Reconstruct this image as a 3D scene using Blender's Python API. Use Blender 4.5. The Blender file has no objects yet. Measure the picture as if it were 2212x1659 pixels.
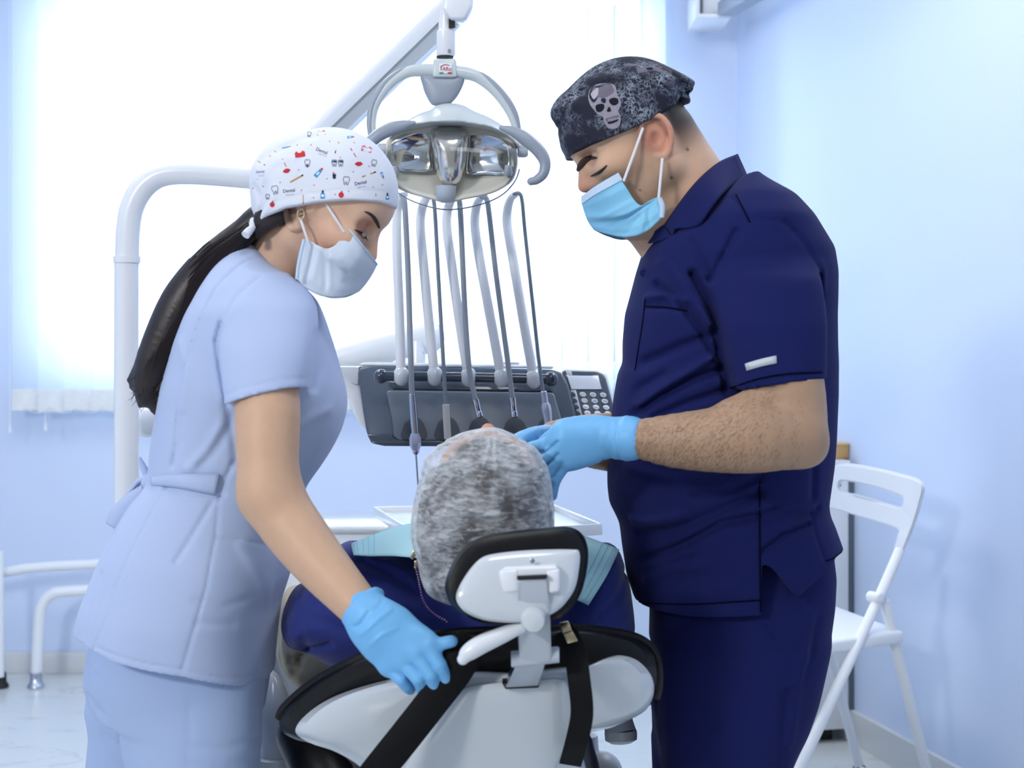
import bpy, bmesh, math, random
import numpy as np
from mathutils import Vector, Matrix
from mathutils.bvhtree import BVHTree

random.seed(7)
rng = np.random.default_rng(7)
S = bpy.context.scene
COL = S.collection

# ------------------------------------------------------------------ camera
F, CX, HZ, CH = 3300.0, 1106.0, 740.0, 1.15      # focal length in px, centre column, horizon row, lens height
cam_d = bpy.data.cameras.new('camera')
cam_d.sensor_width = 36.0
cam_d.lens = 36.0 * F / 2212.0
cam_d.shift_y = -(829.5 - HZ) / 2212.0
cam_d.clip_start = 0.05
cam_d.dof.use_dof = True
cam_d.dof.focus_distance = 2.5
cam_d.dof.aperture_fstop = 5.6
cam = bpy.data.objects.new('camera', cam_d)
cam.location = (0, 0, CH)
cam.rotation_euler = (math.pi / 2, 0, 0)
COL.objects.link(cam)
S.camera = cam

# ------------------------------------------------------------------ light and exposure
S.view_settings.view_transform = 'Standard'
S.view_settings.look = 'None'
S.view_settings.gamma = 1.0
S.view_settings.exposure = 0.08
S.view_settings.use_curve_mapping = False
S.cycles.use_denoising = True
S.cycles.max_bounces = 8
S.cycles.transparent_max_bounces = 24

world = bpy.data.worlds.new('World')
S.world = world
world.use_nodes = True
wb = world.node_tree.nodes['Background']
wb.inputs[0].default_value = (0.86, 0.93, 1.0, 1)
wb.inputs[1].default_value = 0.27

def area(name, loc, target, sx, sy, energy, color=(1, 1, 1)):
    L = bpy.data.lights.new(name, 'AREA')
    L.shape = 'RECTANGLE'; L.size = sx; L.size_y = sy
    L.energy = energy; L.color = color
    o = bpy.data.objects.new(name, L)
    COL.objects.link(o)
    o.location = loc
    o.rotation_euler = (Vector(target) - Vector(loc)).to_track_quat('-Z', 'Y').to_euler()
    return o
# daylight outside the window, lamps on the ceiling
area('daylight_outside', (-0.55, 6.15, 1.9), (-0.55, 0, 1.5), 3.4, 3.0, 330, (0.93, 0.97, 1.0))
area('ceiling_lamp_rear', (-2.3, -1.1, 2.62), (0.5, 3.0, 0.9), 0.5, 0.5, 92, (1, 0.97, 0.93))
area('ceiling_lamp_middle', (0.15, 1.3, 2.64), (0.15, 2.0, 0), 0.6, 0.6, 9, (1, 0.97, 0.93))
area('ceiling_lamp_front', (1.0, 3.4, 2.64), (1.0, 3.4, 0), 0.7, 1.4, 19, (1, 0.98, 0.95))
area('ceiling_lamp_left', (-1.0, 3.4, 2.64), (-1.0, 3.4, 0), 0.7, 1.4, 19, (1, 0.98, 0.95))

# ------------------------------------------------------------------ helpers
def P(u, v, Y):
    return np.array([(u - CX) * Y / F, Y, CH - (v - HZ) * Y / F])
def PV(u, v, Y):
    return Vector(P(u, v, Y))
def lin(c):
    c = c / 255.0
    return c / 12.92 if c <= 0.04045 else ((c + 0.055) / 1.055) ** 2.4
def rgb(r, g, b):
    return (lin(r), lin(g), lin(b), 1.0)

def mesh_from(name, verts, faces, smooth=True):
    me = bpy.data.meshes.new(name)
    me.from_pydata([tuple(map(float, v)) for v in verts], [], [tuple(map(int, f)) for f in faces])
    if smooth:
        me.polygons.foreach_set('use_smooth', [True] * len(me.polygons))
    me.update()
    return me
def link(name, me, mat=None, parent=None):
    o = bpy.data.objects.new(name, me)
    COL.objects.link(o)
    if mat is not None:
        me.materials.append(mat)
    if parent is not None:
        o.parent = parent
    return o
def autosmooth(o, ang=35):
    me = o.data
    me.polygons.foreach_set('use_smooth', [True] * len(me.polygons))
    me.set_sharp_from_angle(angle=math.radians(ang))
def empty(name, loc=(0, 0, 0)):
    o = bpy.data.objects.new(name, None)
    o.empty_display_size = 0.05
    COL.objects.link(o)
    return o
def tag(o, label=None, cat=None, group=None, kind=None):
    if label: o['label'] = label
    if cat: o['category'] = cat
    if group: o['group'] = group
    if kind: o['kind'] = kind
    return o

class MB:
    """collects shapes into one mesh"""
    def __init__(s):
        s.v = []; s.f = []
    def add(s, v, f):
        n = len(s.v)
        s.v.extend([tuple(p) for p in v]); s.f.extend([tuple(i + n for i in q) for q in f])
        return s
    def build(s, name, mat, parent=None, sharp=40):
        me = mesh_from(name, s.v, s.f)
        bm = bmesh.new(); bm.from_mesh(me)
        bmesh.ops.recalc_face_normals(bm, faces=bm.faces)
        bm.to_mesh(me); bm.free()
        o = link(name, me, mat, parent)
        autosmooth(o, sharp)
        return o

def catmull(pts, n=8):
    pts = [np.asarray(p, float) for p in pts]
    if len(pts) < 3:
        return np.array([pts[0] + (pts[-1] - pts[0]) * t for t in np.linspace(0, 1, max(2, n))])
    q = [2 * pts[0] - pts[1]] + pts + [2 * pts[-1] - pts[-2]]
    out = []
    for i in range(1, len(q) - 2):
        p0, p1, p2, p3 = q[i - 1], q[i], q[i + 1], q[i + 2]
        for t in np.arange(n) / n:
            out.append(0.5 * ((2 * p1) + (-p0 + p2) * t + (2 * p0 - 5 * p1 + 4 * p2 - p3) * t * t + (-p0 + 3 * p1 - 3 * p2 + p3) * t ** 3))
    out.append(pts[-1])
    return np.array(out)
def tube(pts, rad, n=16, sm=6, caps=True, section=None, up=None, dome=False):
    """sweep along pts; rad scalar or per point; section = list of (a,b) unit cross-section"""
    pts = [np.asarray(p, float) for p in pts]
    r = np.full(len(pts), rad, float) if np.isscalar(rad) else np.asarray(rad, float)
    if sm > 1:
        c = catmull([np.append(p, q) for p, q in zip(pts, r)], sm)
        path, r = c[:, :3], np.maximum(c[:, 3], 1e-5)
    else:
        path = np.array(pts)
    if dome:   # round ends
        def cap(p, d, rr):
            a = np.linspace(0, math.pi / 2, 6)[1:]
            return [p + d * rr * math.sin(t) for t in a], [max(rr * math.cos(t), rr * 0.03) for t in a]
        d0 = path[0] - path[1]; d0 /= np.linalg.norm(d0)
        d1 = path[-1] - path[-2]; d1 /= np.linalg.norm(d1)
        a, ra = cap(path[0], d0, r[0]); b, rb = cap(path[-1], d1, r[-1])
        path = np.vstack([np.array(a[::-1]), path, np.array(b)]); r = np.concatenate([ra[::-1], r, rb])
    if section is None:
        section = [(math.cos(2 * math.pi * i / n), math.sin(2 * math.pi * i / n)) for i in range(n)]
    m = len(section)
    T = np.gradient(path, axis=0)
    T /= np.linalg.norm(T, axis=1)[:, None] + 1e-12
    u = np.array(up, float) if up is not None else (np.array([0, 0, 1.0]) if abs(T[0][2]) < 0.9 else np.array([0, 1.0, 0]))
    V = []
    A = None
    for i in range(len(path)):
        if up is not None:
            a = u - T[i] * np.dot(u, T[i])
        else:
            a = (u if A is None else A); a = a - T[i] * np.dot(a, T[i])
        A = a / (np.linalg.norm(a) + 1e-12)
        B = np.cross(T[i], A)
        for sx, sy in section:
            V.append(path[i] + (B * sx + A * sy) * r[i])
    Fc = []
    for i in range(len(path) - 1):
        for j in range(m):
            k = (j + 1) % m
            Fc.append((i * m + j, i * m + k, (i + 1) * m + k, (i + 1) * m + j))
    if caps:
        Fc.append(tuple(range(m))[::-1]); Fc.append(tuple((len(path) - 1) * m + j for j in range(m)))
    return V, Fc
def strapsec(w, t):
    return [(w, t), (w * .96, t * 1.3), (-w * .96, t * 1.3), (-w, t), (-w, -t), (-w * .96, -t * 1.3), (w * .96, -t * 1.3), (w, -t)]
def lathe(prof, org, axis, n=24, ref=None):
    """prof list of (radius, distance along axis)"""
    org = np.asarray(org, float); ax = np.asarray(axis, float); ax = ax / np.linalg.norm(ax)
    a = np.array([0, 0, 1.0]) if abs(ax[2]) < .9 else np.array([1.0, 0, 0])
    a = a - ax * a.dot(ax); a /= np.linalg.norm(a); b = np.cross(ax, a)
    V, Fc = [], []
    for r, t in prof:
        for i in range(n):
            th = 2 * math.pi * i / n
            V.append(org + ax * t + (a * math.cos(th) + b * math.sin(th)) * max(r, 1e-5))
    for i in range(len(prof) - 1):
        for j in range(n):
            k = (j + 1) % n
            Fc.append((i * n + j, i * n + k, (i + 1) * n + k, (i + 1) * n + j))
    Fc.append(tuple(range(n))[::-1]); Fc.append(tuple((len(prof) - 1) * n + j for j in range(n)))
    return V, Fc
def ball(c, r, n=20, m=12):
    c = np.asarray(c, float); r = np.asarray([r] * 3 if np.isscalar(r) else r, float)
    V = [c + r * np.array([0, 0, 1])]
    for i in range(1, m):
        t = math.pi * i / m
        for j in range(n):
            p = 2 * math.pi * j / n
            V.append(c + r * np.array([math.sin(t) * math.cos(p), math.sin(t) * math.sin(p), math.cos(t)]))
    V.append(c - r * np.array([0, 0, 1]))
    Fc = [(0, 1 + j, 1 + (j + 1) % n) for j in range(n)]
    for i in range(m - 2):
        for j in range(n):
            k = (j + 1) % n
            Fc.append((1 + i * n + j, 1 + (i + 1) * n + j, 1 + (i + 1) * n + k, 1 + i * n + k))
    e = len(V) - 1
    Fc += [(e, 1 + (m - 2) * n + (j + 1) % n, 1 + (m - 2) * n + j) for j in range(n)]
    return V, Fc
def bmlist(bm):
    bm.verts.index_update()
    r = [v.co.copy() for v in bm.verts], [[v.index for v in f.verts] for f in bm.faces]
    bm.free()
    return r
def rbox(c, size, bev=0.0, rot=None, seg=2):
    bm = bmesh.new()
    bmesh.ops.create_cube(bm, size=1.0)
    bmesh.ops.scale(bm, vec=Vector(size), verts=bm.verts)
    if bev > 0:
        bmesh.ops.bevel(bm, geom=bm.edges[:], offset=bev, segments=seg, affect='EDGES', profile=0.5)
    M = Matrix.Translation(Vector(c))
    if rot is not None:
        M = M @ (rot.to_4x4() if isinstance(rot, Matrix) else Matrix.Rotation(rot, 4, 'Z'))
    bmesh.ops.transform(bm, matrix=M, verts=bm.verts)
    return bmlist(bm)
def slab(outline, vec, bev=0.0, seg=2):
    """prism: 3D outline extruded by vec"""
    bm = bmesh.new()
    vs = [bm.verts.new(Vector(p)) for p in outline]
    f = bm.faces.new(vs)
    r = bmesh.ops.extrude_face_region(bm, geom=[f])
    ve = [e for e in r['geom'] if isinstance(e, bmesh.types.BMVert)]
    bmesh.ops.translate(bm, vec=Vector(vec), verts=ve)
    bmesh.ops.recalc_face_normals(bm, faces=bm.faces)
    if bev > 0:
        bmesh.ops.bevel(bm, geom=bm.edges[:], offset=bev, segments=seg, affect='EDGES', profile=0.5)
    return bmlist(bm)
def smooth_loop(pts, n=6):
    """closed Catmull-Rom through 2D/3D points"""
    pts = [np.asarray(p, float) for p in pts]; m = len(pts); out = []
    for i in range(m):
        p0, p1, p2, p3 = pts[i - 1], pts[i], pts[(i + 1) % m], pts[(i + 2) % m]
        for t in np.arange(n) / n:
            out.append(0.5 * ((2 * p1) + (-p0 + p2) * t + (2 * p0 - 5 * p1 + 4 * p2 - p3) * t * t + (-p0 + 3 * p1 - 3 * p2 + p3) * t ** 3))
    return np.array(out)
def pillow(outline, Yf, front, back, centre=None, rings=9, sm=5, ef=2.4, eb=2.4):
    """cushion-like solid from an outline given as (u,v); Yf(u,v) depth of its rim; front / back bulges in metres"""
    o = smooth_loop(outline, sm) if sm > 1 else np.asarray(outline, float)
    c = o.mean(0) if centre is None else np.asarray(centre, float)
    m = len(o)
    fs = np.linspace(0, 1, rings + 1)[1:] ** 0.55      # denser near the rim
    V = []
    def ring(s, off):
        for p in o:
            q = c + (p - c) * s
            V.append(P(q[0], q[1], Yf(q[0], q[1]) + off))
    V.append(P(c[0], c[1], Yf(*c) - front))
    for s in fs: ring(s, -front * max(0, 1 - s ** ef) ** (1 / ef))
    for s in fs[::-1][1:]: ring(s, back * max(0, 1 - s ** eb) ** (1 / eb))
    V.append(P(c[0], c[1], Yf(*c) + back))
    nr = (len(V) - 2) // m
    Fc = [(0, 1 + j, 1 + (j + 1) % m) for j in range(m)]
    for i in range(nr - 1):
        for j in range(m):
            k = (j + 1) % m
            Fc.append((1 + i * m + j, 1 + (i + 1) * m + j, 1 + (i + 1) * m + k, 1 + i * m + k))
    e = len(V) - 1
    Fc += [(e, 1 + (nr - 1) * m + (j + 1) % m, 1 + (nr - 1) * m + j) for j in range(m)]
    return V, Fc
def coons(T, B, L, R, n=20, m=16):
    """patch from four curves (lists of points): T,B left to right, L,R top to bottom"""
    def samp(c, k):
        c = catmull(c, 12); s = np.concatenate([[0], np.cumsum(np.linalg.norm(np.diff(c, axis=0), axis=1))]); s /= s[-1]
        t = np.linspace(0, 1, k)
        return np.stack([np.interp(t, s, c[:, i]) for i in range(c.shape[1])], 1)
    T, B, L, R = samp(T, n), samp(B, n), samp(L, m), samp(R, m)
    G = np.zeros((m, n, T.shape[1]))
    for j in range(m):
        v = j / (m - 1)
        for i in range(n):
            u = i / (n - 1)
            G[j, i] = (1 - v) * T[i] + v * B[i] + (1 - u) * L[j] + u * R[j] - ((1 - u) * (1 - v) * T[0] + u * (1 - v) * T[-1] + (1 - u) * v * B[0] + u * v * B[-1])
    return G
def gridfaces(m, n):
    return [(j * n + i, j * n + i + 1, (j + 1) * n + i + 1, (j + 1) * n + i) for j in range(m - 1) for i in range(n - 1)]
def solid(o, t, off=-1):
    md = o.modifiers.new('thickness', 'SOLIDIFY'); md.thickness = t; md.offset = off
    return o

# ------------------------------------------------------------------ signed distance modelling
class Field:
    def __init__(s, lo, hi, h):
        s.lo = np.array(lo, float); s.h = h
        s.n = np.ceil((np.array(hi) - s.lo) / h).astype(int) + 1
        s.d = np.full(s.n, 0.08, np.float32)
        s.ax = [(s.lo[i] + np.arange(s.n[i]) * h).astype(np.float32) for i in range(3)]
    def box(s, lo, hi):
        a = np.maximum(np.floor((np.array(lo) - s.lo) / s.h).astype(int), 0)
        b = np.minimum(np.ceil((np.array(hi) - s.lo) / s.h).astype(int) + 1, s.n)
        if np.any(b <= a): return None, None
        sl = tuple(slice(a[i], b[i]) for i in range(3))
        return sl, (s.ax[0][sl[0]][:, None, None], s.ax[1][sl[1]][None, :, None], s.ax[2][sl[2]][None, None, :])
    def op(s, lo, hi, fn, k=0.0, mode='add'):
        sl, g = s.box(lo, hi)
        if sl is None: return
        f = fn(*g); a = s.d[sl]
        if mode == 'raw':
            s.d[sl] = a + f; return
        if mode == 'sub': f = -f
        if mode == 'add':
            if k <= 0: s.d[sl] = np.minimum(a, f)
            else:
                h = np.clip(.5 + .5 * (a - f) / k, 0, 1); s.d[sl] = a + (f - a) * h - k * h * (1 - h)
        else:
            if k <= 0: s.d[sl] = np.maximum(a, f)
            else:
                h = np.clip(.5 - .5 * (a - f) / k, 0, 1); s.d[sl] = a + (f - a) * h + k * h * (1 - h)
    def cap(s, a, b, ra, rb=None, k=0.0, mode='add', flat=None, fl=1.0):
        rb = ra if rb is None else rb
        a = np.asarray(a, np.float32); b = np.asarray(b, np.float32)
        m = max(ra, rb) * (max(1, fl)) + k + 4 * s.h
        ba = b - a; L2 = float(ba.dot(ba)) + 1e-12
        fv = None if flat is None else np.asarray(flat, np.float32) / np.linalg.norm(flat)
        def fn(x, y, z):
            px, py, pz = x - a[0], y - a[1], z - a[2]
            t = np.clip((px * ba[0] + py * ba[1] + pz * ba[2]) / L2, 0, 1)
            ox, oy, oz = px - t * ba[0], py - t * ba[1], pz - t * ba[2]
            q = ox * ox + oy * oy + oz * oz
            if fv is not None:
                w = ox * fv[0] + oy * fv[1] + oz * fv[2]
                q = q + w * w * (1 / fl ** 2 - 1)
            return np.sqrt(q) - (ra + (rb - ra) * t)
        s.op(np.minimum(a, b) - m, np.maximum(a, b) + m, fn, k, mode)
    def chain(s, pts, rs, k=0.0, mode='add', flat=None, fl=1.0):
        pts = np.array([np.asarray(p, float) for p in pts]); rs = np.asarray(rs, float)
        if len(pts) > 2:
            c = catmull([np.append(p, r) for p, r in zip(pts, rs)], 3); pts, rs = c[:, :3], c[:, 3]
        pts = pts.astype(np.float32)
        m = float(rs.max()) * max(1, fl) + k + 4 * s.h
        fv = None if flat is None else np.asarray(flat, np.float32) / np.linalg.norm(flat)
        def fn(x, y, z):
            best = None
            for a, b, ra, rb in zip(pts[:-1], pts[1:], rs[:-1], rs[1:]):
                ba = b - a; L2 = float(ba.dot(ba)) + 1e-12
                px, py, pz = x - a[0], y - a[1], z - a[2]
                t = np.clip((px * ba[0] + py * ba[1] + pz * ba[2]) / L2, 0, 1)
                ox, oy, oz = px - t * ba[0], py - t * ba[1], pz - t * ba[2]
                q = ox * ox + oy * oy + oz * oz
                if fv is not None:
                    w = ox * fv[0] + oy * fv[1] + oz * fv[2]; q = q + w * w * (1 / fl ** 2 - 1)
                f = np.sqrt(q) - np.float32(ra) - np.float32(rb - ra) * t
                best = f if best is None else np.minimum(best, f)
            return best
        s.op(pts.min(0) - m, pts.max(0) + m, fn, k, mode)
    def ell(s, c, r, R=None, k=0.0, mode='add'):
        c = np.asarray(c, np.float32); r = np.asarray(r, np.float32)
        R = np.eye(3, dtype=np.float32) if R is None else np.asarray(R, np.float32)   # rows = local axes
        m = float(r.max()) + k + 4 * s.h
        def fn(x, y, z):
            px, py, pz = x - c[0], y - c[1], z - c[2]
            q = [(px * R[i, 0] + py * R[i, 1] + pz * R[i, 2]) / r[i] for i in range(3)]
            k0 = np.sqrt(q[0] ** 2 + q[1] ** 2 + q[2] ** 2)
            k1 = np.sqrt((q[0] / r[0]) ** 2 + (q[1] / r[1]) ** 2 + (q[2] / r[2]) ** 2) + 1e-6
            return k0 * (k0 - 1) / k1
        s.op(c - m, c + m, fn, k, mode)
    def stack(s, rows, d, yc, hb, hem=None, top=None, k=0.0, exp=2.2, soft=14, mode='add', hd=None):
        """solid whose silhouette at depth d follows rows (v, left, right); yc/hb: (v, depth centre) and (v, half depth); hem: (u, v) lower edge"""
        rows = np.array(rows, float)
        vv = np.arange(rows[0, 0], rows[-1, 0] + 1)
        ker = np.exp(-0.5 * (np.arange(-3 * soft, 3 * soft + 1) / soft) ** 2); ker /= ker.sum()
        def sm(x, y):
            a = np.interp(vv, x, y)
            e = 3 * soft
            lo = 2 * a[0] - a[1:e + 1][::-1]; hi = 2 * a[-1] - a[-e - 1:-1][::-1]
            return np.convolve(np.concatenate([lo, a, hi]), ker, 'valid')
        Lf, Rt = sm(rows[:, 0], rows[:, 1]), sm(rows[:, 0], rows[:, 2])
        yc = np.array(yc, float); hb = np.array(hb, float)
        C, H = sm(yc[:, 0], yc[:, 1]), sm(hb[:, 0], hb[:, 1])
        kk = d / F
        lo = np.array([(Lf.min() - CX) * kk, (C - H).min(), CH - (vv[-1] - HZ) * kk]) - 4 * s.h - k
        hi = np.array([(Rt.max() - CX) * kk, (C + H).max(), CH - (vv[0] - HZ) * kk]) + 4 * s.h + k
        hem = None if hem is None else np.array(hem, float)
        top = None if top is None else np.array(top, float)
        def fn(x, y, z):
            v = HZ + (CH - z) / kk
            l = np.interp(v, vv, Lf).astype(np.float32); r = np.interp(v, vv, Rt).astype(np.float32)
            cy = np.interp(v, vv, C).astype(np.float32); h = np.interp(v, vv, H).astype(np.float32)
            xa, xb = (l - CX) * kk, (r - CX) * kk
            cx, a = (xa + xb) / 2, np.maximum((xb - xa) / 2, 0.002)
            q = (np.abs((x - cx) / a) ** exp + np.abs((y - cy) / h) ** exp) ** (1 / exp)
            f = (q - 1) * np.minimum(a, h)
            kh = kk if hd is None else hd / F
            u = CX + x / kh
            zb = CH - (vv[-1] - HZ) * kk if hem is None else CH - (np.interp(u, hem[:, 0], hem[:, 1]) - HZ) * kh
            zt = CH - (vv[0] - HZ) * kk if top is None else CH - (np.interp(u, top[:, 0], top[:, 1]) - HZ) * (kk if hem is not None else kh)
            return np.maximum(np.maximum(f, (zb - z).astype(np.float32)), (z - zt).astype(np.float32)).astype(np.float32)
        s.op(lo, hi, fn, k, mode)
    def inflate(s, poly, d, W, Rpx, k=0.0, mode='add', yc=None, sm=5, pw=2.0):
        """solid with silhouette poly (u,v) at depth d, domed to half thickness W over Rpx pixels from the outline"""
        o = smooth_loop(poly, sm) if sm > 1 else np.asarray(poly, float)
        kk = d / F
        yc = d if yc is None else yc
        X, Z = (o[:, 0] - CX) * kk, CH - (o[:, 1] - HZ) * kk
        m = 4 * s.h + k
        def fn(x, y, z):
            sd = poly_sd(x[:, 0, 0], z[0, 0, :], X, Z)[:, None, :].astype(np.float32)
            R = Rpx * kk
            q = np.clip(1 + sd / R, 0, None)
            return ((q ** pw + np.abs((y - yc) / W) ** pw) ** (1 / pw) - 1) * min(R, W)
        s.op((X.min() - m, yc - W - m, Z.min() - m), (X.max() + m, yc + W + m, Z.max() + m), fn, k, mode)
    def crease(s, a, b, w, amp, d, near=None, far=False):
        """groove (amp > 0) or ridge (amp < 0) on the camera side from pixel a to pixel b; w half width px; polylines allowed"""
        kk = d / F
        pts = [a, b] if not isinstance(b, list) else [a] + b
        A = [((p[0] - CX) * kk, CH - (p[1] - HZ) * kk) for p in pts]
        W = w * kk
        xs = [p[0] for p in A]; zs = [p[1] for p in A]
        yn = 1e9 if near is None else near
        def fn(x, y, z):
            best = None
            for i in range(len(A) - 1):
                (x0, z0), (x1, z1) = A[i], A[i + 1]
                dx, dz = x1 - x0, z1 - z0; L2 = dx * dx + dz * dz + 1e-12
                t = np.clip(((x - x0) * dx + (z - z0) * dz) / L2, 0, 1)
                q = (x - x0 - t * dx) ** 2 + (z - z0 - t * dz) ** 2
                best = q if best is None else np.minimum(best, q)
            wgt = amp * np.exp(-best / (W * W))
            return (wgt * np.clip((yn - y) / 0.02 + 1, 0, 1)).astype(np.float32)
        s.op((min(xs) - 3 * W, s.lo[1], min(zs) - 3 * W), (max(xs) + 3 * W, s.lo[1] + s.n[1] * s.h, max(zs) + 3 * W), fn, mode='raw')
    def mesh(s, smooth=1):
        d, h = s.d, s.h
        g = d < 0
        cnt = np.zeros(np.array(d.shape) - 1, np.uint8)
        cor = [(i, j, k) for i in (0, 1) for j in (0, 1) for k in (0, 1)]
        n = np.array(d.shape) - 1
        for c in cor:
            cnt += g[c[0]:c[0] + n[0], c[1]:c[1] + n[1], c[2]:c[2] + n[2]]
        mix = (cnt > 0) & (cnt < 8)
        ijk = np.argwhere(mix)
        val = np.stack([d[ijk[:, 0] + c[0], ijk[:, 1] + c[1], ijk[:, 2] + c[2]] for c in cor], 1)
        acc = np.zeros((len(ijk), 3)); num = np.zeros(len(ijk))
        ca = np.array(cor, float)
        for i in range(8):
            for j in range(i + 1, 8):
                if np.abs(ca[i] - ca[j]).sum() != 1: continue
                a, b = val[:, i], val[:, j]
                cr = (a < 0) != (b < 0)
                t = np.where(cr, a / np.where(cr, a - b, 1), 0)
                acc += np.where(cr[:, None], ca[i] + t[:, None] * (ca[j] - ca[i]), 0); num += cr
        V = s.lo + (ijk + acc / num[:, None]) * h
        vid = np.full(n, -1, np.int64); vid[tuple(ijk.T)] = np.arange(len(ijk))
        Q = []
        for axis in range(3):
            o = [1, 1, 1]; o[axis] = 0
            lo_ = tuple(slice(o[i], n[i] if i != axis else n[i]) for i in range(3))
            hi_ = tuple(slice(o[i] + (i == axis), n[i] + (i == axis)) for i in range(3))
            A, B = g[lo_], g[hi_]
            e = np.argwhere(A != B)
            if len(e) == 0: continue
            sgn = A[tuple(e.T)]
            e = e + np.array(o)
            b1, b2 = [i for i in range(3) if i != axis]
            if axis == 1: b1, b2 = b2, b1
            d1 = np.zeros(3, int); d1[b1] = 1
            d2 = np.zeros(3, int); d2[b2] = 1
            q = np.stack([vid[tuple((e - d1 - d2).T)], vid[tuple((e - d2).T)], vid[tuple(e.T)], vid[tuple((e - d1).T)]], 1)
            q[~sgn] = q[~sgn][:, ::-1]
            Q.append(q)
        Q = np.concatenate(Q)
        Q = Q[(Q >= 0).all(1)]
        for _ in range(smooth):
            for lam in (0.5, -0.52):
                a = np.zeros_like(V); c = np.zeros(len(V))
                for i in range(4):
                    p, q = Q[:, i], Q[:, (i + 1) % 4]
                    for dd in range(3):
                        a[:, dd] += np.bincount(p, V[q, dd], len(V)) + np.bincount(q, V[p, dd], len(V))
                    c += np.bincount(p, minlength=len(V)) + np.bincount(q, minlength=len(V))
                V = V + lam * (a / np.maximum(c, 1)[:, None] - V)
        return V, Q
def poly_sd(xs, zs, X, Z):
    """signed distance on the grid xs x zs to a closed polygon (negative inside)"""
    gx, gz = xs[:, None].astype(float), zs[None, :].astype(float)
    best = np.full((len(xs), len(zs)), 1e9); ins = np.zeros_like(best, bool)
    m = len(X)
    for i in range(m):
        x0, z0, x1, z1 = X[i], Z[i], X[(i + 1) % m], Z[(i + 1) % m]
        dx, dz = x1 - x0, z1 - z0; L2 = dx * dx + dz * dz + 1e-15
        t = np.clip(((gx - x0) * dx + (gz - z0) * dz) / L2, 0, 1)
        best = np.minimum(best, (gx - x0 - t * dx) ** 2 + (gz - z0 - t * dz) ** 2)
        if z0 != z1:
            ins ^= ((z0 > gz) != (z1 > gz)) & (gx < (x1 - x0) * (gz - z0) / (z1 - z0) + x0)
    r = np.sqrt(best)
    return np.where(ins, -r, r)
def sdf_obj(name, field, mat, parent=None, smooth=1, crumbs=.04):
    V, Q = field.mesh(smooth)
    lab = np.arange(len(V))
    while True:
        m_ = lab[Q].min(1); new = lab.copy()
        for i in range(4): np.minimum.at(new, Q[:, i], m_)
        new = new[new]
        if np.array_equal(new, lab): break
        lab = new
    cnt = np.bincount(lab, minlength=len(V)); ok = cnt[lab] > crumbs * len(V)
    if not ok.all():
        Q = Q[ok[Q].all(1)]; idx = np.cumsum(ok) - 1; V = V[ok]; Q = idx[Q]
    me = bpy.data.meshes.new(name)
    me.vertices.add(len(V)); me.vertices.foreach_set('co', V.astype(np.float32).ravel())
    me.loops.add(len(Q) * 4); me.loops.foreach_set('vertex_index', Q.astype(np.int32).ravel())
    me.polygons.add(len(Q))
    me.polygons.foreach_set('loop_start', np.arange(0, len(Q) * 4, 4, dtype=np.int32))
    me.polygons.foreach_set('use_smooth', np.ones(len(Q), bool))
    me.update(calc_edges=True); me.validate()
    o = link(name, me, mat, parent)
    return o, V, Q
def paint(o, C, name='Tint'):
    a = o.data.color_attributes.new(name, 'FLOAT_COLOR', 'POINT')
    c = np.ones((len(C), 4), np.float32); c[:, :3] = C
    a.data.foreach_set('color', c.ravel())

# ------------------------------------------------------------------ materials
def pbr(name, col, rough=.5, metal=0, spec=.5, noise=0, nscale=200, bump=0, bscale=400, bdist=.001, coat=0, trans=0, sheen=0, attr=None, sss=0):
    m = bpy.data.materials.new(name); m.use_nodes = True
    nt = m.node_tree; N = nt.nodes; Lk = nt.links; b = N['Principled BSDF']
    b.inputs['Base Color'].default_value = col
    b.inputs['Roughness'].default_value = rough; b.inputs['Metallic'].default_value = metal
    b.inputs['Specular IOR Level'].default_value = spec
    b.inputs['Coat Weight'].default_value = coat; b.inputs['Coat Roughness'].default_value = .08
    b.inputs['Transmission Weight'].default_value = trans
    b.inputs['Sheen Weight'].default_value = sheen; b.inputs['Sheen Roughness'].default_value = .5
    if sss:
        b.inputs['Subsurface Weight'].default_value = sss; b.inputs['Subsurface Scale'].default_value = .012
        b.inputs['Subsurface Radius'].default_value = (1, .35, .2)
    tc = N.new('ShaderNodeTexCoord')
    src = None
    if attr:
        a = N.new('ShaderNodeAttribute'); a.attribute_name = attr; src = a.outputs['Color']
        Lk.new(src, b.inputs['Base Color'])
    if noise:
        t = N.new('ShaderNodeTexNoise'); t.inputs['Scale'].default_value = nscale; t.inputs['Detail'].default_value = 4
        Lk.new(tc.outputs['Object'], t.inputs['Vector'])
        mr = N.new('ShaderNodeMapRange'); mr.inputs[3].default_value = 1 - noise; mr.inputs[4].default_value = 1 + noise
        Lk.new(t.outputs['Fac'], mr.inputs[0])
        mx = N.new('ShaderNodeMix'); mx.data_type = 'RGBA'; mx.blend_type = 'MULTIPLY'; mx.inputs[0].default_value = 1
        if src: Lk.new(src, mx.inputs[6])
        else: mx.inputs[6].default_value = col
        Lk.new(mr.outputs[0], mx.inputs[7]); Lk.new(mx.outputs[2], b.inputs['Base Color'])
    if bump:
        t = N.new('ShaderNodeTexNoise'); t.inputs['Scale'].default_value = bscale; t.inputs['Detail'].default_value = 3
        Lk.new(tc.outputs['Object'], t.inputs['Vector'])
        bp = N.new('ShaderNodeBump'); bp.inputs['Strength'].default_value = bump; bp.inputs['Distance'].default_value = bdist
        Lk.new(t.outputs['Fac'], bp.inputs['Height']); Lk.new(bp.outputs[0], b.inputs['Normal'])
    return m
M = {}
M['wall'] = pbr('wall_paint', rgb(208, 223, 249), .6, noise=.012, nscale=3, bump=.05, bscale=250, bdist=.0005)
M['white'] = pbr('white_lacquer', rgb(232, 236, 242), .25, coat=.3)
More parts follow.
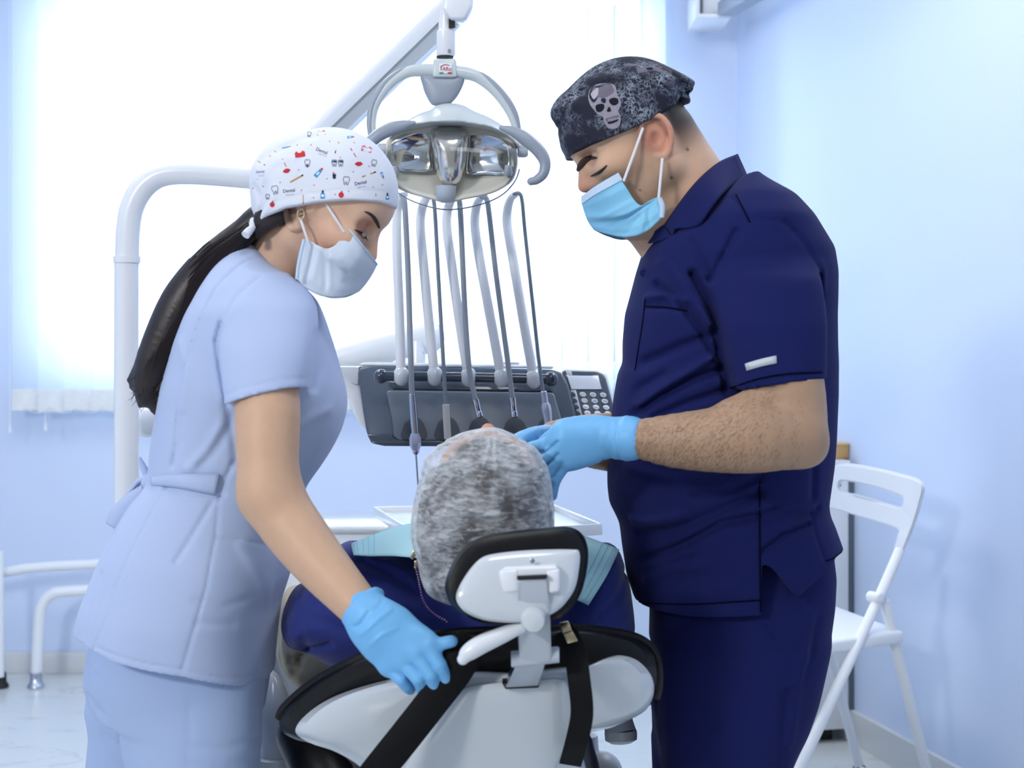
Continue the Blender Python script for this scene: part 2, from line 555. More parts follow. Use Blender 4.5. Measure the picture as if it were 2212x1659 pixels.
M['white_gloss'] = pbr('white_gloss_plastic', rgb(208, 215, 221), .14, coat=.6)
M['white_matt'] = pbr('white_plastic', rgb(233, 237, 243), .42)
M['pearl'] = pbr('pearl_grey_plastic', rgb(203, 212, 216), .3, coat=.2)
M['grey_plastic'] = pbr('grey_plastic', rgb(152, 162, 176), .38)
M['mid_grey'] = pbr('light_grey_plastic', rgb(190, 198, 208), .34)
M['dark_plastic'] = pbr('anthracite_plastic', rgb(66, 78, 96), .34, bump=.06, bscale=900)
M['dark_gloss'] = pbr('anthracite_gloss', rgb(52, 62, 78), .14, coat=.4)
M['panel_grey'] = pbr('slate_plastic', rgb(92, 104, 118), .38, bump=.06, bscale=900)
M['pocket'] = pbr('dark_pocket_rubber', rgb(44, 52, 64), .5)
M['leather'] = pbr('black_leatherette', rgb(11, 12, 15), .36, spec=.28, bump=.12, bscale=700)
M['blue_leather'] = pbr('charcoal_leatherette', rgb(34, 38, 48), .38, bump=.12, bscale=700)
M['strap'] = pbr('black_webbing', rgb(8, 9, 12), .65, spec=.2, bump=.2, bscale=900)
M['black'] = pbr('black_rubber', rgb(14, 15, 18), .6)
M['chrome'] = pbr('chrome', rgb(205, 208, 214), .12, metal=1)
M['steel'] = pbr('brushed_steel', rgb(184, 190, 198), .26, metal=1)
M['gold'] = pbr('pale_gold_metal', rgb(214, 196, 160), .25, metal=1)
M['lilac'] = pbr('anodised_lilac', rgb(190, 197, 216), .28, metal=.4)
M['hose'] = pbr('grey_hose', rgb(150, 158, 168), .5)
M['hose_dark'] = pbr('dark_grey_hose', rgb(122, 134, 146), .5)
M['grip'] = pbr('pale_grip', rgb(196, 198, 196), .5)
M['skirting'] = pbr('baseboard_tile', rgb(212, 215, 217), .3, noise=.03, nscale=6)
M['red'] = pbr('red_print', rgb(196, 44, 48), .6)
M['green'] = pbr('green_print', rgb(40, 140, 90), .6)
M['lcd'] = pbr('lcd_glass', rgb(214, 222, 236), .2)
M['button'] = pbr('key_white', rgb(226, 232, 242), .4)
M['symbol'] = pbr('key_symbol_print', rgb(140, 146, 160), .6)
M['ceiling'] = pbr('ceiling_paint', rgb(240, 243, 248), .7)
# ------------------------------------------------------------------ setting
def struct(o):
    o['kind'] = 'structure'; return o
YB = 5.32                                        # window wall
def quadbox(name, pts, vec, mat):
    mb = MB(); v, f = slab(pts, vec); mb.add(v, f)
    return struct(mb.build(name, mat))
WC = (PV(1583, 1446, 5.38).x)                    # corner x
def wr(y):                                       # x of the right wall at depth y
    a, b = PV(1583, 1446, 5.36), PV(1840, 1599, 740 and F * CH / 859)
    return a.x + (b.x - a.x) * (y - a.y) / (b.y - a.y)
# marble floor
fm = bpy.data.materials.new('white_marble_floor'); fm.use_nodes = True
nt = fm.node_tree; N = nt.nodes; Lk = nt.links; b = N['Principled BSDF']
tc = N.new('ShaderNodeTexCoord')
n1 = N.new('ShaderNodeTexNoise'); n1.inputs['Scale'].default_value = 1.6; n1.inputs['Detail'].default_value = 8; n1.inputs['Distortion'].default_value = 1.4
mpp = N.new('ShaderNodeMapping'); mpp.inputs['Scale'].default_value = (1.0, 2.2, 1); mpp.inputs['Rotation'].default_value = (0, 0, .5)
Lk.new(tc.outputs['Object'], mpp.inputs[0]); Lk.new(mpp.outputs[0], n1.inputs['Vector'])
sb = N.new('ShaderNodeMath'); sb.operation = 'SUBTRACT'; sb.inputs[1].default_value = .5; Lk.new(n1.outputs['Fac'], sb.inputs[0])
ab = N.new('ShaderNodeMath'); ab.operation = 'ABSOLUTE'; Lk.new(sb.outputs[0], ab.inputs[0])
cr = N.new('ShaderNodeValToRGB'); cr.color_ramp.elements[0].position = 0; cr.color_ramp.elements[0].color = rgb(192, 198, 200)
cr.color_ramp.elements[1].position = .012; cr.color_ramp.elements[1].color = rgb(210, 216, 217)
Lk.new(ab.outputs[0], cr.inputs[0]); Lk.new(cr.outputs[0], b.inputs['Base Color']); b.inputs['Roughness'].default_value = .22
quadbox('floor', [(-3.2, -2.5, 0), (3.4, -2.5, 0), (3.4, 5.9, 0), (-3.2, 5.9, 0)], (0, 0, -.1), fm)
quadbox('ceiling', [(-3.2, -2.5, 2.7), (3.4, -2.5, 2.7), (3.4, 5.9, 2.7), (-3.2, 5.9, 2.7)], (0, 0, .1), M['ceiling'])
# window wall with its opening
WX0, WX1, WZ0, WZ1 = PV(84, 0, YB).x, PV(1424, 0, YB).x, 1.02, 2.42
mb = MB()
ZC = 2.7
for x0, x1, z0, z1 in ((-3.2, WX0, 0, ZC), (WX1, WC + .05, 0, ZC), (WX0, WX1, 0, WZ0), (WX0, WX1, WZ1, ZC)):
    mb.add(*rbox(((x0 + x1) / 2, YB + .1, (z0 + z1) / 2), (x1 - x0, .2, z1 - z0)))
struct(mb.build('wall_back', M['wall']))
quadbox('wall_right', [(wr(YB + .2), YB + .2, 0), (wr(-2.4), -2.4, 0), (wr(-2.4), -2.4, 2.7), (wr(YB + .2), YB + .2, 2.7)], (.15, .04, 0), M['wall'])
quadbox('wall_left', [(-3.0, YB + .2, 0), (-3.0, -2.4, 0), (-3.0, -2.4, 2.7), (-3.0, YB + .2, 2.7)], (-.15, 0, 0), M['wall'])
mb = MB(); mb.add(*rbox(((-3.0 + WC) / 2, YB - .008, .037), (WC + 3.0 - .01, .016, .074), .003))
struct(mb.build('baseboard_back', M['skirting']))
mb = MB(); y0, y1 = YB - .02, -2.3
mb.add(*slab([(wr(y0), y0, 0), (wr(y1), y1, 0), (wr(y1), y1, .092), (wr(y0), y0, .092)], (-.014, -.003, 0)))
struct(mb.build('baseboard_right', M['skirting']))
# window: frame, mullion, glass pane
win = struct(empty('window_1', ((WX0 + WX1) / 2, YB + .12, WZ0)))
def wbar(c, s, nm='window_frame'):
    m_ = MB(); m_.add(*rbox(c, s, .006)); o = m_.build(nm, M['white_matt']); o.parent = win; o.matrix_parent_inverse = Matrix.Translation(-win.location); return o
xm = (WX0 + WX1) / 2
m_ = MB()
for c, s in (((WX0 + .03, YB + .12, (WZ0 + WZ1) / 2), (.06, .06, WZ1 - WZ0)), ((WX1 - .03, YB + .12, (WZ0 + WZ1) / 2), (.06, .06, WZ1 - WZ0)),
             ((xm, YB + .12, WZ0 + .03), (WX1 - WX0 - .12, .06, .06)), ((xm, YB + .12, WZ1 - .03), (WX1 - WX0 - .12, .06, .06)), ((xm, YB + .12, (WZ0 + WZ1) / 2), (.06, .05, WZ1 - WZ0 - .12))):
    m_.add(*rbox(c, s, .004))
o = m_.build('window_frame', M['white_matt']); o.parent = win; o.matrix_parent_inverse = Matrix.Translation(-win.location)
gl = bpy.data.materials.new('clear_glass'); gl.use_nodes = True
nt = gl.node_tree; nt.nodes.clear()
out = nt.nodes.new('ShaderNodeOutputMaterial'); mix = nt.nodes.new('ShaderNodeMixShader'); tr = nt.nodes.new('ShaderNodeBsdfTransparent'); gs = nt.nodes.new('ShaderNodeBsdfGlossy'); fr = nt.nodes.new('ShaderNodeFresnel')
fr.inputs[0].default_value = 1.35; gs.inputs['Roughness'].default_value = .03; tr.inputs[0].default_value = (.97, .98, 1, 1)
nt.links.new(fr.outputs[0], mix.inputs[0]); nt.links.new(tr.outputs[0], mix.inputs[1]); nt.links.new(gs.outputs[0], mix.inputs[2]); nt.links.new(mix.outputs[0], out.inputs[0])
M['glass'] = gl
for x0, x1 in ((WX0 + .06, xm - .03), (xm + .03, WX1 - .06)):
    m_ = MB(); m_.add(*rbox(((x0 + x1) / 2, YB + .12, (WZ0 + WZ1) / 2), (x1 - x0, .005, WZ1 - WZ0 - .12)))
    o = m_.build('pane', gl); o.parent = win; o.matrix_parent_inverse = Matrix.Translation(-win.location)
m_ = MB(); m_.add(*rbox((xm, YB + .02, WZ0 - .015), (WX1 - WX0 + .02, .10, .03), .006))
o = m_.build('window_sill', M['white_matt']); o.parent = win; o.matrix_parent_inverse = Matrix.Translation(-win.location)

# ------------------------------------------------------------------ vertical blind
bl = bpy.data.materials.new('translucent_blind_fabric'); bl.use_nodes = True
nt = bl.node_tree; nt.nodes.clear(); N = nt.nodes
out = N.new('ShaderNodeOutputMaterial'); mix = N.new('ShaderNodeMixShader'); df = N.new('ShaderNodeBsdfDiffuse'); tl = N.new('ShaderNodeBsdfTranslucent')
df.inputs[0].default_value = rgb(236, 242, 250); tl.inputs[0].default_value = rgb(232, 243, 254); mix.inputs[0].default_value = .62
nt.links.new(df.outputs[0], mix.inputs[1]); nt.links.new(tl.outputs[0], mix.inputs[2]); nt.links.new(mix.outputs[0], out.inputs[0])
M['blind'] = bl
M['hem'] = pbr('blind_hem_pocket', rgb(228, 232, 236), .7, noise=.06, nscale=60)
YS = YB - .10
blind = empty('vertical_blind', (PV(730, 0, YS).x, YS, 2.5))
tag(blind, 'white translucent vertical blind hanging over the bright window', 'blind')
def kid(o, par):
    o.parent = par; o.matrix_parent_inverse = Matrix.Translation(-par.location); return o
nsl = 25
xs = np.linspace(PV(55, 0, YS).x, PV(1411, 0, YS).x, nsl)
pitch = xs[1] - xs[0]
zb = PV(0, 886, YS).z
def slat_mesh(nm, z0, z1, w, bulge, t):
    """one vane: a shallow S curve across its width, turned a little edge-on"""
    ang = math.radians(14)
    V, Fc = [], []
    zz = np.linspace(z0, z1, 2)
    n = 9
    for z in zz:
        for side in (-1, 1):
            for i in range(n):
                a = (i / (n - 1) - .5) * w
                yy = bulge * math.cos(math.pi * (i / (n - 1) - .5)) * -1 + side * t / 2
                V.append((a * math.cos(ang) - yy * math.sin(ang), a * math.sin(ang) + yy * math.cos(ang), z))
    m2 = 2 * n
    def ring(k): return [k * m2 + i for i in range(n)] + [k * m2 + n + i for i in range(n - 1, -1, -1)]
    r0, r1 = ring(0), ring(1)
    for i in range(m2):
        j = (i + 1) % m2
        Fc.append((r0[i], r0[j], r1[j], r1[i]))
    Fc.append(tuple(r0[::-1])); Fc.append(tuple(r1))
    mb_ = MB(); mb_.add(V, Fc); o_ = mb_.build(nm, None, None, 50)
    return o_
sl0 = slat_mesh('slat', zb + .07, 2.5, .089, .004, .0006); sl0.data.materials.append(bl)
hm0 = slat_mesh('hem_pocket', zb, zb + .072, .089, .004, .005); hm0.data.materials.append(M['hem'])
for i, x in enumerate(xs):
    s_ = sl0 if i == 0 else sl0.copy(); h_ = hm0 if i == 0 else hm0.copy()
    if i: COL.objects.link(s_); COL.objects.link(h_)
    dz = (-.006 if i == 1 else 0) + rng.normal() * .002
    s_.location = (x, YS, dz); kid(s_, blind)
    h_.location = (0, 0, 0); h_.parent = s_
mb = MB(); mb.add(*rbox(((xs[0] + xs[-1]) / 2, YS, 2.525), (xs[-1] - xs[0] + .1, .05, .05), .006)); kid(mb.build('head_rail', M['white_matt']), blind)
for u, v0, v1 in ((21, 0, 932), (98, 890, 928)):
    mb = MB(); mb.add(*tube([P(u, v0, YS - .05), P(u, v1 - 10, YS - .05)], .0016, 6, 1)); mb.add(*tube([P(u, v1 - 14, YS - .05), P(u, v1 + 2, YS - .05)], [.003, .006], 8, 1))
    kid(mb.build('pull_cord', M['white_matt']), blind)
# bead chain linking the vanes at the bottom
mb = MB()
pts = []
for i in range(nsl - 1):
    for t in np.linspace(0, 1, 5)[:-1]:
        pts.append((xs[i] + t * pitch, YS - .012, zb + .012 - .022 * math.sin(math.pi * t)))
mb.add(*tube(pts, .0014, 5, 1)); kid(mb.build('spacer_chain', M['white_matt']), blind)

# ------------------------------------------------------------------ white box and rail high on the right
bx = empty('wall_box', PV(1540, 20, 5.05)); tag(bx, 'white box with a metal rail on the wall above the blue corner', 'bracket')
def kidb(mb_, nm, mat, par, sharp=40):
    return kid(mb_.build(nm, mat, None, sharp), par)
mb = MB(); mb.add(*slab([P(1518, -60, 5.05), P(1556, -60, 5.05), P(1556, 29, 5.05), P(1518, 29, 5.05)], (0, .22, 0), .003)); kidb(mb, 'housing', M['white_matt'], bx)
mb = MB(); mb.add(*slab([P(1503, 29, 5.0), P(1580, 29, 5.0), P(1580, 38, 5.0), P(1503, 38, 5.0)], (0, .24, 0), .002))
mb.add(*slab([P(1503, -60, 5.0), P(1512, -60, 5.0), P(1512, 30, 5.0), P(1503, 30, 5.0)], (0, .24, 0), .002)); kidb(mb, 'cover_frame', M['white'], bx)
mb = MB(); a, c = P(1568, 20, 5.0), np.array([wr(3.2) - .06, 3.2, P(1568, 20, 5.0)[2] + .02])
mb.add(*tube([a, c], 1, 8, 1, section=strapsec(.028, .016), up=(0, 0, 1))); kidb(mb, 'rail', M['grey_plastic'], bx)

# ------------------------------------------------------------------ cabinet behind the dentist, box and bottle on it
YCB = F * CH / (1604 - HZ)
cab = empty('cabinet', (PV(1833, 0, YCB).x, YCB, 0)); tag(cab, 'low white cabinet standing in the corner behind the folding chair', 'cabinet')
CW, xb = .30, PV(1833, 0, YCB).x
zt = PV(0, 1006, YCB).z
th = math.atan2(wr(YCB) - wr(YCB + .4), .4) + .01
RC = Matrix.Rotation(th, 3, 'Z')
def cl(x, y, z):               # cabinet frame: x to the left of the right front corner is negative
    q = RC @ Vector((x, y, 0)); return (xb + q.x, YCB + q.y, z)
mb = MB(); mb.add(*rbox(cl(-CW / 2 - .01, .20, (zt + .035) / 2), (CW - .03, .36, zt - .035), .002, RC)); kidb(mb, 'carcass', M['white_matt'], cab)
mb = MB(); mb.add(*rbox(cl(-CW / 2, .009, (zt + .03) / 2), (CW, .018, zt - .05), .002, RC)); kidb(mb, 'door', M['white'], cab)
mb = MB(); mb.add(*rbox(cl(-CW / 2, .19, zt + .008), (CW + .004, .40, .016), .003, RC)); kidb(mb, 'top_board', M['white'], cab)
mb = MB(); mb.add(*rbox(cl(.014, .03, (zt + .06) / 2), (.026, .05, zt - .08), .002, RC)); kidb(mb, 'dark_strip', M['panel_grey'], cab)  # narrow dark grey strip along the right front edge
for dx in (.05, CW - .05):
    mb = MB(); mb.add(*rbox(cl(-dx, .06, .016), (.04, .04, .034), .004, RC)); kidb(mb, 'foot', M['black'], cab)
card = pbr('brown_card', rgb(196, 158, 106), .6, noise=.12, nscale=30)
z0 = zt + .0165
bo = empty('card_box', cl(-.012, .07, z0)); tag(bo, 'small brown card box on top of the white cabinet', 'box')
mb = MB(); mb.add(*rbox(cl(-.020, .07, z0 + .02), (.075, .07, .04), .002, RC)); kidb(mb, 'carton', card, bo)
mb = MB(); mb.add(*rbox(cl(-.020, .07, z0 + .043), (.078, .074, .008), .002, RC)); kidb(mb, 'lid', pbr('card_lid', rgb(214, 182, 132), .6), bo)
q = Vector(cl(-.042, .06, z0 + .0475))
vi = empty('glass_vial', q); tag(vi, 'tiny clear glass vial with white cap on the brown card box', 'vial')
mb = MB(); mb.add(*lathe([(.009, 0), (.010, .002), (.010, .014), (.005, .018)], q, (0, 0, 1), 16)); kidb(mb, 'body', M['glass'], vi)
mb = MB(); mb.add(*lathe([(.006, .018), (.006, .025), (.004, .026)], q, (0, 0, 1), 16)); kidb(mb, 'cap', M['white_matt'], vi)

# ------------------------------------------------------------------ folding chair
fc = empty('folding_chair', PV(1850, 1900, 3.75)); fc.location.z = 0
tag(fc, 'white metal folding chair with slotted backrest by the right wall', 'chair')
YR, YL = 3.62, 4.02            # depth of near (right) and far (left) edges of the backrest
def PY(u, v):                  # backrest plane: depth from column
    return YR + (1975 - u) / (1975 - 1775) * .40
out_ = [(1776, 1090), (1782, 1040), (1796, 1010), (1825, 1002), (1880, 1010), (1940, 1024), (1980, 1036), (1992, 1052), (1988, 1080), (1970, 1140), (1944, 1200), (1930, 1196),
        (1938, 1160), (1940, 1146), (1920, 1136), (1860, 1118), (1800, 1100), (1782, 1098)]
hole = [(1814, 1041), (1830, 1040), (1880, 1050), (1930, 1066), (1950, 1076), (1949, 1090), (1940, 1096), (1920, 1090), (1870, 1076), (1825, 1064), (1812, 1055)]
def plate_with_hole(outl, hol, Yf, t):
    bm = bmesh.new()
    o_, h_ = smooth_loop(outl, 4), smooth_loop(hol, 4)
    A = [bm.verts.new(PV(p[0], p[1], Yf(*p))) for p in o_]; B = [bm.verts.new(PV(p[0], p[1], Yf(*p))) for p in h_]
    ea = [bm.edges.new((A[i], A[(i + 1) % len(A)])) for i in range(len(A))]; eb = [bm.edges.new((B[i], B[(i + 1) % len(B)])) for i in range(len(B))]
    bmesh.ops.triangle_fill(bm, edges=ea + eb, use_beauty=True)
    r = bmesh.ops.extrude_face_region(bm, geom=bm.faces[:])
    bmesh.ops.translate(bm, vec=Vector(t), verts=[e for e in r['geom'] if isinstance(e, bmesh.types.BMVert)])
    bmesh.ops.recalc_face_normals(bm, faces=bm.faces)
    bmesh.ops.bevel(bm, geom=[e for e in bm.edges if len(e.link_faces) == 2 and e.calc_face_angle(0) > .9], offset=.004, segments=2, affect='EDGES')
    return bmlist(bm)
mb = MB(); mb.add(*plate_with_hole(out_, hole, PY, (.012, .022, 0))); kidb(mb, 'backrest', M['white_matt'], fc)
# seat plane at z = .487 : corners from pixels
ZS = .475
def onz(u, v, z):
    Y = (CH - z) * F / (v - HZ); return np.array([(u - CX) * Y / F, Y, z])
A_, B_ = onz(1958, 1362, ZS), onz(1745, 1284, ZS)
fwd = onz(1776, 1399, ZS) - onz(1952, 1374, ZS); fwd = fwd / np.linalg.norm(fwd) * .38
mb = MB(); sc_ = [A_ + (fwd * .02), A_ + fwd, B_ + fwd, B_ + fwd * .02]
mb.add(*slab(sc_, (0, 0, -.03), .008, 3)); kidb(mb, 'seat', M['white_matt'], fc)
def leg(pts, nm='leg', r=.0125):
    mb_ = MB(); mb_.add(*tube(pts, r, 12, 6)); return kidb(mb_, nm, M['white_matt'], fc)
w_ = B_ - A_; w_ = w_ / np.linalg.norm(w_)
def ground(p): q = np.array(p, float); q[2] = .0125; return q
# near front leg: from backrest down to the front foot; near rear leg from the hinge back to the floor
n0, n1 = P(1944, 1188, 3.61), P(1890, 1310, 3.55)
n2 = P(1728, 1659, 3.36); nf = n2 + (n2 - n1) / (n1[2] - n2[2]) * (n2[2] - .012)
leg([n0, n1, n2, nf]); 
h0, h1, h2 = P(1893, 1292, 3.575), P(1918, 1330, 3.585), P(1998, 1650, 3.66)
hf = h2 + (h2 - h1) / (h1[2] - h2[2]) * (h2[2] - .012)
leg([h0, P(1908, 1302, 3.58), h1, h2, hf])
off = w_ * .40
leg([n0 + off, n1 + off, n2 + off, nf + off]); leg([h0 + off, h1 + off, h2 + off, hf + off])
leg([nf, nf + off * .1 + (0, 0, .0), nf + off * .9, nf + off], 'stretcher', .011); leg([hf, hf + off], 'stretcher', .011)
for p in (nf, hf, nf + off, hf + off):
    mb = MB(); mb.add(*lathe([(.014, -.012), (.015, -.010), (.015, .012), (.013, .014)], p, w_, 12)); kidb(mb, 'foot_cap', M['black'], fc)
for p in (P(1890, 1290, 3.555), P(1890, 1290, 3.555) + off):
    mb = MB(); mb.add(*lathe([(.011, -.018), (.013, -.015), (.013, .015), (.010, .018)], p, (.6, -.8, 0), 14)); kidb(mb, 'hinge', M['white_matt'], fc)

# ------------------------------------------------------------------ white tubular stand at the left
ts = empty('tubular_stand', onz(150, 1476, 0)); tag(ts, 'white tubular metal stand with curved rails by the baseboard at left', 'stand')
YT = 5.12
def tleg(pts, nm, r=.0195):
    mb_ = MB(); mb_.add(*tube(pts, r, 14, 7)); return kidb(mb_, nm, M['white_matt'], ts)
tleg([P(-60, 1246, YT), P(0, 1238, YT), P(60, 1228, YT), P(140, 1222, YT), P(320, 1214, YT)], 'top_rail', .0165)
tleg([P(78, 1462, YT - .02), P(84, 1340, YT - .02), P(92, 1305, YT - .02), P(112, 1284, YT - .02), P(140, 1278, YT - .02), P(300, 1270, YT - .02)], 'leg', .018)
tleg([P(1, 1462, YT - .05), P(0, 1330, YT - .05), P(-1, 1190, YT - .05)], 'leg', .012)
for u in (78, 1):
    mb = MB(); q = onz(u, 1475, 0); q[1] = YT - .03; q[0] = P(u, 0, YT - .03)[0]
    mb.add(*lathe([(.026, 0), (.028, .004), (.026, .012), (.020, .02), (.019, .05)], q, (0, 0, 1), 18)); kidb(mb, 'foot', M['black'] if u == 1 else M['steel'], ts)
# ------------------------------------------------------------------ dental chair
def kp(mb_, nm, mat, par, sharp=40):            # child built in world space
    return kid(mb_.build(nm, mat, None, sharp), par)
chair = empty('dental_chair', (0.02, 2.35, 0))
tag(chair, 'reclined dental chair with white backrest shell and black cushions under the patient', 'dental chair')
SY = lambda u, v: 1.965 + max(0, (v - 1430)) * .00030 + ((u - 1030) / 400) ** 2 * .03
shell_o = [(638, 1580), (660, 1545), (715, 1508), (800, 1478), (900, 1458), (1010, 1449), (1120, 1452), (1200, 1442), (1270, 1436), (1325, 1416), (1372, 1424), (1404, 1455),
           (1413, 1490), (1402, 1525), (1378, 1546), (1325, 1570), (1258, 1604), (1246, 1760), (860, 1760), (790, 1668), (730, 1627), (668, 1604)]
mb = MB(); mb.add(*pillow(shell_o, SY, .045, .008, (1030, 1560), 12, 5, 3.0)); kp(mb, 'backrest_shell', M['white_gloss'], chair)
bulge_o = [(1004, 1482), (1080, 1470), (1160, 1466), (1214, 1463), (1232, 1480), (1242, 1530), (1246, 1575), (1238, 1612), (1205, 1665), (1180, 1800), (850, 1800), (872, 1650), (925, 1575), (975, 1508)]
mb = MB(); mb.add(*pillow(bulge_o, lambda u, v: SY(u, v) - .030, .036, .05, (1080, 1580), 12, 4, 4.5)); kp(mb, 'spine_cover', M['white_gloss'], chair)
cush_o = [(603, 1550), (622, 1520), (680, 1472), (760, 1428), (850, 1392), (950, 1370), (1060, 1362), (1150, 1366), (1230, 1356), (1340, 1368), (1392, 1386), (1418, 1420),
          (1424, 1470), (1414, 1512), (1380, 1538), (1300, 1562), (1240, 1590), (1225, 1780), (820, 1780), (760, 1650), (690, 1612), (640, 1598), (610, 1580)]
mb = MB(); mb.add(*pillow(cush_o, lambda u, v: SY(u, v) + .035, .034, .060, (1030, 1560), 12, 5, 5, 5)); kp(mb, 'backrest_cushion', M['leather'], chair)
# piping along the cushion rim
cl_ = smooth_loop(cush_o, 6); mb = MB(); mb.add(*tube([P(u, v, SY(u, v) + .036) for u, v in cl_[:78]], .006, 8, 1)); kp(mb, 'piping', M['leather'], chair)
# headrest
HY = lambda u, v: 1.865 - (v - 1245) * .00016 + (u - 1120) * .00008
hc_o = [(966, 1290), (961, 1262), (974, 1222), (1000, 1184), (1040, 1160), (1100, 1148), (1180, 1140), (1228, 1138), (1257, 1153), (1270, 1185), (1268, 1230), (1254, 1284), (1226, 1322), (1190, 1342), (1120, 1351), (1050, 1348), (1000, 1328), (976, 1308)]
mb = MB(); mb.add(*pillow(hc_o, HY, .020, .046, (1120, 1250), 10, 5, 6, 3)); kp(mb, 'headrest_cushion', M['leather'], chair)
hs_o = [(985, 1292), (1000, 1250), (1035, 1207), (1075, 1194), (1150, 1187), (1235, 1186), (1252, 1195), (1250, 1235), (1240, 1275), (1215, 1310), (1185, 1330), (1140, 1344), (1060, 1342), (1008, 1324)]
mb = MB(); mb.add(*pillow(hs_o, lambda u, v: HY(u, v) - .018, .014, .01, (1120, 1262), 10, 5, 3)); kp(mb, 'headrest_shell', M['white_gloss'], chair)
mb = MB()
for u0, u1 in ((1076, 1122), (1176, 1210)):
    mb.add(*slab([P(u0, 1232, 1.828), P(u1, 1228, 1.828), P(u1, 1280, 1.824), P(u0 + 8, 1284, 1.824)], (0, .03, 0), .005, 3))
mb.add(*slab([P(1085, 1226, 1.830), P(1205, 1222, 1.830), P(1205, 1252, 1.828), P(1085, 1254, 1.828)], (0, .03, 0), .004, 3))
kp(mb, 'headrest_bracket', M['white'], chair)
mb = MB(); mb.add(*slab([P(1117, 1252, 1.818), P(1182, 1250, 1.818), P(1188, 1330, 1.828), P(1192, 1432, 1.862), P(1122, 1434, 1.862), P(1118, 1340, 1.828)], (0, .030, 0), .004, 3)); kp(mb, 'headrest_arm', M['mid_grey'], chair)
mb = MB(); mb.add(*slab([P(1117, 1246, 1.8165), P(1182, 1243, 1.8165), P(1182, 1249, 1.8165), P(1117, 1252, 1.8165)], (0, .01, 0))); kp(mb, 'gap_line', M['black'], chair)
mb = MB(); mb.add(*lathe([(.004, -.016), (.0125, -.013), (.0152, -.007), (.0156, .0), (.0156, .008)], P(1152, 1338, 1.825), (0, 1, 0), 28)); kp(mb, 'knob', M['white_gloss'], chair)
mb = MB(); mb.add(*lathe([(.0032, .0), (.0012, -.0008)], P(1150, 1212, 1.8335), (0, 1, 0), 12)); kp(mb, 'screw', M['steel'], chair)
mb = MB(); mb.add(*tube([P(1104, 1424, 1.868), P(1106, 1424, 1.868), P(1206, 1414, 1.872), P(1208, 1414, 1.872)], [.0085, .0100, .0100, .0085], 20, 1)); kp(mb, 'hinge_barrel', M['mid_grey'], chair)
mb = MB(); mb.add(*tube([P(1130, 1352, 1.84), P(1085, 1372, 1.835), P(1040, 1392, 1.83), P(1012, 1410, 1.828), P(1000, 1424, 1.828)], [.0075, .010, .0115, .0105, .007], 14, 6, True, None, (0, 1, 0), True)); kp(mb, 'release_lever', M['white'], chair)
mb = MB(); mb.add(*slab([P(1112, 1440, 1.882), P(1178, 1434, 1.882), P(1164, 1482, 1.905), P(1092, 1486, 1.905)], (0, .05, 0), .002)); kp(mb, 'mounting_plate', M['steel'], chair)
mb = MB(); mb.add(*slab([P(1084, 1476, 1.917), P(1166, 1472, 1.917), P(1164, 1486, 1.914), P(1092, 1489, 1.914)], (0, .03, 0), .001)); kp(mb, 'mounting_slot', M['black'], chair)
# straps
mb = MB(); mb.add(*tube([P(1022, 1380, 1.93), P(1008, 1408, 1.915), P(985, 1450, 1.905), P(935, 1515, 1.900), P(880, 1585, 1.900), P(820, 1660, 1.905), P(770, 1725, 1.93)], 1, 8, 8, section=strapsec(.0205, .0018), up=(0, -1, 0.0))); kp(mb, 'strap', M['strap'], chair)
mb = MB(); mb.add(*tube([P(1218, 1362, 1.935), P(1240, 1400, 1.918), P(1251, 1470, 1.900), P(1257, 1540, 1.902), P(1246, 1600, 1.915), P(1232, 1650, 1.955)], 1, 8, 8, section=strapsec(.0142, .0018), up=(0, -1, 0))); kp(mb, 'strap', M['strap'], chair)
mb = MB(); mb.add(*slab([P(1208, 1346, 1.918), P(1228, 1342, 1.918), P(1236, 1362, 1.914), P(1215, 1368, 1.914)], (0, .006, 0), .001)); mb.add(*slab([P(1216, 1369, 1.912), P(1237, 1363, 1.912), P(1249, 1385, 1.910), P(1226, 1391, 1.910)], (0, .006, 0), .001)); kp(mb, 'strap_buckle', M['gold'], chair)
# seat, bolsters, base
mb = MB(); mb.add(*rbox((-.115, 2.84, .50), (.42, 1.05, .10), .035, None, 4)); kp(mb, 'seat_cushion', M['blue_leather'], chair)
mb = MB(); mb.add(*tube([P(600, 1408, 2.86), P(612, 1450, 2.80), P(634, 1530, 2.66), P(668, 1640, 2.52), P(720, 1745, 2.42)], [.03, .036, .04, .045, .045], 16, 8, True, None, None, True)); kp(mb, 'seat_bolster', M['blue_leather'], chair)
mb = MB(); mb.add(*tube([P(660, 1590, 2.33), P(700, 1655, 2.28), P(745, 1745, 2.24)], [.045, .05, .05], 16, 8, True, None, None, True)); kp(mb, 'seat_bolster', M['leather'], chair)
mb = MB(); mb.add(*tube([P(1236, 1612, 2.16), P(1238, 1680, 2.18), P(1230, 1790, 2.22)], [.03, .04, .05], 16, 8, True, None, None, True)); kp(mb, 'seat_bolster', M['blue_leather'], chair)
mb = MB(); mb.add(*rbox((-.10, 2.78, .30), (.30, .50, .30), .06, None, 4)); mb.add(*rbox((-.10, 2.78, .06), (.40, .75, .12), .05, None, 4)); kp(mb, 'pedestal', M['white_gloss'], chair)
mb = MB(); mb.add(*tube([P(574, 1448, 2.46), P(582, 1474, 2.455), P(592, 1540, 2.44), P(598, 1600, 2.43), P(594, 1640, 2.42)], [.008, .020, .030, .031, .028], 20, 8, True, None, None, True)); kp(mb, 'armrest', M['white_gloss'], chair)
mb = MB(); mb.add(*lathe([(.026, .0), (.032, -.004), (.031, -.018), (.022, -.024)], P(592, 1634, 2.42), (0.02, .1, 1), 24)); kp(mb, 'armrest_cap', M['pearl'], chair)
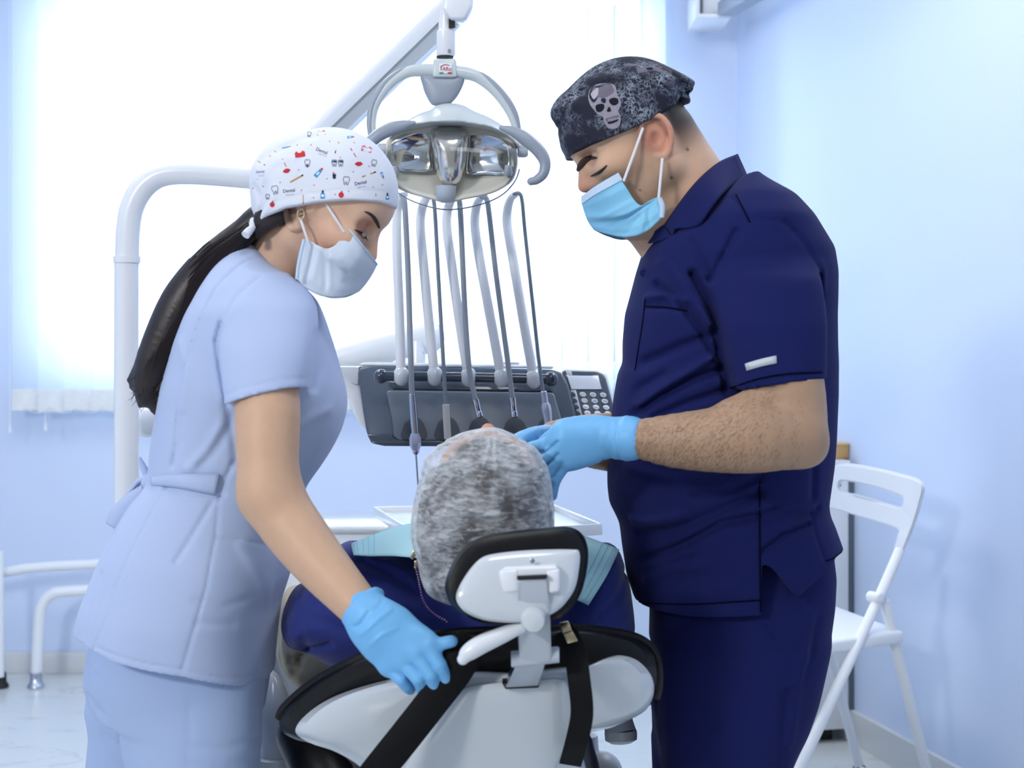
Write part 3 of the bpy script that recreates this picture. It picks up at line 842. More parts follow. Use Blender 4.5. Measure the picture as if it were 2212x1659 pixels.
mb = MB(); mb.add(*tube([P(1334, 1535, 2.36), P(1336, 1560, 2.36), P(1341, 1584, 2.355)], [.021, .0225, .0245], 22, 4)); kp(mb, 'armrest', M['mid_grey'], chair)
mb = MB(); mb.add(*lathe([(.0245, .004), (.0252, 0), (.0245, -.010), (.016, -.015), (.004, -.017)], P(1341, 1584, 2.355), (-.05, .12, 1), 24)); kp(mb, 'armrest_cap', M['pearl'], chair)
mb = MB(); mb.add(*tube([P(1268, 1590, 2.55), P(1272, 1640, 2.55), P(1276, 1720, 2.55)], .018, 16, 2)); mb.add(*ball(P(1300, 1668, 2.5), (.034, .034, .034))); kp(mb, 'foot_control', M['mid_grey'], chair)
# cuspidor block of the unit far behind, seen between assistant and patient
cus = empty('cuspidor_unit', (PV(700, 0, 3.5).x, 3.6, 0)); tag(cus, 'white boxy water unit standing behind the patient and the tray', 'dental unit')
zz = PV(0, 1137, 3.45).z
x0, x1 = PV(585, 0, 3.45).x, PV(832, 0, 3.45).x
mb = MB(); mb.add(*rbox(((x0 + x1) / 2, 3.6, zz / 2), (x1 - x0, .30, zz - .02), .02, None, 4)); kp(mb, 'housing', M['white'], cus)
mb = MB(); mb.add(*rbox(((x0 + x1) / 2, 3.6, zz - .008), (x1 - x0 + .012, .31, .018), .008, None, 3)); kp(mb, 'top_cover', M['white_gloss'], cus)

# ------------------------------------------------------------------ operating light with its column
light = empty('operating_light', PV(274, 1600, 2.95)); light.location.z = 0
tag(light, 'white dental operating light on a bent column with two grey handles', 'lamp')
YP = 2.95; kY = YP / F
def col(pts, r, nm, mat=M['white'], n=24, sm=8, **k):
    m_ = MB(); m_.add(*tube(pts, r, n, sm, **k)); return kp(m_, nm, mat, light)
g0 = P(273, 1659, YP); g0[2] = 0
col([g0, P(273, 1100, YP), P(274, 566, YP)], 26.5 * kY, 'column', sm=2)
col([P(275, 554, YP), P(275, 568, YP)], 29.5 * kY, 'collar', sm=1)
col([P(275, 556, YP), P(277, 500, YP), P(285, 450, YP), P(305, 410, YP), P(335, 384, YP), P(370, 374, YP), P(420, 373, YP), P(480, 377, YP), P(560, 384, YP), P(640, 388, YP)], 26 * kY, 'column_bend', sm=8)
mb = MB(); mb.add(*lathe([(.028, -.06), (.030, -.055), (.030, .035), (.024, .042)], P(672, 350, YP - .05), (0, 0, 1), 24)); kp(mb, 'joint', M['white'], light)
# spring arm: rounded cover above, channel below
YA0, YA1 = 2.86, 2.60
def armsec(side):   # outline of cross-section in (across, depth): rounded cover + flat channel
    return None
a0, a1 = np.array(P(702, 286, YA0)), np.array(P(984, 10, YA1))
ax_ = (a1 - a0) / np.linalg.norm(a1 - a0)
perp = np.cross(ax_, (0, 1, 0)); perp /= np.linalg.norm(perp)
if perp[2] < 0: perp = -perp                      # up-left
dpt = np.cross(perp, ax_)
if dpt[1] > 0: dpt = -dpt                         # towards the camera
def armpart(sec, s0, s1):
    V, Fc = [], []
    for s in (s0, s1):
        for p, q in sec: V.append(a0 + (a1 - a0) * s + perp * p + dpt * q)
    n = len(sec)
    for j in range(n): Fc.append((j, (j + 1) % n, n + (j + 1) % n, n + j))
    Fc.append(tuple(range(n))[::-1]); Fc.append(tuple(range(n, 2 * n)))
    return V, Fc
cov = [(-.003, .024)] + [(.004 + .022 * math.sin(t) , .024 * math.cos(t)) for t in np.linspace(0, math.pi, 14)] + [(-.003, -.024)]
mb = MB(); mb.add(*armpart(cov, -.03, 1.02)); kp(mb, 'arm_cover', M['white'], light)
chn = [(-.003, .021), (-.003, -.021), (-.028, -.017), (-.028, .017)]
mb = MB(); mb.add(*armpart([(p - .001, q) for p, q in chn], -.02, .93)); kp(mb, 'arm_channel', M['mid_grey'], light)
rib = [(-.001, .0265), (-.001, -.0265), (-.007, -.0265), (-.007, .0265)]
mb = MB(); mb.add(*armpart(rib, -.02, .97)); kp(mb, 'arm_rib', M['white'], light)
mb = MB(); mb.add(*ball(a0 + perp * -.016 + ax_ * .035 + dpt * .014, (.010, .008, .006))); kp(mb, 'cable_hole', M['black'], light)
mb = MB(); mb.add(*slab([P(962, -30, 2.57), P(1022, -30, 2.57), P(1021, 12, 2.57), P(1004, 42, 2.57), P(974, 41, 2.57), P(955, 20, 2.57)], (0, .055, 0), .006, 4)); kp(mb, 'arm_head', M['white'], light)
YL_ = 2.60; kL = YL_ / F
mb = MB(); mb.add(*lathe([(.014, 0), (.016, .003), (.016, .042), (.0125, .046), (.0125, .085)], P(963, 122, YL_), (0, 0, 1), 28)); kp(mb, 'swivel_tube', M['white'], light)
mb = MB(); mb.add(*rbox(P(976, 50, YL_ - .012), (.010, .006, .016))); kp(mb, 'pivot_gap', M['black'], light)
mb = MB(); mb.add(*lathe([(.0145, -.001), (.0145, .0015)], P(961, 124, YL_), (0, 0, 1), 24)); kp(mb, 'gap', M['black'], light)
mb = MB(); mb.add(*lathe([(.0035, 0), (.003, -.0012)], P(971, 110, YL_ - .0158), (0, 1, 0), 14)); kp(mb, 'screw', M['steel'], light)
mb = MB(); mb.add(*slab([P(936, 126, YL_ - .016), P(985, 126, YL_ - .016), P(987, 166, YL_ - .018), P(934, 166, YL_ - .018)], (0, .032, 0), .004, 3)); kp(mb, 'collar_block', M['pearl'], light)
lg = None
mb = MB(); mb.add(*slab([P(949, 137, YL_ - .0185), P(976, 137, YL_ - .0185), P(976, 159, YL_ - .0195), P(949, 159, YL_ - .0195)], (0, .003, 0), .0006)); badge = kp(mb, 'badge', M['button'], light)
mb = MB(); mb.add(*slab([P(949, 156, YL_ - .0202), P(958, 156, YL_ - .0202), P(958, 159, YL_ - .0202), P(949, 159, YL_ - .0202)], (0, .001, 0))); kid2 = mb.build('green_bar', M['green']); kid2.parent = badge; kid2.matrix_parent_inverse = (Matrix.Translation(light.location)).inverted()
mb = MB(); mb.add(*slab([P(967, 156, YL_ - .0202), P(976, 156, YL_ - .0202), P(976, 159, YL_ - .0202), P(967, 159, YL_ - .0202)], (0, .001, 0)))
kid2 = mb.build('red_bar', M['red']); kid2.parent = badge; kid2.matrix_parent_inverse = (Matrix.Translation(light.location)).inverted()
def text3d(s, u, v, Y, hpx, mat, rot=0, sx=1.0):
    """flat lettering facing the camera side, cap height hpx, centred on (u, v)"""
    c = bpy.data.curves.new('lettering', 'FONT'); c.body = s; c.align_x = 'CENTER'; c.align_y = 'CENTER'; c.size = 1
    o_ = bpy.data.objects.new('lettering', c); COL.objects.link(o_)
    dg = bpy.context.evaluated_depsgraph_get(); me = bpy.data.meshes.new_from_object(o_.evaluated_get(dg))
    COL.objects.unlink(o_); bpy.data.objects.remove(o_)
    k = hpx / .72
    pts = np.array([v_.co[:] for v_ in me.vertices]); fs = [tuple(p.vertices) for p in me.polygons]
    cr_, sr = math.cos(rot), math.sin(rot)
    uv = [(u + (p[0] * sx * cr_ - p[1] * sr) * k, v - (p[0] * sx * sr + p[1] * cr_) * k) for p in pts]
    return uv, fs
def flat_text(s, u, v, Y, hpx, rot=0, sx=1.0):
    uv, fs = text3d(s, u, v, Y, hpx, None, rot, sx)
    return [P(a, b_, Y) for a, b_ in uv], fs
mb = MB(); mb.add(*flat_text('FARo', 963, 149, YL_ - .0204, 9, 0, .85))
mb.add(*tube([P(951, 144, YL_ - .0200), P(957, 140.5, YL_ - .0198), P(964, 139.5, YL_ - .0198), P(971, 141, YL_ - .0198)], .0005, 6, 4))
kid2 = mb.build('lettering', M['red']); kid2.parent = badge; kid2.matrix_parent_inverse = (Matrix.Translation(light.location)).inverted()
# yoke
yo = [(806, 300), (804, 262), (812, 225), (838, 186), (872, 160), (905, 152), (961, 155), (1015, 160), (1048, 178), (1080, 210), (1104, 248), (1116, 285), (1120, 322)]
mb = MB(); mb.add(*tube([P(u, v, YL_) for u, v in yo], [.0062, .0066, .0072, .0082, .009, .0105, .0118, .0105, .009, .008, .0072, .0066, .0062], 14, 7, True, [(math.cos(t) * 1.0, math.sin(t) * 1.25) for t in np.linspace(0, 2 * math.pi, 17)[:-1]])); kp(mb, 'yoke', M['pearl'], light)
for pts in ([(801, 300), (799, 262), (806, 224), (832, 181), (866, 154), (893, 146)], [(1024, 152), (1053, 170), (1086, 203), (1111, 243), (1123, 285)]):
    mb = MB(); mb.add(*tube([P(u, v, YL_ - .004) for u, v in pts], [.004, .0055, .006, .006, .005, .002][:len(pts)] if pts[0][0] < 900 else [.002, .005, .006, .0055, .003], 12, 7)); kp(mb, 'yoke_inlay', M['grey_plastic'], light)
mb = MB(); mb.add(*pillow([(911, 158), (960, 160), (1002, 164), (995, 196), (976, 222), (958, 228), (934, 227), (920, 206), (913, 185)], lambda u, v: YL_, .014, .014, None, 6, 4)); kp(mb, 'tongue', M['grey_plastic'], light)
# lamp head
LY = 2.585
def head_kid(mb_, nm, mat, sharp=40): return kp(mb_, nm, mat, light, sharp)
fld = Field(P(820, 440, LY + .12) - .01, P(1150, 215, LY - .10) + .01, .0025) if False else None
lo = np.array([P(815, 0, LY)[0], LY - .11, P(0, 345, LY)[2]]); hi = np.array([P(1150, 0, LY)[0], LY + .11, P(0, 215, LY)[2]])
f_ = Field(lo, hi, .0024)
dome = [(836, 302), (850, 286), (876, 262), (905, 245), (930, 236), (945, 226), (975, 222), (1003, 227), (1020, 237), (1060, 254), (1092, 275), (1116, 300), (1122, 318), (1105, 318), (1095, 300), (1060, 285), (1005, 277), (940, 276), (885, 284), (850, 300), (840, 312)]
f_.inflate([(836, 304), (850, 286), (876, 262), (905, 245), (930, 236), (945, 226), (975, 222), (1003, 227), (1020, 237), (1060, 254), (1092, 275), (1116, 300), (1122, 322), (1060, 330), (980, 334), (900, 330), (838, 322)], LY, .075, 70, 0, 'add', LY + .012)
# cut the face away below the brim
br = np.array([(836, 306), (850, 292), (885, 280), (935, 273), (1005, 274), (1060, 282), (1095, 296), (1112, 310), (1122, 322)], float)
kk_ = LY / F
def brim(x, y, z):
    v = np.interp(CX + x / kk_, br[:, 0], br[:, 1])
    return np.minimum(0.5 * ((CH - (v - HZ) * kk_) - z), (LY + .03) - y + 0 * z).astype(np.float32)
def cutter(x, y, z):
    v = np.interp(CX + x / kk_, br[:, 0], br[:, 1]); zz_ = CH - (v - HZ) * kk_
    return np.maximum(z - zz_, y - (LY + .035)).astype(np.float32)
f_.op(lo, hi, cutter, .003, 'sub')
o, _, _ = sdf_obj('head_cover', f_, M['pearl'], None, 2); kid(o, light)
# back plate of the reflector housing
rim = [(842, 300), (880, 284), (935, 276), (1005, 277), (1062, 285), (1100, 302), (1114, 330), (1113, 365), (1100, 392), (1060, 414), (1005, 426), (965, 434), (930, 426), (880, 412), (852, 396), (838, 365), (836, 330)]
ctr = (975, 345)
def dish(outl, dep, Y0, n=10, sm=5, e=2.0):
    """concave dish opening to the camera"""
    o_ = smooth_loop(outl, sm); c_ = np.array(ctr, float); V, Fc = [P(c_[0], c_[1], Y0 + dep)], []
    m_ = len(o_)
    for r in range(1, n + 1):
        s_ = r / n
        for p in o_:
            q = c_ + (p - c_) * s_; V.append(P(q[0], q[1], Y0 + dep * (1 - s_ ** e)))
    Fc = [(0, 1 + j, 1 + (j + 1) % m_) for j in range(m_)]
    for r in range(n - 1):
        for j in range(m_):
            k = (j + 1) % m_; Fc.append((1 + r * m_ + j, 1 + (r + 1) * m_ + j, 1 + (r + 1) * m_ + k, 1 + r * m_ + k))
    return V, Fc
mb = MB(); mb.add(*dish(rim, .055, LY)); o = head_kid(mb, 'reflector_housing', pbr('warm_reflector', rgb(222, 221, 210), .38, metal=.05)); solid(o, .004, 1)
mirror = pbr('mirror_reflector', rgb(214, 216, 212), .06, metal=1)
for q in ([(849, 306), (880, 288), (932, 280), (933, 330), (934, 368), (890, 371), (860, 368), (846, 350), (844, 325)], [(1010, 281), (1060, 290), (1094, 305), (1104, 330), (1104, 362), (1090, 378), (1050, 376), (1008, 374), (1009, 330)]):
    ctr_q = np.mean(q, 0)
    o_ = smooth_loop(q, 4); V = [P(ctr_q[0], ctr_q[1], LY + .035)]; m_ = len(o_)
    for r in range(1, 7):
        for p in o_:
            w = ctr_q + (p - ctr_q) * r / 6
            s2 = np.hypot((w[0] - 975) / 145, (w[1] - 345) / 85)
            V.append(P(w[0], w[1], LY + .002 + .035 * max(0, 1 - s2 ** 2)))
    V[0] = P(ctr_q[0], ctr_q[1], LY + .002 + .035 * (1 - np.hypot((ctr_q[0] - 975) / 145, (ctr_q[1] - 345) / 85) ** 2))
    Fc = [(0, 1 + j, 1 + (j + 1) % m_) for j in range(m_)]
    for r in range(5):
        for j in range(m_):
            k = (j + 1) % m_; Fc.append((1 + r * m_ + j, 1 + (r + 1) * m_ + j, 1 + (r + 1) * m_ + k, 1 + r * m_ + k))
    mb = MB(); mb.add(V, Fc); o = head_kid(mb, 'mirror_facet', mirror); solid(o, .0015, 0)
# bulb shield in the middle
sh = [(934, 277), (1006, 277), (1008, 330), (1004, 365), (994, 392), (975, 404), (955, 398), (942, 375), (936, 330)]
mb = MB(); mb.add(*pillow(sh, lambda u, v: LY + .004, .034, .02, (970, 335), 9, 4, 2.2)); head_kid(mb, 'bulb_shield', pbr('polished_shield', rgb(226, 222, 212), .16, metal=.85))
mb = MB(); mb.add(*lathe([(.018, 0), (.017, -.012), (.015, -.022), (.008, -.028)], P(963, 402, LY), (0, 0, 1), 20)); head_kid(mb, 'bulb_socket', M['mid_grey'])
for u, v in ((852, 352), (1098, 350)):
    mb = MB(); mb.add(*lathe([(.006, 0), (.008, .004), (.006, .018)], P(u, v + 30, LY - .002), (0, 0, 1), 14)); head_kid(mb, 'lens_clip', M['mid_grey'])
# clear cover
lens = [(831, 340), (840, 312), (870, 292), (935, 280), (1005, 281), (1062, 290), (1104, 308), (1122, 335), (1122, 365), (1110, 395), (1080, 424), (1030, 444), (965, 453), (905, 440), (862, 418), (840, 390), (831, 362)]
o_ = smooth_loop(lens, 5); m_ = len(o_); V = []; c_ = np.array((975, 355.)); n_ = 10
V.append(P(c_[0], c_[1], LY - .062))
for r in range(1, n_ + 1):
    s_ = (r / n_) ** .6
    for p in o_:
        w = c_ + (p - c_) * s_; V.append(P(w[0], w[1], LY - .010 - .052 * math.sqrt(max(0, 1 - s_ ** 2.6))))
Fc = [(0, 1 + j, 1 + (j + 1) % m_) for j in range(m_)]
for r in range(n_ - 1):
    for j in range(m_):
        k = (j + 1) % m_; Fc.append((1 + r * m_ + j, 1 + (r + 1) * m_ + j, 1 + (r + 1) * m_ + k, 1 + r * m_ + k))
mb = MB(); mb.add(V, Fc); o = head_kid(mb, 'clear_cover', M['glass'])
mb = MB(); mb.add(*tube([P(p[0], p[1], LY - .010) for p in o_[8 * 5:17 * 5 + 1]], .0011, 6, 1)); head_kid(mb, 'cover_rim', M['grey_plastic'])
# handles and pivot knob
h1 = [(893, 266), (868, 272), (838, 281), (812, 296), (790, 320), (778, 350), (782, 380), (800, 396)]
mb = MB(); mb.add(*tube([P(u, v, LY - .055) for u, v in h1], [.004, .0095, .0115, .011, .0095, .0085, .0075, .006], 14, 7, True, None, (0, 1, 0), True)); head_kid(mb, 'handle', M['grey_plastic'])
h2 = [(1083, 276), (1108, 284), (1138, 302), (1164, 326), (1177, 350), (1174, 374), (1160, 388), (1147, 392)]
mb = MB(); mb.add(*tube([P(u, v, LY - .055) for u, v in h2], [.004, .0085, .0115, .011, .0095, .0085, .0075, .0065], 14, 7, True, None, (0, 1, 0), True)); head_kid(mb, 'handle', M['grey_plastic'])
for u in (1128, 826):
    mb = MB(); mb.add(*lathe([(.010, -.008), (.012, -.006), (.012, .006), (.009, .010)], P(u, 325, LY + .012), (1, 0, 0), 20)); head_kid(mb, 'pivot_knob', M['mid_grey'])

# ------------------------------------------------------------------ delivery unit
du = empty('delivery_unit', PV(1010, 880, 3.0))
tag(du, 'anthracite instrument console with white whip arms and a keypad hanging before the window', 'dental unit')
DY = lambda u, v: 2.84 + (880 - v) * .00045
def face(outl, off, t, nm, mat, bev=.003, seg=3, par=du):
    m_ = MB(); m_.add(*slab([P(u, v, DY(u, v) + off) for u, v in outl], (0, t, 0), bev, seg)); return kp(m_, nm, mat, par)
cons = smooth_loop([(772, 806), (776, 794), (800, 790), (1000, 794), (1195, 799), (1216, 806), (1228, 830), (1242, 885), (1254, 940), (1254, 960), (1230, 965), (1000, 963), (830, 962), (802, 957), (791, 935), (783, 885)], 1)
face(cons, 0, .03, 'console_front', M['dark_plastic'], .006, 3)
face([(773, 790), (1196, 797), (1196, 790), (1000, 786), (784, 783)], .004, .16, 'top_cover', M['white_gloss'], .004, 3)
# white housing behind, standing out on the left
m_ = MB(); hs = [(716, 794), (772, 796), (782, 850), (794, 932), (772, 912), (762, 892), (752, 858), (716, 842)]
m_.add(*slab([P(u, v, 2.90) for u, v in hs], (0, .15, 0), .006, 3)); kp(m_, 'side_housing', M['white'], du)
m_ = MB(); m_.add(*slab([P(716, 792, 2.885), P(776, 792, 2.885), P(774, 832, 2.885), P(756, 826, 2.885)], (0, .17, 0), .003, 2)); kp(m_, 'side_lid', M['white_gloss'], du)
m_ = MB(); m_.add(*slab([P(780, 800, 2.90), P(1225, 808, 2.90), P(1250, 950, 2.87), P(800, 950, 2.87)], (0, .17, 0), .02, 3)); kp(m_, 'rear_housing', M['white'], du)
face([(834, 846), (842, 843), (1190, 848), (1198, 851), (1212, 900), (1226, 950), (1222, 954), (862, 952), (850, 944), (846, 905)], -.012, .016, 'instrument_rest', M['panel_grey'], .004, 3)
face([(840, 824), (1190, 830), (1193, 846), (844, 842)], -.006, .01, 'rest_ledge', M['dark_gloss'], .002, 2)
ins = [893, 965, 1036, 1111, 1183]
for u in ins:
    face(smooth_loop([(u - 12, 905), (u + 10, 902), (u + 24, 918), (u + 26, 948), (u - 24, 948), (u - 22, 922)], 3), -.0135, .004, 'rest_pocket', M['pocket'], .0008, 1)
face([(792, 938), (846, 938), (850, 946), (1226, 954), (1254, 948), (1254, 960), (1230, 966), (830, 964), (802, 958)], -.010, .02, 'lower_lip', M['dark_gloss'], .004, 3)
rY = 2.80
m_ = MB(); m_.add(*tube([P(822, 812, rY), P(1000, 815, rY), P(1190, 819, rY)], .0088, 20, 2)); m_.add(*ball(P(823, 813, rY), .0135)); m_.add(*ball(P(1190, 819, rY), .0135)); kp(m_, 'pivot_rod', M['dark_gloss'], du)
# whip arms with ball joints
arms = [[(866, 806), (863, 690), (858, 560), (857, 480), (860, 445), (868, 424), (876, 420)],
        [(938, 806), (926, 690), (914, 560), (908, 490), (912, 450), (924, 424), (936, 420)],
        [(1011, 808), (992, 690), (974, 560), (965, 490), (968, 450), (978, 428), (989, 422)],
        [(1082, 810), (1060, 690), (1036, 560), (1026, 490), (1028, 452), (1036, 430), (1048, 422)],
        [(1152, 812), (1130, 690), (1108, 560), (1096, 490), (1096, 455), (1104, 428), (1118, 418)]]
aY = [2.80, 2.795, 2.80, 2.82, 2.82, 2.80, 2.775]
tops = []
for a in arms:
    m_ = MB(); m_.add(*tube([P(u, v, y) for (u, v), y in zip(a, aY)], [.0088, .0088, .0087, .0086, .0084, .007, .005], 16, 7)); kp(m_, 'whip_arm', M['white_matt'], du)
    u, v = a[0]
    m_ = MB(); m_.add(*ball(P(u + 1, v + 6, rY - .001), (.0150, .0150, .0185))); kp(m_, 'arm_ball', M['white_gloss'], du)
    tops.append(a[-1])
# keypad
key = [(1214, 801), (1288, 803), (1303, 808), (1309, 818), (1324, 872), (1336, 915), (1244, 915), (1226, 850)]
KY = lambda u, v: 2.865 + (860 - v) * .0005
def kface(outl, off, t, nm, mat, bev=.0006, seg=1):
    m_ = MB(); m_.add(*slab([P(u, v, KY(u, v) + off) for u, v in outl], (0, t, 0), bev, seg)); return kp(m_, nm, mat, du)
kface(key, 0, .02, 'keypad', M['dark_plastic'], .003, 2)
kface([(1218, 797), (1290, 800), (1310, 806), (1340, 917), (1240, 919)], .006, .03, 'keypad_back', M['white_gloss'], .004, 2)
kface([(1222, 801), (1234, 801), (1237, 811), (1225, 811)], -.001, .003, 'keypad_strip', M['mid_grey'], .0004)
kface([(1232, 842), (1244, 842), (1261, 909), (1251, 909)], -.001, .003, 'keypad_strip', M['mid_grey'], .0004)
kface([(1225, 811), (1292, 812), (1300, 841), (1234, 841)], -.002, .003, 'screen', M['lcd'], .0005)
kface([(1222, 809.5), (1293, 810.5), (1301.5, 842.5), (1231, 842.5)], -.001, .003, 'screen_frame', M['dark_gloss'], .0005)
def oval(u, v, a, b_, sk, n=14):
    return [(u + a * math.cos(t) + sk * b_ * math.sin(t), v + b_ * math.sin(t)) for t in np.linspace(0, 2 * math.pi, n, endpoint=False)]
rows_ = [(1259, 852, 'soft'), (1262.5, 865.5, 'soft'), (1265.5, 879, 'ink'), (1269, 892, 'ink')]
for i, (u0, v0, kd) in enumerate(rows_):
    for j in range(3):
        u, v = u0 + 22 * j, v0 + .6 * j
        b_ = kface(oval(u, v, 7, 5.4, .25), -.0022, .004, 'key', M['button'] if kd == 'ink' else M['lcd'], .0005)
        m_ = MB()
        if kd == 'soft':
            pts = [P(u + 4 * math.cos(t), v + 3 * math.sin(t), KY(u, v) - .0026) for t in np.linspace(math.pi * (1.05 + .2 * i), math.pi * (2 + .3 * j), 7)]
            m_.add(*tube(pts, .0004, 5, 1))
            if j > 0: m_.add(*tube([P(u - 2, v, KY(u, v) - .0026), P(u + 2, v, KY(u, v) - .0026)], .0004, 5, 1))
        else:
            m_.add(*tube([P(u - 4, v - 1, KY(u, v) - .0026), P(u - 1.5, v + 1, KY(u, v) - .0026), P(u + 1, v, KY(u, v) - .0026), P(u + 4, v + 2, KY(u, v) - .0026)], .00035, 5, 2))
        s_ = m_.build('key_symbol', M['symbol']); s_.parent = b_; s_.matrix_parent_inverse = Matrix.Translation(-du.location)
for u, v in ((1238, 852), (1241.5, 865.5), (1245, 879), (1248.5, 892.5)):
    kface(oval(u, v, 5.6, 5.0, .25), -.002, .004, 'side_key', M['dark_gloss'], .0004)
# white supporting arm from the column, round end, post and screw
def dk(pts, r, nm, mat=M['white'], **k):
    m_ = MB(); m_.add(*tube(pts, r, 28, 6, **k)); return kp(m_, nm, mat, du)
aYY = 3.10
dk([P(318, 908, 3.06), P(430, 880, 3.08), P(640, 805, aYY), P(800, 756, aYY), P(926, 728, aYY)], [36 * .00094] * 4 + [35 * .00094], 'support_arm', dome=True)
m_ = MB(); m_.add(*lathe([(.005, 0), (.0055, -.002), (.004, -.003)], P(909, 763, aYY - .0325), (0, 1, 0), 14)); kp(m_, 'screw', M['steel'], du)
dk([P(902, 740, aYY - .02), P(902, 800, aYY - .03)], .016, 'arm_post')
m_ = MB(); m_.add(*lathe([(.019, 0), (.020, .003), (.019, .008), (.012, .009)], P(1100, 792, 2.93), (0, 0, 1), 24)); kp(m_, 'rear_cap', M['grip'], du)

# ------------------------------------------------------------------ five hoses with their instruments, each hanging from its whip arm
def instrument(name, label, hose_px, hr, hmat, build):
    t = empty(name, PV(hose_px[-1][0], hose_px[-1][1], 2.76)); tag(t, label, 'instrument', 'dental instruments hanging on hoses')
    ys = np.interp(np.arange(len(hose_px)), [0, 1, 2, len(hose_px) - 1], [2.775, 2.762, 2.757, 2.757])
    m_ = MB(); m_.add(*tube([P(u, v, y) for (u, v), y in zip(hose_px, ys)], hr, 14, 7)); kp(m_, 'hose', hmat, t)
    build(t); return t
IY = 2.757; kI = IY / F
def seg_l(t, nm, mat, p0, p1, prof, n=22):
    """turned piece along p0-p1 (px); prof = (fraction, radius px)"""
    a, b_ = P(*p0, IY), P(*p1, IY); L_ = np.linalg.norm(b_ - a)
    m_ = MB(); m_.add(*lathe([(r * kI, f * L_) for f, r in prof], a, b_ - a, n)); return kp(m_, nm, mat, t)
def b1(t):
    seg_l(t, 'handpiece', M['steel'], (890, 851), (897, 936), [(0, 6), (.01, 7), (.3, 8), (.7, 8.6), (1, 8)])
    seg_l(t, 'nozzle', M['lilac'], (896, 934), (898, 974), [(0, 7.5), (.3, 12.5), (.7, 12.8), (1, 7)], 6)
    seg_l(t, 'nozzle_ring', M['chrome'], (898, 973), (898.5, 982), [(0, 7.6), (.4, 8), (.7, 6), (1, 4)])
    seg_l(t, 'needle', M['steel'], (898.5, 980), (903, 1048), [(0, 2.2), (1, 2.0)], 10)
instrument('syringe_handpiece', 'first hanging instrument from the left, steel syringe with a lilac hexagonal nozzle and needle', [(868, 421), (873, 432), (876, 470), (882, 600), (886, 740), (890, 855)], .0052, M['hose'], b1)
def b2(t):
    seg_l(t, 'handpiece', M['grip'], (963, 873), (967, 948), [(0, 6.5), (.02, 7.8), (1, 7.8)])
instrument('scaler_handpiece', 'second hanging instrument from the left, pale grey straight grip on a dark hose', [(928, 421), (936, 430), (940, 465), (946, 580), (954, 720), (963, 876)], .0036, M['hose_dark'], b2)
def chrome_tip(p0, p1):
    def b_(t):
        seg_l(t, 'coupling', M['chrome'], p0, p1, [(0, 6), (.02, 7.4), (.7, 7.8), (.72, 7.2), (.76, 7.9), (1, 7.9)])
        q0 = (p0[0] + (p1[0] - p0[0]) * .97, p0[1] + (p1[1] - p0[1]) * .97)
        seg_l(t, 'coupling_bore', M['black'], q0, (p1[0] + .3, p1[1] + 1.6), [(0, 6.5), (1, 6.6)])
    return b_
instrument('turbine_hose', 'third hanging instrument from the left, bare chrome coupling on a curved grey hose', [(982, 426), (991, 430), (995, 465), (1000, 580), (1006, 700), (1014, 800), (1027, 863)], .0050, M['hose'], chrome_tip((1027, 861), (1037, 900)))
instrument('micromotor_hose', 'fourth hanging instrument from the left, bare chrome coupling on a straight grey hose', [(1040, 424), (1051, 430), (1057, 465), (1070, 580), (1086, 700), (1098, 790), (1107, 860)], .0049, M['hose'], chrome_tip((1107, 858), (1112, 900)))
def b5(t):
    seg_l(t, 'handpiece_neck', M['lilac'], (1174, 845), (1178, 872), [(0, 5.5), (.05, 7), (1, 7.4)])
    seg_l(t, 'handpiece', M['lilac'], (1177.5, 869), (1186, 920), [(0, 7), (.15, 10.5), (.35, 11.2), (1, 8.4)])
    seg_l(t, 'red_ring', M['red'], (1186, 919), (1186.3, 921), [(0, 8.6), (1, 8.6)])
    seg_l(t, 'handpiece_tip', M['chrome'], (1186.2, 921), (1189, 944), [(0, 8.2), (1, 7)])
instrument('straight_handpiece', 'fifth hanging instrument from the left, lilac metal handpiece with a red ring', [(1110, 419), (1122, 418), (1128, 435), (1134, 500), (1150, 650), (1163, 770), (1173, 848)], .0034, M['hose_dark'], b5)

# ------------------------------------------------------------------ instrument tray
def onz(u, v, z):
    Y = (CH - z) * F / (v - HZ); return np.array([(u - CX) * Y / F, Y, z])
ZT = .80
tray = empty('instrument_tray', onz(1060, 1120, ZT)); tag(tray, 'shallow white instrument tray held out behind the patient', 'tray')
q = [onz(806, 1094, ZT), onz(1196, 1088, ZT), onz(1302, 1131, ZT), onz(905, 1156, ZT)]
ccn = np.mean(q, 0)
def inset(pts, s): return [ccn + (p - ccn) * s for p in pts]
mb = MB(); mb.add(*slab([p - (0, 0, .012) for p in inset(q, .97)], (0, 0, -.006), .003, 2)); kp(mb, 'tray_base', M['pearl'], tray)
mb = MB()
ql = q + [q[0]]
for i in range(4):
    a, b_ = ql[i], ql[i + 1]
    d_ = (ccn - (a + b_) / 2); d_ = d_ / np.linalg.norm(d_)
    mb.add(*slab([a, b_, b_ + d_ * .007, a + d_ * .007], (0, 0, -.022), .002, 2))
kp(mb, 'tray_rim', M['white'], tray)
mb = MB(); mb.add(*tube([ccn + (0, .05, -.03), ccn + (-.02, .25, -.10), ccn + (-.08, .42, -.22), ccn + (-.2, .5, -.35)], .018, 16, 6)); kp(mb, 'tray_arm', M['white'], tray)
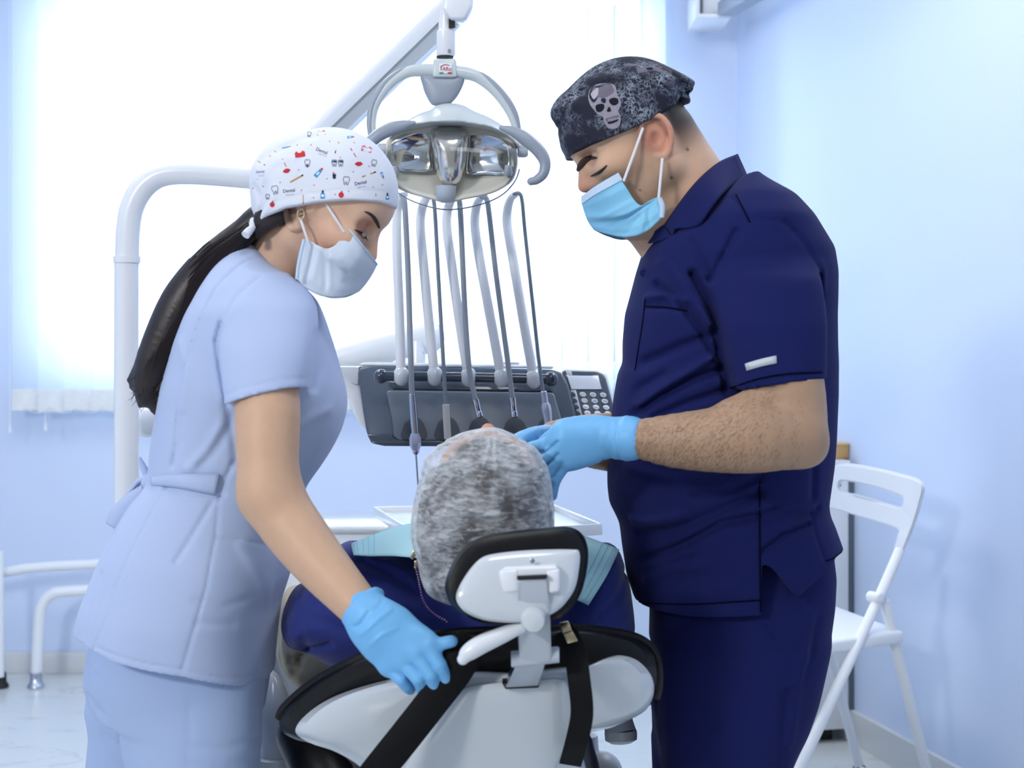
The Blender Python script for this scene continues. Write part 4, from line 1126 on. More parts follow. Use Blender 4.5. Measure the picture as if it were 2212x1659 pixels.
# ------------------------------------------------------------------ people: common tools
class Frame:
    """head frame: f forward, l towards the camera side, u up; origin in the middle of the head at ear level"""
    def __init__(s, sx, pitch, yaw, ear_px, d, half=.072, roll=0.0):
        a, b_ = math.radians(pitch), math.radians(yaw)
        s.F = np.array([sx * math.cos(a) * math.cos(b_), -math.sin(b_) * math.cos(a), -math.sin(a)])
        U = np.array([sx * math.sin(a) * math.cos(b_), -math.sin(a) * math.sin(b_), math.cos(a)])
        Lv = np.cross(s.F, U)
        if Lv[1] > 0: Lv = -Lv
        if roll:
            r = math.radians(roll); U, Lv = U * math.cos(r) + Lv * math.sin(r), Lv * math.cos(r) - U * math.sin(r)
        s.U, s.L = U, Lv
        s.o = P(ear_px[0], ear_px[1], d - half) - s.L * half
        s.R = np.stack([s.F, s.L, s.U])
    def __call__(s, f, l, u):
        return s.o + s.F * f + s.L * l + s.U * u
def make_head(fd, H, s=1.0, jaw=1.0, nose=1.0, lf=1.0, jl=1.0, ff=1.0, cf=.004, cr=.096):
    E = lambda f, l, u, a, b_, c, k=.02, mode='add': fd.ell(H(f * s, l * s, u * s), (a * s, b_ * s, c * s), H.R, k * s, mode)
    C = lambda p, q, r0, r1, k=.02: fd.cap(H(*[x * s for x in p]), H(*[x * s for x in q]), r0 * s, r1 * s, k * s)
    E(cf, 0, .046, cr, .076, .086, 0)                       # cranium
    E(.045, 0, -.012, .046, .058, .070, .03)                    # face block
    E(.072, 0, .052, .028, .050, .035, .02)                     # forehead
    for t in (-1, 1):
        C((.088 * ff, .006 * t, .040), (.070, .044 * t, .040), .010, .012, .014)     # brow ridge
        E(.062, .046 * t, -.004, .026, .016, .018, .022)        # cheekbone
        C((-.004, .056 * t * jl, -.040), (.072 * ff, .018 * t, -.096 * lf), .017 * jaw, .016 * jaw, .025)   # jaw line
        C((.000, .060 * t, .000), (-.004, .056 * t * jl, -.042), .016, .017 * jl, .02)
        E(.094 * ff, .031 * t, .019, .014, .017, .010, .014, 'sub')  # eye socket
        E(.0735 * ff, .0315 * t, .018, .0142, .0142, .0142, .004)      # closed lid over the eye
    E(.080 * ff, 0, -.095 * lf, .017, .022, .016, .025)                   # chin
    E(.080 * ff, 0, -.052, .020, .028, .030, .02)                    # mouth area
    C((.089 * ff, 0, .026), (.112 * nose, 0, -.018), .0075, .0105, .008)            # nose
    for t in (-1, 1): E(.099 * nose, .011 * t, -.022, .012, .008, .009, .008)
    for t in (-1, 1): C((.096, .010 * t, -.062), (.099, 0, -.063), .007, .008, .008)
    # near and far ear
    for t in (1, -1):
        hx = [(.010, .066, -.002), (.015, .073, .014), (.012, .078, .028), (.000, .081, .036), (-.014, .084, .032), (-.022, .086, .016), (-.021, .085, -.002), (-.013, .080, -.018), (-.002, .075, -.027), (.006, .071, -.022)]
        fd.ell(H(-.005 * s, .074 * t * s, .006 * s), (.017 * s, .006 * s, .029 * s), H.R, .004)
        fd.chain([H(a * s, b_ * t * s, c * s) for a, b_, c in hx], [.0036 * s, .0042 * s, .0044 * s, .0044 * s, .0046 * s, .0046 * s, .0044 * s, .005 * s, .0066 * s, .006 * s], .003)
        fd.ell(H(.000 * s, .083 * t * s, .003 * s), (.009 * s, .008 * s, .012 * s), H.R, .003, 'sub')    # concha
        fd.ell(H(-.004 * s, .087 * t * s, .022 * s), (.012 * s, .005 * s, .007 * s), H.R, .003, 'sub')   # scapha
def bvh_of(V, Q):
    return BVHTree.FromPolygons([tuple(v) for v in V], [tuple(map(int, q)) for q in Q])
def hit(bvh, u, v, off=0.0008, Y=2.2):
    d = PV(u, v, 1.0) - Vector((0, 0, CH)); d.normalize()
    o_ = Vector((0, 0, CH))
    h, n, i, t = bvh.ray_cast(o_, d)
    if h is None: return None
    return np.array(h - d * off)
def surf_tube(bvh, px, rad, n=8, sm=4, off=.0004):
    """tube lying on a surface along a pixel polyline"""
    r = [rad] * len(px) if np.isscalar(rad) else list(rad)
    c = catmull([np.array([u, v, q]) for (u, v), q in zip(px, r)], sm)
    hs = [(hit(bvh, u, v, off), q) for u, v, q in c]
    hs = [(p, q) for p, q in hs if p is not None]
    return tube([p for p, q in hs], [max(q, .0002) for p, q in hs], n, 1)
def hand(fd, wrist, palm_end, fingers, thumb, r=.0092, pr=(.025, .037), flat=None, fl=.55, k=.010):
    """gloved hand: palm from wrist to knuckles, four bent fingers (list of joint lists), a thumb"""
    fd.cap(wrist, palm_end, pr[0], pr[1], 0, 'add', flat, fl)
    for j, f_ in enumerate(fingers):
        rr = r * (1.0, 1.04, .98, .88)[j]
        fd.cap(np.asarray(wrist) * .45 + np.asarray(f_[0]) * .55, f_[0], rr * 1.25, rr * 1.18, k)
        for i in range(len(f_) - 1):
            fd.cap(f_[i], f_[i + 1], rr * (1.12 - .09 * i), rr * (1.06 - .09 * i), .004)
    for i in range(len(thumb) - 1):
        fd.cap(thumb[i], thumb[i + 1], r * (1.5 - .18 * i), r * (1.25 - .12 * i), .010 if i == 0 else .005)
def mix3(a, b_, t): return np.asarray(a) * (1 - t[:, None]) + np.asarray(b_) * t[:, None]
def sstep(x, a, b_):
    t = np.clip((x - a) / (b_ - a), 0, 1); return t * t * (3 - 2 * t)
def L3(r, g, b_): return np.array(rgb(r, g, b_)[:3])
def pxof(V):
    return CX + V[:, 0] * F / V[:, 1], HZ + (CH - V[:, 2]) * F / V[:, 1]
M['skin'] = pbr('skin', rgb(210, 172, 146), .5, spec=.35, noise=.05, nscale=90, bump=.12, bscale=500, bdist=.0006, attr='Tint', sss=.12)
M['glove'] = pbr('nitrile_glove', rgb(118, 186, 238), .45, spec=.4, bump=.10, bscale=260, bdist=.001, sss=0)
M['scrub_light'] = pbr('pale_blue_cotton', rgb(181, 197, 231), .85, spec=.15, noise=.02, nscale=500, bump=.25, bscale=700, bdist=.0004, sheen=.15)
M['scrub_navy'] = pbr('navy_cotton', rgb(25, 32, 85), .85, spec=.1, noise=.05, nscale=500, bump=.25, bscale=800, bdist=.0004, sheen=.02)
M['mask_white'] = pbr('mask_pale', rgb(216, 227, 242), .8, bump=.15, bscale=600, bdist=.0005)
M['mask_blue'] = pbr('mask_blue', rgb(138, 204, 238), .75, bump=.15, bscale=600, bdist=.0005)
M['mask_edge'] = pbr('mask_welt', rgb(196, 218, 240), .75, bump=.2, bscale=900, bdist=.0005)
M['elastic'] = pbr('white_elastic', rgb(232, 232, 236), .7)
M['hair'] = pbr('dark_brown_hair', rgb(34, 26, 26), .45, noise=.2, nscale=40, bump=.15, bscale=300)
M['brow'] = pbr('brow_hair', rgb(52, 38, 34), .7)
M['lash'] = pbr('lash', rgb(30, 22, 22), .6)
M['eye'] = pbr('eye_white', rgb(170, 158, 152), .3)
M['iris'] = pbr('iris', rgb(48, 32, 26), .12)
M['shoe'] = pbr('white_clog', rgb(226, 228, 232), .4)

# ================================================================== assistant
HA = Frame(1, 27, 14, (652, 458), 2.215, .066)
D = 2.245
lo = np.array([P(150, 0, D)[0], 1.86, P(0, 1560, D)[2]]); hi = np.array([P(900, 0, D)[0], 2.50, P(0, 270, D)[2]])
lo[0] = P(300, 0, D)[0]; hi[0] = P(870, 0, D)[0]
f_ = Field(lo, hi, .0023)
make_head(f_, HA, .93, .8, .93, .80, .84)
f_.chain([P(642, 490, 2.215), P(612, 552, 2.225), P(575, 620, 2.24)], [.047, .046, .055], .02)
f_.cap(P(548, 700, 2.15), P(560, 700, 2.34), .042, .042, .03)                 # shoulders
f_.chain([P(560, 650, 2.24), P(540, 860, 2.24), P(470, 1050, 2.24), P(400, 1240, 2.24)], [.05, .065, .065, .085], .03)
# near arm
f_.chain([P(568, 720, 2.11), P(577, 860, 2.058), P(578, 980, 2.035), P(582, 1065, 2.025)], [.036, .0440, .0415, .0395], .01)
f_.chain([P(582, 1065, 2.025), P(624, 1130, 2.015), P(690, 1215, 1.985), P(770, 1305, 1.945), P(800, 1340, 1.93)], [.0395, .0405, .0355, .0275, .026], .02)
# far arm hanging on the other side
f_.chain([P(560, 690, 2.36), P(540, 880, 2.41), P(500, 1050, 2.41), P(455, 1290, 2.42)], [.038, .04, .036, .024], .02)
wo, V, Q = sdf_obj('person', f_, M['skin'], None, 2)
assistant = wo
tag(wo, 'person in pale blue scrubs and white printed cap leaning on the chair', 'person')
uu, vv = pxof(V)
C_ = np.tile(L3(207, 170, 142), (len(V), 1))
C_ = mix3(C_, L3(224, 184, 158), 1 - sstep(vv, 520, 640))  # face and neck painted lighter to make up for the backlight
eyec = HA(.085 * .93, .034 * .93, .022 * .93)
de = np.linalg.norm(V - eyec, axis=1)
C_ = mix3(C_, L3(190, 122, 98), .65 * (1 - sstep(de, .010, .024)))
ck = HA(.055 * .93, .05 * .93, -.018); dc = np.linalg.norm(V - ck, axis=1)
C_ = mix3(C_, L3(222, 160, 140), .4 * (1 - sstep(dc, .0, .045)))
# dark hairline below the cap at the nape
hl = (1 - sstep(np.hypot((uu - 590) / 62, (vv - 458) / 36), .75, 1.05)) * (uu < 640)
C_ = mix3(C_, L3(40, 30, 28), .9 * hl)
nl = np.linalg.norm(V - HA(-.002, .076, .004), axis=1)
C_ = mix3(C_, L3(190, 132, 110), .35 * (1 - sstep(nl, .0, .03)))
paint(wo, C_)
bvA = bvh_of(V, Q)
def pk(mb_, nm, mat, par, sharp=40):
    o_ = mb_.build(nm, mat, par, sharp); return o_
# eye, lashes, brow
for t in (1, -1):
    c = hit(bvA, 781, 508, -.0012) if t > 0 else HA(.0765, -.0300, .013)
    if c is None: c = HA(.0765, .03, .013)
    mb = MB(); mb.add(*ball(c, (.0062, .0050, .0044))); e_ = pk(mb, 'eye', M['eye'], wo)
    c2 = (hit(bvA, 784, 509.5, -.0002) if t > 0 else c + HA.F * .004)
    mb = MB(); mb.add(*ball(c2 if c2 is not None else c, (.0050, .0046, .0042))); pk(mb, 'iris', M['iris'], e_)
mb = MB(); mb.add(*surf_tube(bvA, [(787, 457), (795, 460), (804, 466), (813, 478), (819, 492)], [.0006, .0017, .0024, .0028, .0016], 8, 5, .0003)); pk(mb, 'eyebrow', M['brow'], wo)
mb = MB(); mb.add(*surf_tube(bvA, [(766, 496), (772, 499), (779, 502), (786, 506), (791, 512)], [.0006, .0012, .0016, .0015, .0008], 8, 4, .0006))
for q in np.linspace(.15, 1, 9):
    u, v = np.interp(q, [0, .33, .66, 1], [768, 776, 785, 791]), np.interp(q, [0, .33, .66, 1], [498, 501, 506, 512])
    p = hit(bvA, u, v, .0008)
    if p is not None: mb.add(*tube([p, p + HA.F * .004 - HA.U * .003 + HA.L * .001, p + HA.F * .007 - HA.U * .004 + HA.L * .001], [.0004, .0003, .00012], 5, 3))
pk(mb, 'eyelashes', M['lash'], wo)
# earring: pale gold open link
mb = MB()
ec = hit(bvA, 651, 463, .002)
if ec is None: ec = HA(0, .08, -.01)
th = [(-4.5, -9), (3, -11), (7, -3), (6, 6), (1, 11), (-6, 8), (-7, -2)]
def ep(a, b_): return ec + np.array([a * .00065, -.003, -b_ * .00065])
lp = smooth_loop([ep(a, b_) for a, b_ in th], 4); mb.add(*tube(list(lp) + [lp[0], lp[1]], .0013, 8, 1)); mb.add(*tube([ep(-5, 1), ep(5, -2)], .0012, 8, 1))
pk(mb, 'earring', M['gold'], wo)

# scrub top
f_ = Field((P(140, 0, D)[0], 2.0, P(0, 1535, D)[2]), (P(790, 0, D)[0], 2.50, P(0, 515, D)[2]), .0028)
rows = [(524, 528, 545), (530, 520, 556), (545, 500, 582), (570, 478, 603), (592, 461, 628), (607, 453, 644), (629, 440, 664), (648, 430, 682), (685, 410, 697), (740, 386, 716), (800, 367, 734), (835, 356, 744), (865, 350, 749),
        (890, 345, 747), (930, 337, 736), (970, 331, 716), (1010, 328, 690), (1045, 322, 664), (1080, 290, 648), (1110, 272, 640), (1150, 250, 632), (1200, 227, 630), (1240, 211, 624), (1300, 188, 604), (1350, 176, 597),
        (1400, 170, 592), (1450, 172, 588), (1520, 176, 577)]
f_.stack(rows, D, [(524, 2.245), (1520, 2.245)],
         [(524, .045), (545, .075), (580, .115), (630, .155), (680, .172), (760, .165), (850, .155), (950, .135), (1030, .125), (1100, .140), (1200, .165), (1320, .178), (1520, .172)],
         hem=[(165, 1398), (210, 1412), (250, 1427), (330, 1444), (400, 1458), (450, 1476), (520, 1502), (580, 1513)], hd=2.09, top=[(510, 531), (527, 529), (551, 531), (577, 542), (600, 569), (626, 591), (650, 606), (800, 606)], exp=2.3, soft=9)
# near sleeve, open at the bottom
f_.stack([(590, 520, 610), (620, 490, 655), (660, 474, 682), (720, 472, 688), (780, 478, 686), (830, 486, 680), (860, 492, 678), (890, 496, 672)], 2.10,
         [(590, 2.16), (660, 2.115), (760, 2.085), (890, 2.065)], [(590, .05), (660, .062), (780, .064), (890, .064)],
         hem=[(480, 880), (498, 873), (530, 861), (560, 852), (600, 842), (640, 834), (660, 834), (672, 845), (690, 858)], k=.022, exp=2.1, soft=10)
f_.cap(P(587, 950, 2.055), P(584, 872, 2.062), .0490, .046, .003, 'sub')
f_.cap(P(560, 690, 2.37), P(560, 850, 2.40), .058, .062, .03)
# folds and seams
nr = 2.16
for a, b_, w, am in [((486, 700), [(474, 740), (482, 800), (492, 860)], 7, .006), ((497, 690), [(520, 640), (560, 600)], 5, .0022), ((552, 545), [(520, 560), (470, 615), (430, 700), (396, 800), (375, 900), (362, 1010)], 3.5, .0022),
                     ((492, 875), [(500, 930), (506, 1000)], 10, .006), ((505, 900), [(470, 960), (430, 1005)], 12, .004), ((478, 920), [(440, 980), (400, 1015)], 11, -.004), ((360, 1010), [(380, 960), (385, 900)], 9, .003),
                     ((640, 1050), [(690, 1000), (735, 930)], 5, .002), ((655, 1010), [(690, 960), (715, 930)], 10, .003), ((645, 920), [(680, 900), (720, 880)], 12, -.003), ((690, 720), [(680, 800), (672, 840)], 8, .004),
                     ((345, 1055), [(320, 1110), (290, 1170), (255, 1260), (232, 1340), (205, 1400)], 3.2, .0022), ((468, 1075), [(466, 1150), (452, 1260), (425, 1360), (402, 1440)], 3.0, .0020),
                     ((455, 1085), [(420, 1150), (385, 1210)], 6, .003), ((470, 1160), [(520, 1170), (570, 1190), (600, 1215)], 3, .0020), ((476, 1072), [(466, 1078)], 5, .004), ((538, 1080), [(560, 1160), (590, 1230)], 10, .005),
                     ((582, 1150), [(600, 1210), (598, 1280)], 11, .005), ((520, 1180), [(560, 1260), (575, 1340)], 14, -.003), ((430, 1290), [(480, 1310), (530, 1300)], 9, .0015), ((435, 1340), [(500, 1350)], 8, .0015),
                     ((215, 1395), [(260, 1408), (330, 1424), (400, 1437), (470, 1462), (575, 1492)], 2.6, .0014), ((500, 852), [(560, 832), (620, 818), (668, 816)], 2.4, .0014), ((380, 740), [(400, 800), (390, 880)], 10, -.002),
                     ((205, 1250), [(190, 1330), (180, 1390)], 7, .002), ((340, 1055), [(400, 1080), (465, 1075)], 8, .003), ((500, 1000), [(480, 1040), (470, 1062)], 6, .004)]:
    f_.crease(a, b_, w, am, 2.10, nr)
top, V, Q = sdf_obj('scrub_top', f_, M['scrub_light'], wo, 2)
bvT = bvh_of(V, Q)
# sash around the waist with its bow at the back
mb = MB()
def sash(px, ws):
    pts = [hit(bvT, u, v, .003) for u, v in px]
    pts = [p if p is not None else P(u, v, 2.10) for p, (u, v) in zip(pts, px)]
    return pts
sp_t = [(326, 1030), (355, 1026), (390, 1024), (430, 1024), (474, 1024)]; sp_b = [(328, 1048), (355, 1050), (390, 1054), (430, 1062), (466, 1069)]
A1, B1 = catmull(sash(sp_t, 0), 5), catmull(sash(sp_b, 0), 5)
n_ = len(A1); V_, F_ = [], []
for s_ in np.linspace(0, 1, 5):
    for i in range(n_): V_.append(A1[i] * (1 - s_) + B1[i] * s_ - np.array([0, .0035 * math.sin(math.pi * s_), 0]))
mb.add(V_, gridfaces(5, n_)); o = pk(mb, 'sash', M['scrub_light'], wo); solid(o, .0025, 0)
def ribbon(nm, left, right, Y0, Y1, curl=.004):
    """flat cloth strip between two pixel curves"""
    A_ = catmull([P(u, v, Y0 + (Y1 - Y0) * i / (len(left) - 1)) for i, (u, v) in enumerate(left)], 5)
    B_ = catmull([P(u, v, Y0 + (Y1 - Y0) * i / (len(right) - 1) + .006) for i, (u, v) in enumerate(right)], 5)
    n_ = min(len(A_), len(B_)); V_ = []
    for s_ in np.linspace(0, 1, 5):
        for i in range(n_): V_.append(A_[i] * (1 - s_) + B_[i] * s_ - np.array([0, curl * math.sin(math.pi * s_), 0]))
    m_ = MB(); m_.add(V_, gridfaces(5, n_)); o_ = pk(m_, nm, M['scrub_light'], wo); solid(o_, .0016, 0); return o_
YBw = 2.20
mb = MB(); mb.add(*ball(P(319, 1044, YBw), (.010, .010, .013))); mb.add(*ball(P(328, 1040, YBw - .004), (.007, .008, .009))); pk(mb, 'sash_knot', M['scrub_light'], wo)
ribbon('sash_loop', [(314, 1034), (303, 1010), (301, 988)], [(328, 1032), (318, 1010), (303, 986)], YBw, YBw + .01)
ribbon('sash_loop', [(312, 1032), (296, 1036), (276, 1062), (262, 1085)], [(316, 1040), (302, 1048), (288, 1068), (282, 1080)], YBw - .004, YBw - .004)
ribbon('sash_tail', [(298, 1052), (264, 1076), (238, 1102), (229, 1130)], [(326, 1062), (312, 1092), (294, 1122), (264, 1148)], YBw - .008, YBw - .012, .006)
ribbon('sash_tail', [(268, 1146), (258, 1160), (244, 1180), (226, 1203)], [(290, 1120), (282, 1142), (262, 1168), (236, 1204)], YBw - .002, YBw + .004, .003)

# trousers and clogs
f_ = Field((P(150, 0, D)[0], 2.0, .045), (P(660, 0, D)[0], 2.48, P(0, 1290, D)[2]), .005)
f_.stack([(1300, 230, 570), (1400, 195, 590), (1470, 186, 578), (1540, 215, 566)], D, [(1300, 2.25), (1540, 2.25)], [(1300, .13), (1400, .145), (1540, .14)], top=[(150, 1395), (250, 1420), (330, 1437), (400, 1450), (470, 1478), (520, 1490), (600, 1503)], hd=2.10, exp=2.2, soft=10)
f_.stack([(1380, 205, 570), (1510, 232, 562), (1580, 256, 563), (1659, 272, 558), (1900, 310, 540), (2200, 330, 500), (2370, 335, 490)], D - .07, [(1380, 2.19), (2370, 2.17)], [(1380, .080), (1659, .088), (2000, .075), (2370, .07)], top=[(150, 1395), (250, 1420), (330, 1437), (400, 1450), (470, 1478), (520, 1490), (600, 1503)], hd=2.10, k=.012, exp=2.2, soft=10)
f_.stack([(1440, 184, 520), (1478, 190, 500), (1510, 188, 480), (1535, 184, 470), (1560, 190, 460), (1590, 194, 450), (1630, 190, 440), (1659, 187, 430), (1900, 200, 400), (2200, 215, 380), (2370, 220, 370)], D + .08, [(1440, 2.33), (2370, 2.33)], [(1440, .09), (1659, .085), (2000, .07), (2370, .065)], k=.012, exp=2.2, soft=5)
for a, b_, w, am in [((436, 1470), [(432, 1560), (428, 1670)], 3, .0018), ((200, 1500), [(220, 1520), (240, 1526)], 9, .006), ((192, 1555), [(225, 1575), (262, 1570)], 10, .006), ((196, 1620), [(230, 1640), (255, 1610)], 9, .005), ((440, 1580), [(500, 1590), (552, 1585)], 8, .002), ((440, 1620), [(500, 1632), (550, 1628)], 9, .002), ((190, 1430), [(215, 1450), (235, 1448)], 6, .003)]:
    f_.crease(a, b_, w, am, 2.18)
M['scrub_legs'] = pbr('mid_blue_cotton', rgb(168, 188, 225), .85, spec=.2, noise=.02, nscale=500, bump=.25, bscale=700, bdist=.0004, sheen=.15)
sdf_obj('trousers', f_, M['scrub_legs'], wo, 2)
for du_, yy in ((0, 2.17), (-130, 2.33)):
    x = P(420 + du_, 0, 2.2)[0]
    f_ = Field((x - .10, yy - .07, 0), (x + .22, yy + .07, .13), .005)
    f_.chain([np.array([x - .02, yy, .045]), np.array([x + .08, yy, .045]), np.array([x + .14, yy, .035])], [.043, .043, .033], .02)
    f_.op(f_.lo, f_.lo + f_.n * f_.h, lambda x_, y_, z_: (0.006 - z_) + 0 * x_ + 0 * y_, 0, 'int')
    sdf_obj('clog', f_, M['shoe'], wo, 2)

# gloves
f_ = Field(P(735, 1525, 1.90) - (.02, .06, .01), P(1000, 1255, 1.93) + (.02, .08, .01), .0019)
YH = 1.915
knu = [P(925, 1395, YH - .012), P(898, 1412, YH - .014), P(868, 1428, YH - .010), P(838, 1442, YH - .002)]
fing = [[knu[0], P(950, 1436, YH - .018), P(962, 1466, YH - .008), P(964, 1486, YH)],
        [knu[1], P(930, 1458, YH - .020), P(938, 1482, YH - .008), P(937, 1497, YH + .004)],
        [knu[2], P(902, 1466, YH - .018), P(912, 1484, YH - .006), P(913, 1494, YH + .006)],
        [knu[3], P(866, 1468, YH - .010), P(878, 1482, YH - .002), P(886, 1490, YH + .008)]]
f_.chain([P(770, 1298, 1.946), P(786, 1318, 1.937), P(815, 1352, 1.924), P(828, 1366, 1.922)], [.0318, .0305, .0310, .0315], .010, 'add', (0, -1, 0), .9)
f_.cap(P(814, 1354, 1.922), P(868, 1404, YH + .004), .031, .0370, .02, 'add', (0, -1, 0), .52)
f_.chain([P(845, 1370, 1.918), P(890, 1402, YH - .004)], [.032, .027], .02, 'add', (0, -1, 0), .5)
for j, fg in enumerate(fing):
    rr = (.0087, .0086, .0084, .0078)[j]
    f_.cap(P(852, 1380, YH), fg[0], rr * 1.35, rr * 1.22, .012)
    for i in range(3): f_.cap(fg[i], fg[i + 1], rr * (1.12, 1.0, .97)[i], rr * (1.0, .97, .86)[i], .0012)
f_.chain([P(868, 1372, YH), P(912, 1372, YH - .006), P(944, 1390, YH - .010), P(972, 1386, YH - .012), P(977, 1385, YH - .012)], [.0150, .0105, .0082, .0080, .0070], .008)
# trim at the cuff, rolled cuff and creases
pc = P(783, 1308, 1.94); pn = P(815, 1352, 1.925) - P(772, 1300, 1.945); pn /= np.linalg.norm(pn)
f_.op(f_.lo, f_.lo + f_.n * f_.h, lambda x_, y_, z_: -((x_ - pc[0]) * pn[0] + (y_ - pc[1]) * pn[1] + (z_ - pc[2]) * pn[2]), 0, 'int')
ca, cb = P(742, 1338, 1.945), P(824, 1278, 1.945)
axc = P(800, 1335, 1.930) - P(770, 1298, 1.948); axc /= np.linalg.norm(axc)
cc_ = (ca + cb) / 2; rad = np.linalg.norm(cb - ca) / 2 - .003
e1 = (cb - ca) / np.linalg.norm(cb - ca); e2 = np.cross(axc, e1)
ring_ = [cc_ + (e1 * math.cos(t) + e2 * math.sin(t) * .95) * rad for t in np.linspace(0, 2 * math.pi, 15)]
f_.chain(ring_, [.0045 + .0012 * math.sin(i * 2.3) for i in range(15)], .006)
for a, b_, w, am in [((780, 1368), [(820, 1330), (846, 1312)], 4, -.0022), ((772, 1352), [(800, 1325), (826, 1300)], 5, .0018), ((797, 1390), [(830, 1362), (860, 1350)], 4, -.0016), ((762, 1350), [(780, 1345), (800, 1315)], 4, .0018), ((950, 1452), [(960, 1440)], 5, -.0006), ((772, 1310), [(790, 1330), (762, 1352)], .1, 0)]:
    f_.crease(a, b_, w, am, 1.92)
sdf_obj('glove', f_, M['glove'], wo, 1)
w0 = P(455, 1285, 2.42); f_ = Field(w0 - (.07, .07, .21), w0 + (.10, .07, .05), .003)
hand(f_, w0, w0 + (.01, 0, -.09), [[w0 + (.01, q, -.095), w0 + (.03, q, -.13), w0 + (.03, q * .9, -.16)] for q in (-.03, -.01, .01, .028)], [w0 + (.01, -.02, -.03), w0 + (.035, -.035, -.07), w0 + (.04, -.035, -.10)], flat=(1, 0, 0))
sdf_obj('glove', f_, M['glove'], wo, 1)

# cap
f_ = Field(P(520, 500, D - .0) - (0, .14, 0), P(860, 270, D) + (.01, .12, 0), .0026)
capA = [(548, 482), (541, 455), (538, 425), (536, 395), (541, 362), (560, 330), (590, 303), (640, 286), (700, 282), (755, 286), (795, 305), (820, 335), (834, 380), (843, 420), (851, 444), (800, 450), (740, 455), (690, 458), (640, 468), (600, 480), (570, 486)]
capA = capA[:15] + [(850, 500), (800, 560), (690, 590), (590, 560), (552, 510)]
dc_ = HA.o[1]
f_.inflate(capA, dc_ - .02, .094, 105, 0, 'add', dc_ + .004, 4, 2.2)
f_.ell(HA(.004, 0, .046), np.array((.096, .076, .086)) * .93 + .006, HA.R, .008)
brA = np.array([(520, 482), (548, 480), (565, 470), (620, 450), (690, 438), (760, 433), (820, 435), (850, 443), (880, 450)], float)
def cutA(x, y, z):
    kq = (dc_ - .075) / F
    v = np.interp(CX + x / kq, brA[:, 0], brA[:, 1]); return ((CH - (v - HZ) * kq) - z + 0 * y).astype(np.float32)
f_.op(f_.lo, f_.lo + f_.n * f_.h, cutA, .002, 'int')
for a, b_, w, am in [((548, 478), [(570, 440), (575, 400)], 7, .0028), ((556, 476), [(590, 440), (600, 410)], 6, -.002), ((560, 345), [(600, 320), (650, 312)], 9, .002), ((600, 330), [(640, 300), (680, 292)], 8, .002), ((545, 400), [(560, 420), (562, 450)], 6, .0024), ((574, 372), [(600, 350), (640, 345)], 8, -.0015), ((640, 443), [(720, 428), (845, 432)], 1, 0), ((565, 452), [(640, 426), (740, 412), (838, 414)], 1.8, .0008)]:
    f_.crease(a, b_, w, am, dc_ - .07)
M['cap_white'] = pbr('white_cap_cotton', rgb(224, 229, 241), .85, spec=.2, bump=.25, bscale=800, bdist=.0004)
capo, Vc, Qc = sdf_obj('surgical_cap', f_, M['cap_white'], wo, 2)
bvC = bvh_of(Vc, Qc)
mb = MB(); mb.add(*tube([P(549, 476, 2.165), P(546, 486, 2.16), P(549, 494, 2.165)], [.006, .0055, .004], 10, 4)); mb.add(*tube([P(547, 490, 2.155), P(537, 500, 2.145), P(530, 508, 2.14)], [.004, .006, .0065], 10, 4)); pk(mb, 'cap_tie', M['cap_white'], wo)
# printed motifs of the assistant's cap: flat print laid on the cloth
ink = {n: pbr('ink_' + n, rgb(*c), .85, spec=.1) for n, c in dict(red=(206, 60, 66), blue=(64, 150, 206), navy=(46, 56, 90), gold=(186, 148, 78), grey=(120, 126, 140), white=(240, 243, 250), pink=(214, 140, 160)).items()}
inks = list(ink); PR = MB(); PRm = []
def pr(poly, c):
    pts = [hit(bvC, u, v, .0005) for u, v in poly]
    if any(p is None for p in pts): return
    n0 = len(PR.f); PR.add(pts, [tuple(range(len(pts)))]); PRm.extend([inks.index(c)] * (len(PR.f) - n0))
def prf(uv, fs, c):
    pts = [hit(bvC, u, v, .0005) for u, v in uv]
    fs = [f for f in fs if all(pts[i] is not None for i in f)]
    pts = [p if p is not None else np.zeros(3) for p in pts]
    n0 = len(PR.f); PR.add(pts, fs); PRm.extend([inks.index(c)] * (len(PR.f) - n0))
def rot(poly, u, v, a, s=1.0):
    c_, s_ = math.cos(a), math.sin(a)
    return [(u + (x * c_ - y * s_) * s, v + (x * s_ + y * c_) * s) for x, y in poly]
def line(pts, w, c):
    for (x0, y0), (x1, y1) in zip(pts[:-1], pts[1:]):
        d = math.hypot(x1 - x0, y1 - y0) + 1e-6; nx, ny = -(y1 - y0) / d * w, (x1 - x0) / d * w
        pr([(x0 + nx, y0 + ny), (x1 + nx, y1 + ny), (x1 - nx, y1 - ny), (x0 - nx, y0 - ny)], c)
tooth = [(-6, -7), (-3, -9), (0, -7), (3, -9), (6, -7), (7, -2), (5, 3), (4, 9), (2, 9), (1, 3), (-1, 3), (-2, 9), (-4, 9), (-5, 3), (-7, -2)]
def m_tooth(u, v, a=0, s=1.0):
    p = rot(tooth, u, v, a, s); line(p + [p[0]], .7, 'grey')
def m_brush(u, v, a, c='gold', s=1.0):
    pr(rot([(-15, -1.4), (12, -1.4), (12, 1.4), (-15, 1.6)], u, v, a, s), c); pr(rot([(12, -1.8), (17, -1.8), (17, 1.4), (12, 1.4)], u, v, a, s), 'navy' if c == 'gold' else 'gold')
    pr(rot([(9, -4.5), (16, -4.5), (16, -1.6), (9, -1.6)], u, v, a, s), 'white')
def m_lips(u, v, a=0, s=1.0):
    pr(rot([(-9, 0), (-4, -4), (-1, -5), (0, -4), (2, -5), (5, -4), (9, 0), (4, 4), (0, 5), (-4, 4)], u, v, a, s), 'red'); line(rot([(-7, 0), (0, .8), (7, 0)], u, v, a, s), .5, 'navy')
